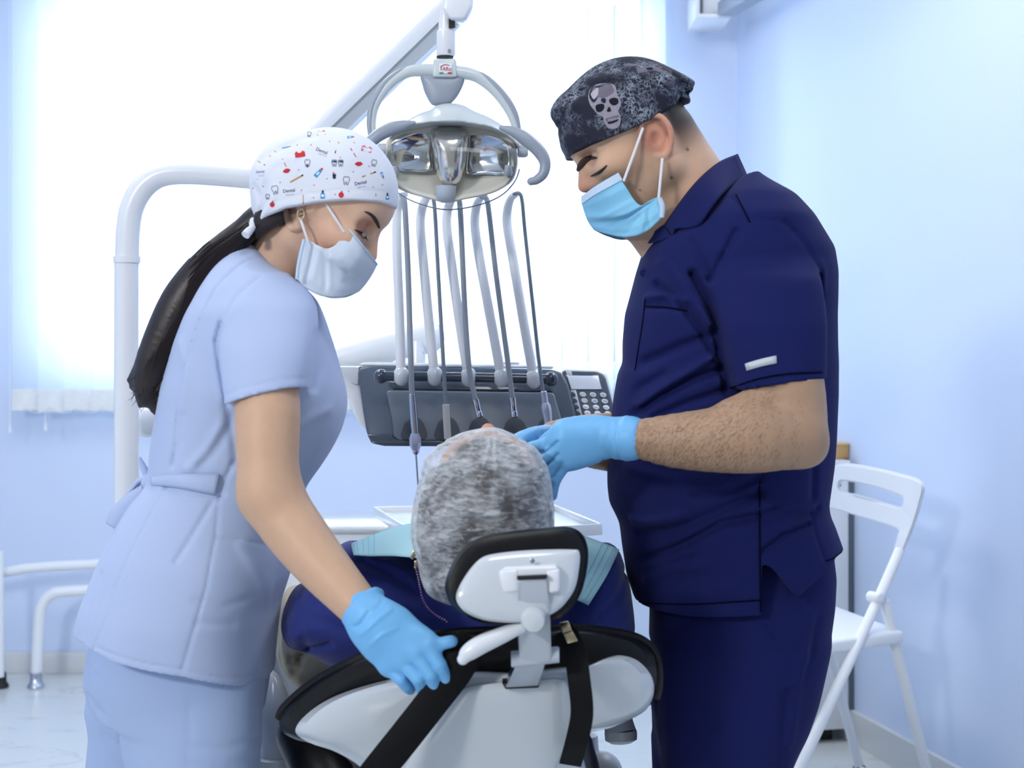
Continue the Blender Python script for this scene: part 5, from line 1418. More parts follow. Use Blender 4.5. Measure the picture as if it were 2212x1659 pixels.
def m_tube(u, v, a, s=1.0):
    pr(rot([(-11, -4.5), (8, -3), (8, 3), (-11, 4.5)], u, v, a, s), 'blue'); pr(rot([(8, -2.2), (13, -2.2), (13, 2.2), (8, 2.2)], u, v, a, s), 'red'); pr(rot([(-6, -1.8), (2, -1.4), (2, 1.4), (-6, 1.8)], u, v, a, s), 'white')
def m_gum(u, v, a=0, s=1.0):
    pr(rot([(-11, -4), (-6, -7), (-2, -3), (2, -3), (6, -7), (11, -4), (11, 6), (-11, 6)], u, v, a, s), 'red'); pr(rot([(-6, -2), (-3, -6), (0, -2), (0, 2), (-6, 2)], u, v, a, s), 'white'); pr(rot([(1, -2), (4, -6), (7, -2), (7, 2), (1, 2)], u, v, a, s), 'white')
def m_apple(u, v, s=1.0):
    pr([(u + 6 * s * math.cos(t), v + 6 * s * math.sin(t) * (1 - .1 * math.cos(2 * t))) for t in np.linspace(0, 2 * math.pi, 14)[:-1]], 'red'); line([(u, v - 5 * s), (u + 2 * s, v - 9 * s)], .9, 'navy')
def m_bottle(u, v, s=1.0):
    pr([(u - 4 * s, v - 3 * s), (u + 4 * s, v - 3 * s), (u + 5 * s, v + 9 * s), (u - 5 * s, v + 9 * s)], 'blue'); pr([(u - 2 * s, v - 9 * s), (u + 2 * s, v - 9 * s), (u + 2 * s, v - 3 * s), (u - 2 * s, v - 3 * s)], 'navy'); pr([(u - 3 * s, v), (u + 3 * s, v), (u + 3 * s, v + 5 * s), (u - 3 * s, v + 5 * s)], 'white')
def m_word(u, v, a, s=1.0):
    uv, fs = text3d('Dental', u, v - 2, 0, 7.5 * s, None, -a, .95); prf(uv, fs, 'navy')
    uv, fs = text3d('clinic care', u + 2, v + 6.5, 0, 2.6 * s, None, -a, 1.25); prf(uv, fs, 'grey')
m_gum(648, 333, -.15); m_gum(792, 322, .25); m_gum(694, 287, -.1, .8); m_lips(619, 369, -.25); m_lips(775, 354)
m_tube(688, 373, -.85); m_brush(640, 386, -.5); m_brush(796, 377, -.35); m_brush(728, 318, 1.9, 'gold', .8); m_brush(763, 329, 1.0, 'red', .7); m_brush(614, 351, 1.1, 'red', .6)
m_tooth(748, 390, .1); m_tooth(594, 410, -.2); m_tooth(664, 352, 0, .85); pr(rot([(-3, 2), (3, 2), (0, 9)], 664, 354, 0), 'navy'); m_tooth(808, 352, .2, .8)
m_apple(737, 421); m_apple(588, 442, .9); m_bottle(697, 420); m_bottle(837, 424, .8); m_brush(655, 430, 1.55, 'gold', .6); m_brush(812, 427, 1.55, 'gold', .6)
for q in (0, 14):
    m_tooth(722 + q, 352, 0, .8); pr([(717 + q, 347), (728 + q, 347), (726 + q, 351), (719 + q, 351)], 'navy'); pr([(718 + q, 348), (722 + q, 348), (722 + q, 350), (719 + q, 350)], 'blue')
m_word(695, 328, .35); m_word(779, 397, -.2); m_word(624, 414, -.12); m_word(562, 373, -.1, .7)
m_brush(590, 320, 1.0, 'blue', .6); m_brush(618, 318, -.2, 'blue', .6); m_brush(564, 352, .5, 'gold', .6); m_brush(562, 395, .9, 'blue', .7); m_tube(757, 296, -.1, .6); m_tube(826, 378, 1.2, .6); pr([(718, 376), (726, 376), (725, 386), (719, 386)], 'navy'); pr([(718, 372), (724, 373), (720, 376)], 'red')
m_tooth(668, 290, .2, .6); m_tooth(578, 425, 0, .6); m_tooth(710, 345 - 60, 0, .01)
for u, v in [(712, 305), (765, 308), (672, 313), (642, 313), (645, 367), (706, 386), (763, 371), (797, 359), (678, 400), (651, 411), (605, 394), (753, 413), (724, 420), (677, 427), (826, 399), (546, 407), (583, 337), (806, 404), (735, 340)]:
    pr([(u - 1.6, v - 1), (u + 1.2, v - 1.6), (u + 1.6, v + 1.2), (u - 1, v + 1.6)], 'pink')
me = mesh_from('printed_motifs', PR.v, PR.f, False)
for n_ in inks: me.materials.append(ink[n_])
me.polygons.foreach_set('material_index', PRm)
o = link('printed_motifs', me, None, capo); o['kind'] = 'stuff'

# mask of the assistant
def make_mask(T, S_, B, Cc, lat, d, lat0, name, mats, par, pleat=.0025, crk=.0, folds=()):
    """half seen from the front edge (Cc) round the cheek to the ear edge (S_); mirrored to the far side"""
    G = coons(T, B, Cc, S_, 40, 34)
    V_, n_, m_ = [], 40, 34
    def row(sgn):
        out_ = []
        for j in range(m_):
            for i in range(n_):
                u = i / (n_ - 1); v = j / (m_ - 1)
                l_ = lat * (1 - (1 - u) ** 2.8)
                pl = pleat * math.sin(v * math.pi * 5) * (1 - .3 * u) * (1 if .12 < v < .9 else .3) + crk * math.sin(u * 17 + 2.2 * v) * math.sin(math.pi * min(1, u * 1.3)) * (.4 + .6 * v)
                for (a0, b0), (a1, b1), w_, am in folds if sgn > 0 else ():
                    dx, dy = a1 - a0, b1 - b0; t_ = min(1, max(0, ((G[j, i, 0] - a0) * dx + (G[j, i, 1] - b0) * dy) / (dx * dx + dy * dy)))
                    pl += am * math.exp(-((G[j, i, 0] - a0 - t_ * dx) ** 2 + (G[j, i, 1] - b0 - t_ * dy) ** 2) / w_ ** 2)
                Y = d - sgn * l_ - (pl if sgn > 0 else 0)
                if sgn > 0: out_.append(P(G[j, i, 0], G[j, i, 1], Y))
                else:
                    q = P(G[j, i, 0], G[j, i, 1], d); out_.append(np.array([q[0], Y, q[2]]))
        return out_
    near, far = row(1), row(-1)
    mb_ = MB(); mb_.add(near, gridfaces(m_, n_)); mb_.add(far, [f[::-1] for f in gridfaces(m_, n_)])
    me = mesh_from(name, mb_.v, mb_.f)
    bm = bmesh.new(); bm.from_mesh(me); bmesh.ops.remove_doubles(bm, verts=bm.verts, dist=.0004); bm.to_mesh(me); bm.free()
    o_ = link(name, me, mats[0], par); me.polygons.foreach_set('use_smooth', [True] * len(me.polygons)); solid(o_, .0012, 0)
    return o_, G, near, n_, m_
mo, G, nearv, n_, m_ = make_mask(
    [(815, 571), (795, 545), (770, 514), (748, 489)], [(748, 489), (738, 510), (726, 528), (708, 537), (690, 532), (672, 522), (657, 517), (650, 545), (644, 575), (641, 603)],
    [(776, 629), (740, 641), (700, 641), (665, 626), (641, 603)], [(815, 571), (804, 592), (790, 613), (776, 629)], .062, HA.o[1] - .006, 0, 'face_mask', [M['mask_white']], wo, .0010, .0008, [((702, 540), (703, 622), 5, -.0034), ((709, 540), (714, 620), 4, .0024), ((712, 538), (740, 600), 6, .0026), ((728, 530), (752, 588), 6, -.0022), ((690, 536), (676, 600), 7, .0022), ((672, 526), (660, 590), 6, -.0018), ((745, 500), (775, 570), 6, -.0012), ((650, 600), (720, 632), 6, .001)])
# the ear edge runs from the cheek corner to the jaw corner
mb = MB(); mb.add(*tube([P(u, v, HA.o[1] - .006 - .077) for u, v in [(657, 517), (650, 545), (644, 575), (641, 603)]], .0024, 8, 5)); pk(mb, 'mask_welt', M['mask_edge'], mo)
mb = MB(); mb.add(*tube([nearv[0 * n_ + i] - np.array([0, .0012, 0]) for i in range(0, n_, 3)], .0013, 8, 3)); pk(mb, 'nose_welt', M['mask_edge'], mo)
mb = MB(); mb.add(*tube([P(702, 436, 2.142), P(722, 468, 2.136), P(743, 501, 2.142)], .0019, 8, 4)); pk(mb, 'ear_loop', M['elastic'], mo)
mb = MB(); mb.add(*tube([P(649, 472, 2.140), P(656, 494, 2.138), P(665, 521, 2.140)], .0019, 8, 4)); pk(mb, 'ear_loop', M['elastic'], mo)

# ponytail: one tapered lock body and loose strands
f_ = Field(P(255, 935, 2.2) - (0, .09, 0), P(600, 440, 2.2) + (0, .09, 0), .0034)
pth = [(600, 458, .026), (560, 478, .024), (530, 500, .021), (480, 548, .026), (430, 605, .031), (395, 660, .034), (362, 730, .033), (335, 790, .029), (320, 830, .022), (318, 858, .014)]
f_.chain([P(u, v, 2.20) for u, v, r in pth], [r for u, v, r in pth], 0, 'add', (0, 1, 0), 1.15)
for tip in ([(330, 790, .018), (300, 815, .010), (284, 838, .003)], [(335, 800, .016), (312, 850, .010), (302, 878, .003)], [(350, 780, .018), (345, 850, .012), (343, 912, .003)], [(330, 810, .014), (330, 860, .009), (330, 888, .003)], [(320, 790, .014), (290, 815, .007), (276, 822, .002)]):
    f_.chain([P(u, v, 2.20) for u, v, r in tip], [r for u, v, r in tip], .008)
for i in range(26):       # combed grooves along the tail
    o_ = (i - 13) * 3.2
    f_.crease((545 + .3 * o_, 492 + .4 * o_), [(480 + .6 * o_, 550 + .5 * o_), (425 + .8 * o_, 615 + .5 * o_), (370 + .9 * o_, 715 + .3 * o_), (330 + .6 * o_, 815)], 2.2, .0006 * (1 if i % 2 else -1), 2.18)
hair, V, Q = sdf_obj('hair', f_, M['hair'], wo, 1)
mb = MB()
for i in range(420):
    s_ = rng.uniform(-1, 1); t0 = rng.uniform(.0, .7)
    base = np.array([(545, 492), (480, 548), (430, 605), (395, 660), (362, 730), (335, 790), (312, 850)], float)
    c_ = catmull(base, 6); k0 = int(t0 * (len(c_) - 12)); seg = c_[k0:k0 + rng.integers(9, 20)]
    tang = np.gradient(seg, axis=0); nrm = np.stack([tang[:, 1], -tang[:, 0]], 1); nrm /= np.linalg.norm(nrm, axis=1)[:, None]
    wd = np.interp(np.linspace(t0, min(1, t0 + .4), len(seg)), [0, .3, .7, 1], [20, 40, 50, 36])
    q = seg + nrm * (s_ * wd * rng.uniform(.9, 1.12))[:, None]
    y = 2.20 - .036 * math.sqrt(max(0, 1 - s_ * s_)) - .002
    pts = [P(a, b_, y) for a, b_ in q]
    mb.add(*tube(pts, list(np.linspace(.0007, .0003, len(pts))), 4, 1))
for i in range(70):
    u0, v0 = rng.uniform(300, 352), rng.uniform(795, 850); a = rng.uniform(-.5, .9)
    L_ = rng.uniform(25, 60); pts = [(u0, v0), (u0 - L_ * .35 * a - 4, v0 + L_ * .5), (u0 - L_ * (.9 * a), v0 + L_ * rng.uniform(.6, 1.0))]
    mb.add(*tube([P(u, v, 2.185 + rng.uniform(-.01, .02)) for u, v in pts], [.0007, .0006, .0002], 4, 4))
o = pk(mb, 'loose_strands', M['hair'], wo); o['kind'] = 'stuff'
mb = MB()
f2 = Field(P(545, 530, 2.15) - (0, .05, 0), P(660, 425, 2.15) + (0, .09, 0), .0028)
f2.chain([P(640, 450, 2.158), P(605, 462, 2.156), P(575, 474, 2.162), P(548, 494, 2.18)], [.010, .014, .017, .016], .01, 'add', (0, 1, 0), .8)
sdf_obj('hair_at_nape', f2, M['hair'], wo, 1)
# ================================================================== dentist
HM = Frame(-1, 25, 12, (1417, 303), 2.29, .075)
D = 2.32
f_ = Field((P(1170, 0, D)[0], 1.93, P(0, 1330, D)[2]), (P(1830, 0, D)[0], 2.66, P(0, 120, D)[2]), .0024)
make_head(f_, HM, 1.0, 1.12, .93, .9, 1.0, .95, .016, .086)
f_.chain([P(1418, 300, 2.29), P(1456, 385, 2.295), P(1515, 490, 2.31)], [.057, .062, .074], .02)
f_.cap(P(1424, 262, 2.29), P(1500, 385, 2.295), .038, .044, .02)
f_.chain([P(1390, 440, 2.29), P(1450, 500, 2.30)], [.05, .06], .02)
f_.chain([P(1570, 600, 2.31), P(1570, 850, 2.31), P(1560, 1150, 2.31), P(1590, 1290, 2.31)], [.09, .10, .10, .09], .03)
f_.cap(P(1640, 600, 2.19), P(1640, 600, 2.43), .045, .045, .03)
# near arm
f_.chain([P(1660, 630, 2.15), P(1690, 800, 2.088), P(1705, 880, 2.07), P(1712, 935, 2.055)], [.036, .0520, .0500, .046], .01)
f_.chain([P(1718, 945, 2.05), P(1640, 945, 2.035), P(1560, 950, 2.035), P(1460, 952, 2.045), P(1380, 948, 2.06), P(1320, 946, 2.07)], [.040, .047, .044, .0365, .0262, .0215], .012)
f_.ell(P(1748, 968, 2.06), (.020, .024, .020), None, .02)
f_.cap(P(1640, 865, 2.05), P(1600, 905, 2.04), .022, .032, .02)
# far arm reaching forward behind the belly
f_.chain([P(1600, 590, 2.46), P(1580, 800, 2.50), P(1540, 950, 2.50)], [.05, .05, .046], .01)
f_.chain([P(1540, 950, 2.50), P(1420, 960, 2.42), P(1320, 955, 2.34), P(1250, 950, 2.28), P(1200, 948, 2.24)], [.046, .047, .045, .036, .027], .012)
mo_, V, Q = sdf_obj('person', f_, M['skin'], None, 2)
dentist = mo_
tag(mo_, 'person in navy scrubs and dark skull patterned cap treating the patient', 'person')
uu, vv = pxof(V)
C_ = np.tile(L3(214, 175, 147), (len(V), 1))
hd = (vv < 520) & (uu < 1560)
# stubble on jaw and upper lip
lf_ = (V - HM.o) @ HM.F; lu_ = (V - HM.o) @ HM.U; ll_ = (V - HM.o) @ HM.L
st = sstep(-lu_, .000, .035) * sstep(lf_, -.022, .006) * (lu_ > -.14) * hd
C_ = mix3(C_, L3(150, 126, 108), .55 * st)
sb_ = np.exp(-((lf_ - .012) / .016) ** 2) * np.clip((lu_ + .02) / .02, 0, 1) * hd
C_ = mix3(C_, L3(110, 88, 74), .55 * sb_)
# faded short hair behind the ear and at the nape
e_ = (lf_ + .040) * -1
hr = sstep(lu_, -.050, .012) * sstep(-lf_, .020, .042) * hd
C_ = mix3(C_, L3(44, 38, 36), .95 * hr)
er = np.linalg.norm(V - HM(-.008, .08, .005), axis=1)
C_ = mix3(C_, L3(206, 128, 108), .55 * (1 - sstep(er, .018, .040)) * (ll_ > .066))
C_ = mix3(C_, L3(170, 108, 92), .6 * (1 - sstep(np.linalg.norm(V - HM(.002, .078, .003), axis=1), .004, .014)))
C_ = mix3(C_, L3(196, 128, 108), .45 * (1 - sstep(np.linalg.norm(V - HM(.106, 0, -.016), axis=1), .010, .03)))
# browner forearms
fa = (vv > 820)
C_ = np.where(fa[:, None], mix3(C_, L3(160, 130, 104), .75 * np.ones(len(V))), C_)
for (mu, mv, rr) in ((1485, 323, 3.2), (1450, 384, 3), (1383, 411, 2.6)):
    C_ = mix3(C_, L3(96, 60, 50), .85 * (1 - sstep(np.hypot(uu - mu, vv - mv), rr * .6, rr * 1.6)) * (V[:, 1] < 2.29))
paint(mo_, C_)
bvM = bvh_of(V, Q)
# brow, closed eye
def brow(px, rad, nm, mat, par, bv, n=8): 
    m_ = MB(); m_.add(*surf_tube(bv, px, rad, n, 5, .0008)); return pk(m_, nm, mat, par)
brow([(1290, 341), (1277, 341), (1264, 347), (1255, 356), (1249, 367)], [.0010, .0034, .0048, .0050, .0032], 'eyebrow', M['brow'], mo_, bvM)
brow([(1311, 357), (1302, 366), (1293, 373), (1283, 378), (1276, 381)], [.0008, .0019, .0024, .0018, .0007], 'eyelashes', M['lash'], mo_, bvM)
for t in (1, -1):
    mb = MB(); mb.add(*ball(HM(.0690, .0315 * t, .016), .0122)); pk(mb, 'eye', M['eye'], mo_)
mb = MB(); pts = [HM(.096, -.010, .040), HM(.095, -.018, .044), HM(.090, -.028, .046)]; mb.add(*tube(pts, [.003, .005, .003], 8, 4)); pk(mb, 'eyebrow', M['brow'], mo_)
# forearm hair: short tapered fibres
mb = MB()
no = [tuple(v) for v in V]
cand = np.where((vv > 845) & (vv < 1025) & (uu > 1352) & (uu < 1740) & (V[:, 1] < 2.12))[0]
mo_.data.calc_loop_triangles()
nrm = np.zeros((len(V), 3)); mo_.data.vertices.foreach_get('normal', nrm.ravel()) if False else None
vn = np.array([v.normal[:] for v in mo_.data.vertices])
sel = rng.choice(cand, min(4200, len(cand)), replace=False)
HV, HF = [], []
for i in sel:
    n_ = vn[i]
    if n_[1] > .5: continue
    ww = min(1, max(.25, (1740 - uu[i]) / 160))
    if rng.random() > ww: continue
    g = np.array([-.55 + rng.normal() * .35, 0, -.8 + rng.normal() * .3]); g = g - n_ * g.dot(n_); g /= np.linalg.norm(g) + 1e-9
    L_ = rng.uniform(.004, .009); a = V[i] - n_ * .0005; m2 = a + g * L_ * .55 + n_ * .0018; e2 = a + g * L_ + n_ * .0026
    sd = np.cross(g, n_) * .00017; k = len(HV)
    HV += [a - sd, a + sd, m2 + sd * .8, m2 - sd * .8, e2]; HF += [(k, k + 1, k + 2, k + 3), (k + 3, k + 2, k + 4)]
cand2 = np.where((vv > 860) & (vv < 1040) & (uu > 1215) & (uu < 1330) & (V[:, 1] > 2.2))[0]
for i in rng.choice(cand2, min(500, len(cand2)), replace=False):
    n_ = vn[i]; g = np.array([-.7 + rng.normal() * .3, 0, -.6 + rng.normal() * .4]); g = g - n_ * g.dot(n_); g /= np.linalg.norm(g) + 1e-9
    L_ = rng.uniform(.007, .014); a = V[i] - n_ * .0005; m2 = a + g * L_ * .55 + n_ * .002; e2 = a + g * L_ + n_ * .003
    sd = np.cross(g, n_) * .00017; k = len(HV)
    HV += [a - sd, a + sd, m2 + sd * .8, m2 - sd * .8, e2]; HF += [(k, k + 1, k + 2, k + 3), (k + 3, k + 2, k + 4)]
ah = link('arm_hair', mesh_from('arm_hair', HV, HF), pbr('body_hair', rgb(86, 68, 56), .6), mo_); ah['kind'] = 'stuff'

# scrub shirt
f_ = Field((P(1295, 0, D)[0], 1.98, P(0, 1350, D)[2]), (P(1840, 0, D)[0], 2.66, P(0, 375, D)[2]), .0031)
rows = [(384, 1600, 1630), (400, 1570, 1655), (430, 1520, 1708), (470, 1465, 1744), (510, 1414, 1770), (540, 1390, 1789), (590, 1374, 1797), (640, 1361, 1797), (680, 1350, 1796), (740, 1345, 1797), (785, 1345, 1799), (805, 1335, 1799),
        (850, 1327, 1799), (900, 1320, 1797), (950, 1315, 1795), (1000, 1312, 1791), (1050, 1312, 1784), (1085, 1316, 1779), (1108, 1328, 1783), (1130, 1338, 1793), (1180, 1344, 1811), (1212, 1349, 1826), (1240, 1353, 1800), (1300, 1373, 1797), (1345, 1396, 1792)]
f_.stack(rows, D, [(384, 2.31), (1345, 2.31)],
         [(384, .08), (430, .15), (480, .19), (560, .205), (700, .20), (850, .195), (1000, .195), (1150, .19), (1345, .18)],
         hem=[(1300, 1322), (1350, 1330), (1400, 1335), (1500, 1335), (1560, 1332), (1643, 1326), (1645, 1216), (1660, 1222), (1680, 1240), (1705, 1272), (1724, 1292), (1760, 1262), (1797, 1238), (1812, 1226), (1828, 1212)], hd=2.14, exp=2.2, soft=6)
f_.stack([(520, 1590, 1740), (560, 1552, 1776), (620, 1540, 1788), (700, 1543, 1787), (780, 1555, 1783), (830, 1564, 1780), (870, 1570, 1778)], 2.10,
         [(520, 2.20), (600, 2.135), (700, 2.105), (870, 2.085)], [(520, .05), (600, .066), (700, .068), (870, .068)],
         hem=[(1540, 862), (1566, 854), (1600, 846), (1640, 836), (1700, 826), (1740, 822), (1780, 820)], hd=2.04, k=.022, exp=2.2, soft=8)
f_.cap(P(1700, 905, 2.075), P(1694, 852, 2.082), .0575, .053, .003, 'sub')
f_.cap(P(1640, 590, 2.46), P(1600, 860, 2.51), .066, .068, .03)
nr = 2.20
for a, b_, w, am in [((1500, 590), [(1530, 650), (1548, 720), (1560, 790), (1572, 848)], 8, .008), ((1440, 560), [(1480, 620), (1530, 700)], 10, -.003), ((1430, 610), [(1470, 650), (1520, 720), (1545, 770)], 8, .005), ((1395, 640), [(1440, 635), (1480, 650)], 8, -.004),
                     ((1395, 662), [(1440, 664), (1485, 672)], 2.4, .002), ((1395, 625), [(1390, 680), (1378, 760), (1372, 800)], 2.4, .0018), ((1408, 545), [(1398, 600), (1392, 640)], 2.2, .0018),
                     ((1350, 800), [(1400, 785), (1470, 750), (1535, 725)], 10, .004), ((1380, 900), [(1430, 860), (1500, 820), (1555, 800)], 9, .005), ((1390, 880), [(1450, 830), (1540, 770)], 9, -.004), ((1340, 890), [(1380, 850), (1440, 810)], 10, .003), ((1420, 905), [(1490, 870), (1560, 845)], 8, .004),
                     ((1590, 420), [(1605, 450), (1620, 480)], 2.6, .0018), ((1620, 478), [(1680, 475), (1725, 500)], 2.4, .0014), ((1700, 480), [(1740, 525), (1778, 585), (1786, 640)], 8, .0018),
                     ((1500, 520), [(1520, 570), (1535, 605)], 8, .003), ((1535, 605), [(1560, 560), (1590, 500)], 8, .003), ((1780, 590), [(1784, 700), (1782, 815)], 5, .005),
                     ((1578, 838), [(1640, 818), (1700, 808), (1776, 804)], 2.4, .0016), ((1340, 1310), [(1400, 1304), (1500, 1305), (1640, 1297)], 2.4, .0016), ((1640, 1020), [(1641, 1120), (1642, 1220), (1643, 1325)], 2.4, .0018),
                     ((1345, 1170), [(1400, 1168), (1460, 1150), (1540, 1110), (1640, 1065)], 12, .005), ((1400, 1230), [(1470, 1190), (1560, 1130), (1640, 1115), (1680, 1102)], 10, .006), ((1350, 1140), [(1400, 1140), (1470, 1120)], 12, -.004), ((1500, 1075), [(1580, 1060), (1640, 1030)], 10, .003),
                     ((1650, 1190), [(1690, 1160), (1760, 1140)], 7, .005), ((1650, 1130), [(1700, 1110), (1770, 1120), (1785, 1108)], 8, .003), ((1765, 1110), [(1775, 1160), (1796, 1220)], 5, .003), ((1784, 1210), [(1800, 1205), (1818, 1190)], 2.4, .0014),
                     ((1400, 1275), [(1450, 1240), (1520, 1225)], 12, -.003), ((1380, 1250), [(1440, 1215), (1500, 1190)], 10, -.003), ((1600, 1260), [(1560, 1280)], 12, -.002), ((1760, 900), [(1770, 1000), (1770, 1080)], 10, .003), ((1330, 1010), [(1450, 1040), (1560, 1040)], 14, -.002)]:
    f_.crease(a, b_, w, am * (1.7 if w > 5 else 1.0), 2.12, nr)
sh_o, V, Q = sdf_obj('scrub_shirt', f_, M['scrub_navy'], mo_, 2)
bvS = bvh_of(V, Q)
# collar: stand-and-fall, built as a patch laid over the neck base
def cpatch(T, B, L, R, lift, nm, mat, par, th=.003, n=26, m=10, bulge=.004):
    G = coons(T, B, L, R, n, m); V_ = []
    for j in range(m):
        for i in range(n):
            u, v, y = G[j, i]; V_.append(P(u, v, y - bulge * math.sin(math.pi * j / (m - 1))))
    m_ = MB(); m_.add(V_, gridfaces(m, n)); o_ = pk(m_, nm, mat, par, 180); solid(o_, th, 0); return o_
cpatch([(1592, 333, 2.30), (1552, 352, 2.262), (1510, 388, 2.228), (1475, 430, 2.215), (1447, 470, 2.216), (1436, 486, 2.222)],
       [(1614, 382, 2.31), (1585, 398, 2.225), (1555, 425, 2.165), (1527, 462, 2.145), (1512, 484, 2.15), (1490, 493, 2.165), (1460, 494, 2.185), (1456, 512, 2.195)],
       [(1592, 333, 2.30), (1603, 358, 2.305), (1614, 382, 2.31)], [(1436, 486, 2.222), (1446, 498, 2.21), (1456, 512, 2.195)], 0, 'collar', M['scrub_navy'], mo_)
cpatch([(1592, 333, 2.30), (1575, 345, 2.36), (1530, 385, 2.39), (1470, 440, 2.385), (1420, 490, 2.36)], [(1614, 382, 2.31), (1590, 400, 2.40), (1545, 430, 2.45), (1480, 480, 2.44), (1400, 520, 2.40)],
       [(1592, 333, 2.30), (1614, 382, 2.31)], [(1420, 490, 2.36), (1400, 520, 2.40)], 0, 'collar', M['scrub_navy'], mo_, bulge=-.004)
cpatch([(1434, 486, 2.225), (1420, 497, 2.24), (1405, 506, 2.27), (1384, 512, 2.30)], [(1452, 512, 2.20), (1425, 520, 2.22), (1400, 526, 2.26), (1376, 532, 2.30)],
       [(1434, 486, 2.225), (1452, 512, 2.20)], [(1384, 512, 2.30), (1376, 532, 2.30)], 0, 'collar', M['scrub_navy'], mo_, bulge=.002)
M['stitch'] = pbr('dark_stitching', rgb(7, 8, 26), .95, spec=.05)
for px in ([(1578, 838), (1640, 818), (1700, 808), (1776, 804)], [(1345, 1310), (1400, 1304), (1500, 1305), (1640, 1297)], [(1641, 1040), (1641, 1120), (1642, 1220), (1643, 1322)], [(1395, 662), (1440, 664), (1485, 672)], [(1590, 420), (1605, 450), (1620, 480)], [(1784, 1212), (1800, 1206), (1818, 1192)], [(1394, 640), (1389, 690), (1378, 760), (1372, 800)]):
    mb = MB(); mb.add(*surf_tube(bvS, px, .0011, 6, 6, .0007)); pk(mb, 'stitching', M['stitch'], sh_o)
p = hit(bvS, 1391, 590, .001)
if p is not None:
    mb = MB(); mb.add(*lathe([(.0052, 0), (.0058, -.0016), (.0045, -.0026), (.002, -.0022)], p, (0.3, .95, 0), 18)); pk(mb, 'button', M['scrub_navy'], mo_)
# pale woven tag on the sleeve
tg = []
for s_ in np.linspace(0, 1, 7):
    for (ua, va), (ub, vb) in [((1609, 786), (1677, 768)), ((1613, 801), (1678, 785))]:
        q = hit(bvS, ua + (ub - ua) * s_, va + (vb - va) * s_ - 1.5 * math.sin(math.pi * s_), .0012); tg.append(q if q is not None else P(ua, va, 2.03))
mb = MB(); mb.add(tg, [(2 * i, 2 * i + 1, 2 * i + 3, 2 * i + 2) for i in range(6)]); o = pk(mb, 'sleeve_tag', M['mid_grey'], mo_); solid(o, .0012, 0)

# trousers, shoes
f_ = Field((P(1380, 0, D)[0], 2.04, .05), (P(1850, 0, D)[0], 2.60, P(0, 1180, D)[2]), .0045)
f_.stack([(1190, 1420, 1790), (1240, 1410, 1796), (1300, 1404, 1792), (1400, 1402, 1778), (1500, 1404, 1756), (1570, 1410, 1730), (1630, 1424, 1690), (1700, 1450, 1620)], D, [(1190, 2.31), (1700, 2.31)], [(1190, .15), (1300, .165), (1540, .16), (1700, .09)], exp=2.3, soft=8)
f_.stack([(1400, 1440, 1780), (1500, 1432, 1756), (1570, 1430, 1732), (1659, 1432, 1704), (1900, 1440, 1660), (2150, 1450, 1630), (2360, 1455, 1620)], D - .07, [(1400, 2.25), (2360, 2.235)], [(1400, .10), (1659, .095), (2000, .08), (2360, .075)], k=.02, exp=2.3, soft=10)
f_.stack([(1400, 1404, 1720), (1500, 1404, 1690), (1659, 1410, 1650), (1900, 1420, 1600), (2150, 1425, 1570), (2360, 1430, 1560)], D + .08, [(1400, 2.40), (2360, 2.41)], [(1400, .09), (1659, .09), (2000, .08), (2360, .075)], k=.02, exp=2.3, soft=10)
for a, b_, w, am in [((1672, 1240), [(1676, 1400), (1670, 1560), (1650, 1680)], 2.6, .0018), ((1690, 1480), [(1682, 1580), (1670, 1680)], 12, .006), ((1730, 1380), [(1710, 1480), (1690, 1600)], 12, -.005), ((1634, 1332), [(1655, 1362), (1670, 1385)], 3.5, .003),
                     ((1734, 1290), [(1722, 1360), (1716, 1410), (1726, 1436)], 2.6, .0018), ((1760, 1330), [(1745, 1400), (1720, 1470)], 8, .003), ((1425, 1420), [(1430, 1540), (1434, 1659)], 5, .004)]:
    f_.crease(a, b_, w, am, 2.2)
sdf_obj('trousers', f_, M['scrub_navy'], mo_, 2)
for u_, yy in ((1530, 2.235), (1500, 2.41)):
    x = P(u_, 0, D)[0]; f_ = Field((x - .22, yy - .08, 0), (x + .12, yy + .08, .14), .005)
    f_.chain([np.array([x + .03, yy, .05]), np.array([x - .08, yy, .048]), np.array([x - .16, yy, .036])], [.047, .047, .035], .02)
    f_.op(f_.lo, f_.lo + f_.n * f_.h, lambda x_, y_, z_: (0.006 - z_) + 0 * x_ + 0 * y_, 0, 'int')
    sdf_obj('shoe', f_, M['leather'], mo_, 2)

# gloves
f_ = Field(P(1170, 1090, 2.0) - (.02, 0, .01), P(1380, 880, 2.16) + (.01, .02, .01), .002)
f_.chain([P(1352, 947, 2.066), P(1310, 947, 2.072), P(1262, 955, 2.078), P(1232, 962, 2.080)], [.0290, .0280, .0335, .0350], .012, 'add', (0, -1, 0), .66)
f_.cap(P(1362, 947, 2.064), P(1340, 947, 2.067), .030, .028, .004)
f_.cap(P(1295, 935, 2.068), P(1226, 935, 2.070), .016, .015, .02)
fing = [[P(1218, 938, 2.068), P(1180, 960, 2.085), P(1150, 968, 2.11), P(1135, 972, 2.13)],
        [P(1212, 958, 2.066), P(1180, 990, 2.075), P(1160, 1000, 2.10), P(1150, 1004, 2.12)],
        [P(1214, 982, 2.068), P(1188, 1016, 2.074), P(1178, 1036, 2.09), P(1176, 1046, 2.10)],
        [P(1222, 998, 2.072), P(1198, 1034, 2.075), P(1192, 1058, 2.082), P(1192, 1070, 2.088)]]
for j, fg in enumerate(fing):
    rr = (.0096, .0098, .0095, .0088)[j]
    f_.cap(P(1262, 955, 2.078), fg[0], rr * 1.3, rr * 1.15, .010)
    for i in range(3): f_.cap(fg[i], fg[i + 1], rr * (1.12 - .08 * i), rr * (1.05 - .08 * i), .002)
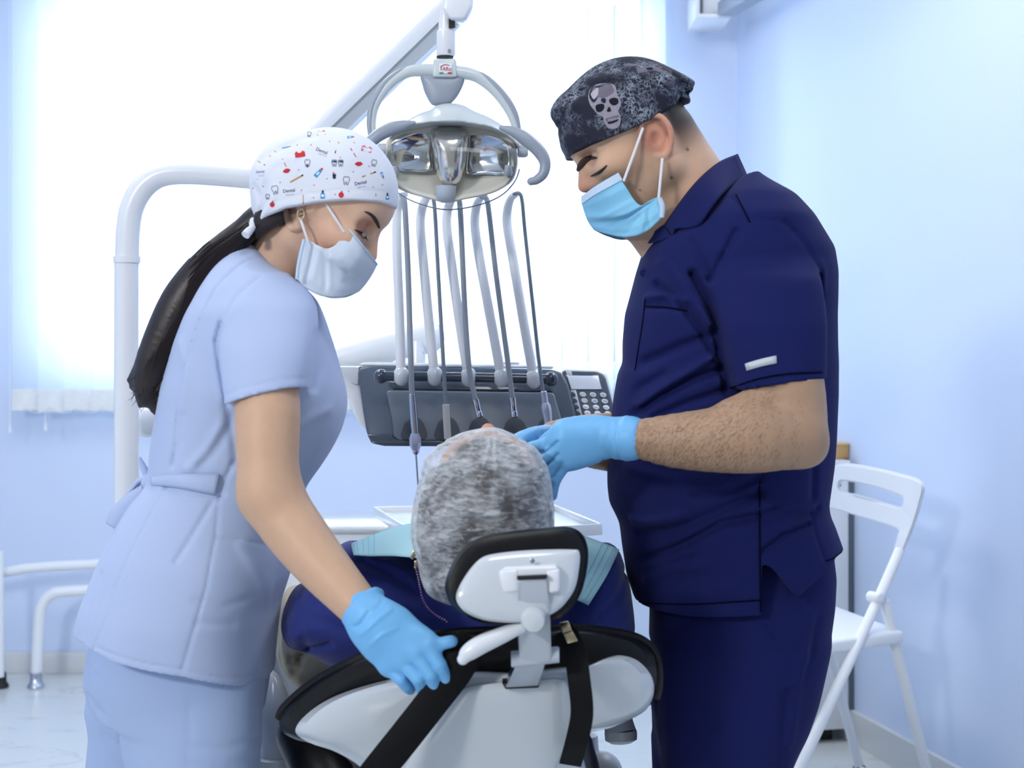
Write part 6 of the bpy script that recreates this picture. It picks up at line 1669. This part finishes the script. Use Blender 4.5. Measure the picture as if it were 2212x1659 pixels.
f_.chain([P(1290, 930, 2.085), P(1240, 925, 2.11), P(1200, 940, 2.135), P(1175, 955, 2.15)], [.017, .014, .0115, .0095], .012)
for a, b_, w, am in [((1205, 955), [(1188, 972), (1172, 984)], 3, .004), ((1206, 982), [(1192, 998), (1180, 1006)], 3, .004), ((1214, 1002), [(1204, 1018), (1194, 1034)], 3, .003), ((1320, 915), [(1312, 950), (1322, 990)], 4, .0014), ((1335, 912), [(1328, 950), (1340, 992)], 3, .0012), ((1300, 920), [(1290, 960), (1306, 1000)], 6, .001)]:
    f_.crease(a, b_, w, am, 2.05)
cc_ = P(1353, 947, 2.065); axc = P(1380, 948, 2.06) - P(1320, 946, 2.07); axc /= np.linalg.norm(axc); e1 = np.array([0, 0, 1.0]); e2 = np.cross(axc, e1)
f_.chain([cc_ + (e1 * math.cos(t) * .0285 + e2 * math.sin(t) * .027) for t in np.linspace(0, 2 * math.pi, 17)], [.0022] * 17, .003)
sdf_obj('glove', f_, M['glove'], mo_, 1)
f_ = Field(P(1090, 1040, 2.05) - (.02, 0, .02), P(1250, 900, 2.32) + (.01, 0, .02), .0024)
f_.chain([P(1216, 949, 2.25), P(1190, 948, 2.23), P(1150, 954, 2.195), P(1128, 962, 2.17)], [.0285, .0265, .026, .024], .01, 'add', (0, 0, 1), .75)
for j in range(4):
    a = P(1130 - 2 * j, 950 + 10 * j, 2.17); f_.chain([a, a + (-.02, -.03, -.006), a + (-.03, -.05, -.012)], [.0095, .009, .008], .004)
f_.chain([P(1185, 940, 2.21), P(1150, 940, 2.17), P(1125, 950, 2.14)], [.014, .0115, .009], .01)
for i in range(4): f_.crease((1172 + 7 * i, 930), [(1176 + 7 * i, 946), (1172 + 7 * i, 966)], 2, .0014, 2.2)
sdf_obj('glove', f_, M['glove'], mo_, 1)

# cap
dm = HM.o[1]
f_ = Field(P(1175, 345, dm) - (0, .13, 0), P(1520, 120, dm) + (0, .13, .01), .0026)
capM = [(1189, 241), (1200, 215), (1222, 194), (1260, 166), (1300, 147), (1350, 136), (1400, 134), (1440, 142), (1478, 160), (1500, 174), (1502, 182), (1492, 196), (1476, 204), (1474, 230), (1460, 300), (1400, 380), (1300, 400), (1235, 370), (1222, 333), (1212, 312), (1203, 268)]
f_.inflate(capM, dm - .02, .092, 85, 0, 'add', dm + .002, 3, 2.2)
f_.ell(HM(.004, 0, .046), np.array((.096, .076, .086)) + .006, HM.R, .006)
brM = np.array([(1150, 352), (1222, 332), (1290, 309), (1350, 286), (1396, 264), (1420, 250), (1460, 226), (1472, 206), (1490, 204), (1520, 204)], float)
def cutM(x, y, z):
    kq = (dm - .075) / F
    v = np.interp(CX + x / kq, brM[:, 0], brM[:, 1]); return ((CH - (v - HZ) * kq) - z + 0 * y).astype(np.float32)
f_.op(f_.lo, f_.lo + f_.n * f_.h, cutM, .002, 'int')
for a, b_, w, am in [((1205, 268), [(1225, 232), (1262, 190), (1330, 176), (1400, 180), (1460, 196)], 3, .0022), ((1262, 172), [(1330, 166), (1400, 172)], 8, -.002), ((1440, 190), [(1470, 196), (1478, 204)], 5, .004), ((1455, 160), [(1480, 175), (1490, 190)], 5, .003), ((1228, 322), [(1300, 296), (1380, 262), (1450, 218)], 1.8, .0008), ((1225, 210), [(1260, 200)], 8, .002)]:
    f_.crease(a, b_, w, am, dm - .07)
cm = bpy.data.materials.new('dark_ornament_cap'); cm.use_nodes = True
nt = cm.node_tree; N = nt.nodes; Lk = nt.links; b = N['Principled BSDF']; b.inputs['Roughness'].default_value = .85; b.inputs['Specular IOR Level'].default_value = .2
tc = N.new('ShaderNodeTexCoord')
nz = N.new('ShaderNodeTexNoise'); nz.inputs['Scale'].default_value = 34; nz.inputs['Detail'].default_value = 3; nz.inputs['Distortion'].default_value = 2.5; Lk.new(tc.outputs['Object'], nz.inputs['Vector'])
wv = N.new('ShaderNodeTexVoronoi'); wv.feature = 'DISTANCE_TO_EDGE'; wv.inputs['Scale'].default_value = 120
ad = N.new('ShaderNodeVectorMath'); ad.operation = 'MULTIPLY_ADD'; ad.inputs[1].default_value = (.03, .03, .03); Lk.new(nz.outputs['Color'], ad.inputs[0]); Lk.new(tc.outputs['Object'], ad.inputs[2]); Lk.new(ad.outputs[0], wv.inputs['Vector'])
r1 = N.new('ShaderNodeValToRGB'); r1.color_ramp.elements[0].position = .0; r1.color_ramp.elements[0].color = (1, 1, 1, 1); r1.color_ramp.elements[1].position = .16; r1.color_ramp.elements[1].color = (0, 0, 0, 1); Lk.new(wv.outputs['Distance'], r1.inputs[0])
n2 = N.new('ShaderNodeTexNoise'); n2.inputs['Scale'].default_value = 26; n2.inputs['Detail'].default_value = 5; Lk.new(tc.outputs['Object'], n2.inputs['Vector'])
r2 = N.new('ShaderNodeValToRGB'); r2.color_ramp.elements[0].position = .44; r2.color_ramp.elements[0].color = (0, 0, 0, 1); r2.color_ramp.elements[1].position = .62; r2.color_ramp.elements[1].color = (1, 1, 1, 1); Lk.new(n2.outputs['Fac'], r2.inputs[0])
ml = N.new('ShaderNodeMath'); ml.operation = 'MULTIPLY'; Lk.new(r1.outputs[0], ml.inputs[0]); Lk.new(r2.outputs[0], ml.inputs[1])
mx = N.new('ShaderNodeMix'); mx.data_type = 'RGBA'; mx.inputs[6].default_value = rgb(40, 42, 56); mx.inputs[7].default_value = rgb(146, 156, 172); Lk.new(ml.outputs[0], mx.inputs[0]); Lk.new(mx.outputs[2], b.inputs['Base Color'])
capm, Vc, Qc = sdf_obj('surgical_cap', f_, cm, mo_, 2)
bvC = bvh_of(Vc, Qc)
mb = MB(); mb.add(*tube([P(1478, 200, 2.27), P(1490, 196, 2.27), P(1494, 186, 2.27), P(1486, 190, 2.27), P(1481, 200, 2.27), P(1488, 201, 2.27)], .003, 8, 5)); pk(mb, 'cap_tie', cm, mo_)
# printed skulls: crop frame of the photograph -> pixels
inks2 = dict(light=(150, 146, 160), mid=(112, 108, 122), dark=(36, 34, 46), pale=(176, 172, 184))
ink2 = {n: pbr('cap_ink_' + n, rgb(*c), .85, spec=.1, noise=.18, nscale=260) for n, c in inks2.items()}; i2 = list(ink2)
PR = MB(); PRm = []
def pr2(poly, c, off=.0005, sm=4):
    q = smooth_loop(poly, sm) if sm > 1 else poly
    q = [(1150 + x / 3.53, 90 + y / 3.53) for x, y in q]
    ctr_ = np.mean(q, 0); allp = [tuple(ctr_)] + [tuple(ctr_ + (np.array(p) - ctr_) * .5) for p in q] + list(q)
    pts = [hit(bvC, u, v, off) for u, v in allp]
    if any(p is None for p in pts): return
    n = len(q); fs = [(0, 1 + i, 1 + (i + 1) % n) for i in range(n)] + [(1 + i, 1 + n + i, 1 + n + (i + 1) % n, 1 + (i + 1) % n) for i in range(n)]
    n0 = len(PR.f); PR.add(pts, fs); PRm.extend([i2.index(c)] * (len(PR.f) - n0))
pr2([(425, 420), (440, 365), (480, 330), (540, 317), (600, 320), (635, 345), (645, 400), (670, 450), (672, 490), (655, 530), (672, 570), (670, 620), (650, 655), (605, 665), (570, 650), (548, 610), (535, 570), (500, 555), (470, 520), (440, 480)], 'light')
pr2([(470, 345), (540, 325), (600, 330), (620, 380), (560, 420), (490, 420), (455, 390)], 'mid', .0008)
pr2([(445, 400), (470, 370), (500, 350), (500, 400), (470, 440)], 'pale', .0009)
pr2([(482, 490), (510, 475), (545, 478), (545, 510), (520, 535), (490, 530)], 'dark', .0010)
pr2([(585, 445), (615, 428), (650, 435), (655, 465), (630, 485), (600, 478)], 'dark', .0010)
pr2([(568, 530), (580, 500), (590, 500), (600, 525), (585, 535)], 'dark', .0010)
pr2([(560, 585), (600, 575), (650, 560), (660, 575), (600, 600), (565, 605)], 'mid', .0010)
pr2([(575, 612), (610, 606), (650, 592), (652, 602), (610, 622), (580, 626)], 'dark', .0010)
for i in range(5):
    x = 578 + 17 * i; y = 594 - 3.5 * i
    pr2([(x, y), (x + 9, y - 2), (x + 10, y + 10), (x + 2, y + 12)], 'pale', .0012, 1)
pr2([(1015, 300), (1050, 285), (1085, 300), (1090, 340), (1105, 370), (1085, 388), (1055, 370), (1020, 340)], 'mid')
pr2([(1050, 360), (1080, 350), (1104, 372), (1085, 388)], 'pale', .0009)
pr2([(800, 215), (850, 190), (920, 180), (1000, 195), (1060, 225), (1050, 245), (980, 235), (920, 215), (860, 225), (810, 240)], 'mid'); pr2([(870, 200), (910, 196), (920, 212), (880, 216)], 'dark', .0009)
pr2([(690, 175), (740, 165), (800, 172), (790, 185), (730, 186)], 'mid')
me = mesh_from('printed_skulls', PR.v, PR.f, False)
for n_ in i2: me.materials.append(ink2[n_])
me.polygons.foreach_set('material_index', PRm)
o = link('printed_skulls', me, None, capm); o['kind'] = 'stuff'
# mask
dq = HM.o[1]
mo2, G, nearv, n_, m_ = make_mask(
    [(1257, 438), (1282, 420), (1312, 402), (1340, 386)], [(1340, 386), (1356, 410), (1370, 432), (1385, 444), (1404, 434), (1424, 426), (1433, 448), (1432, 470)],
    [(1284, 497), (1318, 507), (1352, 512), (1392, 503), (1432, 470)], [(1257, 438), (1264, 462), (1273, 482), (1284, 497)], .080, dq - .004, 0, 'face_mask', [M['mask_blue']], mo_, .0020, 0, [((1296, 472), (1366, 436), 4, .0022), ((1318, 492), (1392, 446), 4, -.0028), ((1322, 500), (1394, 450), 4, .0026), ((1352, 506), (1392, 452), 4, -.0022), ((1385, 498), (1394, 450), 5, .0030), ((1405, 490), (1398, 452), 4, -.0020)])
mb = MB(); mb.add(*tube([nearv[0 * n_ + i] - np.array([0, .001, -.0035]) for i in range(0, n_, 3)], 1, 8, 3, section=strapsec(.0012, .0045), up=(0, 0, 1))); pk(mb, 'nose_welt', M['mask_edge'], mo2)
mb = MB(); mb.add(*tube([P(1424, 428, dq - .088), P(1431, 448, dq - .088), P(1430, 470, dq - .087)], [.0040, .0045, .004], 10, 4)); pk(mb, 'mask_welt', M['mask_edge'], mo2)
mb = MB(); mb.add(*tube([P(1389, 276, dq - .084), P(1370, 330, dq - .083), P(1347, 392, dq - .083)], .0021, 8, 4)); pk(mb, 'ear_loop', M['elastic'], mo2)
mb = MB(); mb.add(*tube([P(1431, 342, dq - .088), P(1427, 384, dq - .090), P(1423, 428, dq - .090)], .0021, 8, 4)); pk(mb, 'ear_loop', M['elastic'], mo2)
# ================================================================== patient, lying with the crown towards the camera
HP = Frame(1, 0, 0, (1043, 1100), 2.07)
HP.F = np.array([0, .16, .987]); HP.U = np.array([0, -.987, .16]); HP.L = np.array([1.0, 0, 0])
HP.o = np.array([-.0330, 2.065, .921]); HP.R = np.stack([HP.F, HP.L, HP.U])
f_ = Field((-.42, 1.90, .60), (.32, 2.75, 1.09), .0034)
make_head(f_, HP, 1.0, 1.0, 1.0, .95)
f_.chain([HP(-.012, 0, -.06), HP(-.02, 0, -.12), HP(-.06, 0, -.19)], [.056, .056, .07], .02)
f_.chain([np.array([-.24, 2.27, .77]), np.array([-.05, 2.28, .80]), np.array([.10, 2.27, .78])], [.055, .07, .055], .03)
f_.chain([np.array([-.08, 2.32, .76]), np.array([-.08, 2.5, .70]), np.array([-.07, 2.70, .65])], [.09, .10, .09], .04, 'add', (1, 0, 0), 1.3)
po, V, Q = sdf_obj('person', f_, M['skin'], None, 2)
tag(po, 'person in a navy shirt and white hair net lying back in the chair', 'person')
lf_ = (V - HP.o) @ HP.F; lu_ = (V - HP.o) @ HP.U; ll_ = (V - HP.o) @ HP.L
C_ = np.tile(L3(206, 166, 140), (len(V), 1))
hr = np.maximum(sstep(lu_, .074, .092), sstep(-lf_, -.060, -.03)) * (lu_ > -.10)
C_ = mix3(C_, L3(46, 42, 46), .97 * hr)
C_ = mix3(C_, L3(214, 130, 110), .6 * (1 - sstep(np.linalg.norm(V - HP(.115, 0, -.016), axis=1), .006, .026)))
paint(po, C_)
# hair net: a loose gathered bag over the hair
f_ = Field(P(870, 1330, 2.02) - (0, .15, 0), P(1215, 905, 2.02) + (0, .13, 0), .0027)
net = [(975, 946), (1015, 931), (1062, 926), (1110, 939), (1155, 966), (1184, 1012), (1195, 1070), (1198, 1140), (1192, 1200), (1150, 1262), (1060, 1305), (990, 1310), (935, 1292), (912, 1262), (899, 1205), (887, 1162), (889, 1110), (903, 1045), (924, 985)]
f_.inflate(net, 2.02, .105, 150, 0, 'add', 2.03, 4, 2.1)
f_.op(f_.lo, f_.lo + f_.n * f_.h, lambda x_, y_, z_: ((y_ - 2.075) - .35 * np.maximum(.98 - z_, 0) + 0 * x_).astype(np.float32), .01, 'int')
for a, b_, w, am in [((1064, 935), [(1052, 985), (1042, 1040)], 4, -.0035), ((1070, 935), [(1074, 1000), (1076, 1060), (1082, 1110)], 4, -.0030), ((1060, 938), [(1066, 1000), (1060, 1070)], 3, .0025), ((1056, 935), [(1000, 955), (955, 990)], 5, -.0018), ((1080, 938), [(1130, 975), (1160, 1010)], 5, -.0018),
                     ((900, 1200), [(925, 1240), (960, 1290)], 6, -.003), ((915, 1255), [(935, 1270), (950, 1300)], 5, .003), ((905, 1180), [(940, 1200), (965, 1240)], 6, .0025)]:
    f_.crease(a, b_, w, am, 1.95)
for i in range(150):
    u0 = rng.uniform(905, 1185); v0 = rng.uniform(950, 1180); an = rng.normal(0, .35) + (u0 - 1045) / 500
    L_ = rng.uniform(12, 34); f_.crease((u0 - L_ * math.cos(an), v0 - L_ * math.sin(an)), (u0 + L_ * math.cos(an), v0 + L_ * math.sin(an)), rng.uniform(2.2, 3.6), rng.choice([-1, 1]) * rng.uniform(.0008, .0020), 1.95)
nm = bpy.data.materials.new('nonwoven_net'); nm.use_nodes = True
nt = nm.node_tree; nt.nodes.clear(); N = nt.nodes; Lk = nt.links
out = N.new('ShaderNodeOutputMaterial'); mix = N.new('ShaderNodeMixShader'); tr = N.new('ShaderNodeBsdfTransparent'); df = N.new('ShaderNodeBsdfDiffuse'); df.inputs[0].default_value = rgb(226, 232, 238)
tc = N.new('ShaderNodeTexCoord'); mp = N.new('ShaderNodeMapping'); mp.inputs['Scale'].default_value = (75, 75, 210); Lk.new(tc.outputs['Object'], mp.inputs[0])
n1 = N.new('ShaderNodeTexNoise'); n1.inputs['Scale'].default_value = 1.0; n1.inputs['Detail'].default_value = 4; n1.inputs['Distortion'].default_value = .6; Lk.new(mp.outputs[0], n1.inputs['Vector'])
n2 = N.new('ShaderNodeTexNoise'); n2.inputs['Scale'].default_value = 26; n2.inputs['Detail'].default_value = 3; Lk.new(tc.outputs['Object'], n2.inputs['Vector'])
av = N.new('ShaderNodeMath'); av.operation = 'ADD'; Lk.new(n1.outputs['Fac'], av.inputs[0]); Lk.new(n2.outputs['Fac'], av.inputs[1])
mr = N.new('ShaderNodeMapRange'); mr.inputs[1].default_value = .78; mr.inputs[2].default_value = 1.3; mr.inputs[3].default_value = .06; mr.inputs[4].default_value = .60; Lk.new(av.outputs[0], mr.inputs[0])
lw = N.new('ShaderNodeLayerWeight'); lw.inputs[0].default_value = .25
mxx = N.new('ShaderNodeMath'); mxx.operation = 'MULTIPLY_ADD'; mxx.inputs[1].default_value = .55; mxx.use_clamp = True; Lk.new(lw.outputs['Facing'], mxx.inputs[0]); Lk.new(mr.outputs[0], mxx.inputs[2])
Lk.new(mxx.outputs[0], mix.inputs[0]); Lk.new(tr.outputs[0], mix.inputs[1]); Lk.new(df.outputs[0], mix.inputs[2]); Lk.new(mix.outputs[0], out.inputs[0])
sdf_obj('hair_net', f_, nm, po, 1)
# dark hair mass under the net
f_ = Field(P(870, 1330, 2.02) - (0, .15, 0), P(1215, 905, 2.02) + (0, .13, 0), .0034)
ctr_ = np.array([1045, 1115.])
f_.inflate([tuple(ctr_ + (np.array(p) - ctr_) * (.93, .93) + (0, 3)) for p in net], 2.02, .092, 150, 0, 'add', 2.035, 4, 2.1)
f_.op(f_.lo, f_.lo + f_.n * f_.h, lambda x_, y_, z_: np.maximum((y_ - 2.06) - .35 * np.maximum(.98 - z_, 0), z_ - 1.012 + (y_ - 1.95) * .4).astype(np.float32) + 0 * x_, .01, 'int')
sdf_obj('hair', f_, pbr('grey_brown_hair', rgb(50, 45, 48), .55, noise=.35, nscale=70), po, 1)
# shirt
f_ = Field((-.46, 2.03, .58), (.30, 2.80, .99), .0042)
sp = [(663, 1250), (700, 1208), (735, 1179), (765, 1174), (830, 1182), (890, 1196), (960, 1225), (1050, 1240), (1200, 1225), (1285, 1182), (1332, 1185), (1354, 1235), (1367, 1300), (1368, 1385), (1300, 1430), (1000, 1460), (760, 1450), (690, 1425), (662, 1409), (625, 1397), (607, 1362), (611, 1318), (632, 1274)]
f_.inflate(sp, 2.25, .115, 120, 0, 'add', 2.27, 3, 2.2)
f_.chain([np.array([-.09, 2.32, .73]), np.array([-.09, 2.5, .68]), np.array([-.08, 2.72, .63])], [.115, .115, .11], .05, 'add', (1, 0, 0), 1.35)
f_.chain([P(672, 1425, 2.42), P(662, 1500, 2.42)], [.03, .016], .02)
f_.ell(HP(-.045, 0, -.150), (.075, .06, .06), None, .01, 'sub')
for a, b_, w, am in [((800, 1205), [(850, 1215), (890, 1240), (905, 1262)], 5, -.004), ((780, 1215), [(830, 1232), (885, 1262), (910, 1280)], 9, .005), ((700, 1250), [(760, 1270), (830, 1300)], 12, -.003), ((640, 1280), [(660, 1320), (662, 1400)], 10, .003), ((625, 1290), [(618, 1340), (632, 1388)], 2.4, .0018), ((690, 1330), [(760, 1350), (840, 1340)], 12, .003),
                     ((1290, 1320), [(1330, 1290), (1355, 1250)], 8, .004), ((1240, 1330), [(1300, 1345), (1360, 1335)], 8, -.003), ((660, 1404), [(690, 1392), (720, 1380)], 6, .006), ((880, 1290), [(930, 1320), (980, 1345)], 8, -.003)]:
    f_.crease(a, b_, w, am, 2.2)
M['shirt_blue'] = pbr('royal_navy_cotton', rgb(38, 50, 122), .8, spec=.25, noise=.05, nscale=500, bump=.25, bscale=800, bdist=.0004, sheen=.15)
sdf_obj('shirt', f_, M['shirt_blue'], po, 2)
# khaki trousers
f_ = Field((-.46, 2.36, .40), (.24, 3.50, .80), .006)
f_.inflate([(622, 1276), (604, 1300), (594, 1340), (591, 1400), (600, 1440), (622, 1470), (640, 1490), (652, 1515), (700, 1500), (800, 1440), (800, 1330), (700, 1290)], 2.52, .10, 60, 0, 'add', 2.56, 3, 2.2)
f_.chain([np.array([-.20, 2.60, .60]), np.array([-.18, 3.0, .60]), np.array([-.17, 3.40, .56])], [.10, .085, .07], .03)
f_.chain([np.array([.04, 2.60, .60]), np.array([.05, 3.0, .60]), np.array([.05, 3.40, .56])], [.10, .085, .07], .03)
for a, b_, w, am in [((640, 1285), [(605, 1340), (600, 1400), (612, 1450)], 4, .003), ((600, 1412), [(630, 1415), (650, 1430)], 2.4, .002), ((628, 1420), [(640, 1450), (632, 1470)], 5, .004), ((618, 1310), [(612, 1380), (618, 1410)], 6, -.003), ((655, 1410), [(645, 1420), (648, 1438)], 6, .008)]:
    f_.crease(a, b_, w, am, 2.48)
M['khaki'] = pbr('khaki_twill', rgb(186, 174, 152), .85, spec=.2, noise=.05, nscale=400, bump=.3, bscale=700, bdist=.0005)
sdf_obj('trousers', f_, M['khaki'], po, 2)
# paper bib over the chest
bib = empty('dental_bib', P(1040, 1200, 2.2)); tag(bib, 'pale turquoise paper bib laid across the chest of the patient', 'bib')
G = coons([(759, 1174, 2.215), (820, 1150, 2.25), (890, 1130, 2.32), (980, 1120, 2.38), (1080, 1122, 2.38), (1200, 1142, 2.29), (1275, 1162, 2.235), (1338, 1188, 2.195)],
          [(763, 1199, 2.155), (830, 1201, 2.15), (888, 1203, 2.145), (980, 1215, 2.17), (1080, 1235, 2.17), (1180, 1262, 2.135), (1240, 1292, 2.125), (1271, 1308, 2.125)],
          [(759, 1174, 2.215), (761, 1188, 2.18), (763, 1199, 2.15)], [(1338, 1188, 2.195), (1312, 1240, 2.145), (1271, 1308, 2.125)], 46, 12)
V_ = [P(*(G[j, i])) - np.array([0, .003 * math.sin(i * .8 + j * .5), 0]) for j in range(12) for i in range(46)]
mb = MB(); mb.add(V_, gridfaces(12, 46)); o = kp(mb, 'sheet', pbr('turquoise_paper', rgb(168, 216, 228), .7, bump=.2, bscale=500, bdist=.0005), bib, 180); solid(o, .0012, 0)
for ii in ((1, 2, 3, 4), (42, 43, 44)):
    mb = MB()
    for i in ii: mb.add(*tube([V_[j * 46 + i] - np.array([0, .0012, -.0004]) for j in range(12)], .0006, 5, 1))
    o = kp(mb, 'embossed_edge', M['mask_blue'], bib); o['kind'] = 'stuff'
ch = empty('bib_chain', P(897, 1220, 2.09)); tag(ch, 'purple beaded bib chain with pale gold clip beside the hair net', 'chain')
yb = 2.105
mb = MB(); mb.add(*slab([P(893, 1188, yb), P(901, 1192, yb), P(893, 1210, yb), P(886, 1206, yb)], (0, .004, 0), .0008)); kp(mb, 'clip_jaw', M['gold'], ch)
mb = MB(); mb.add(*slab([P(895, 1211, yb - .003), P(904, 1213, yb - .003), P(902, 1229, yb - .003), P(894, 1228, yb - .003)], (0, .005, 0), .001)); kp(mb, 'clip_body', M['gold'], ch)
c_ = catmull([P(899, 1230, yb), P(903, 1246, yb), P(908, 1272, yb - .01), P(914, 1295, yb - .015), P(926, 1315, yb - .02), P(944, 1330, yb - .025), P(962, 1340, yb - .03), P(967, 1346, yb - .03)], 30)
sl = np.concatenate([[0], np.cumsum(np.linalg.norm(np.diff(c_, axis=0), axis=1))]); mb = MB()
for t in np.arange(0, sl[-1], .0038):
    mb.add(*ball([np.interp(t, sl, c_[:, i]) for i in range(3)], .0016, 8, 5))
o = kp(mb, 'bead_string', pbr('purple_beads', rgb(150, 120, 170), .3, metal=.3), ch); o['kind'] = 'stuff'
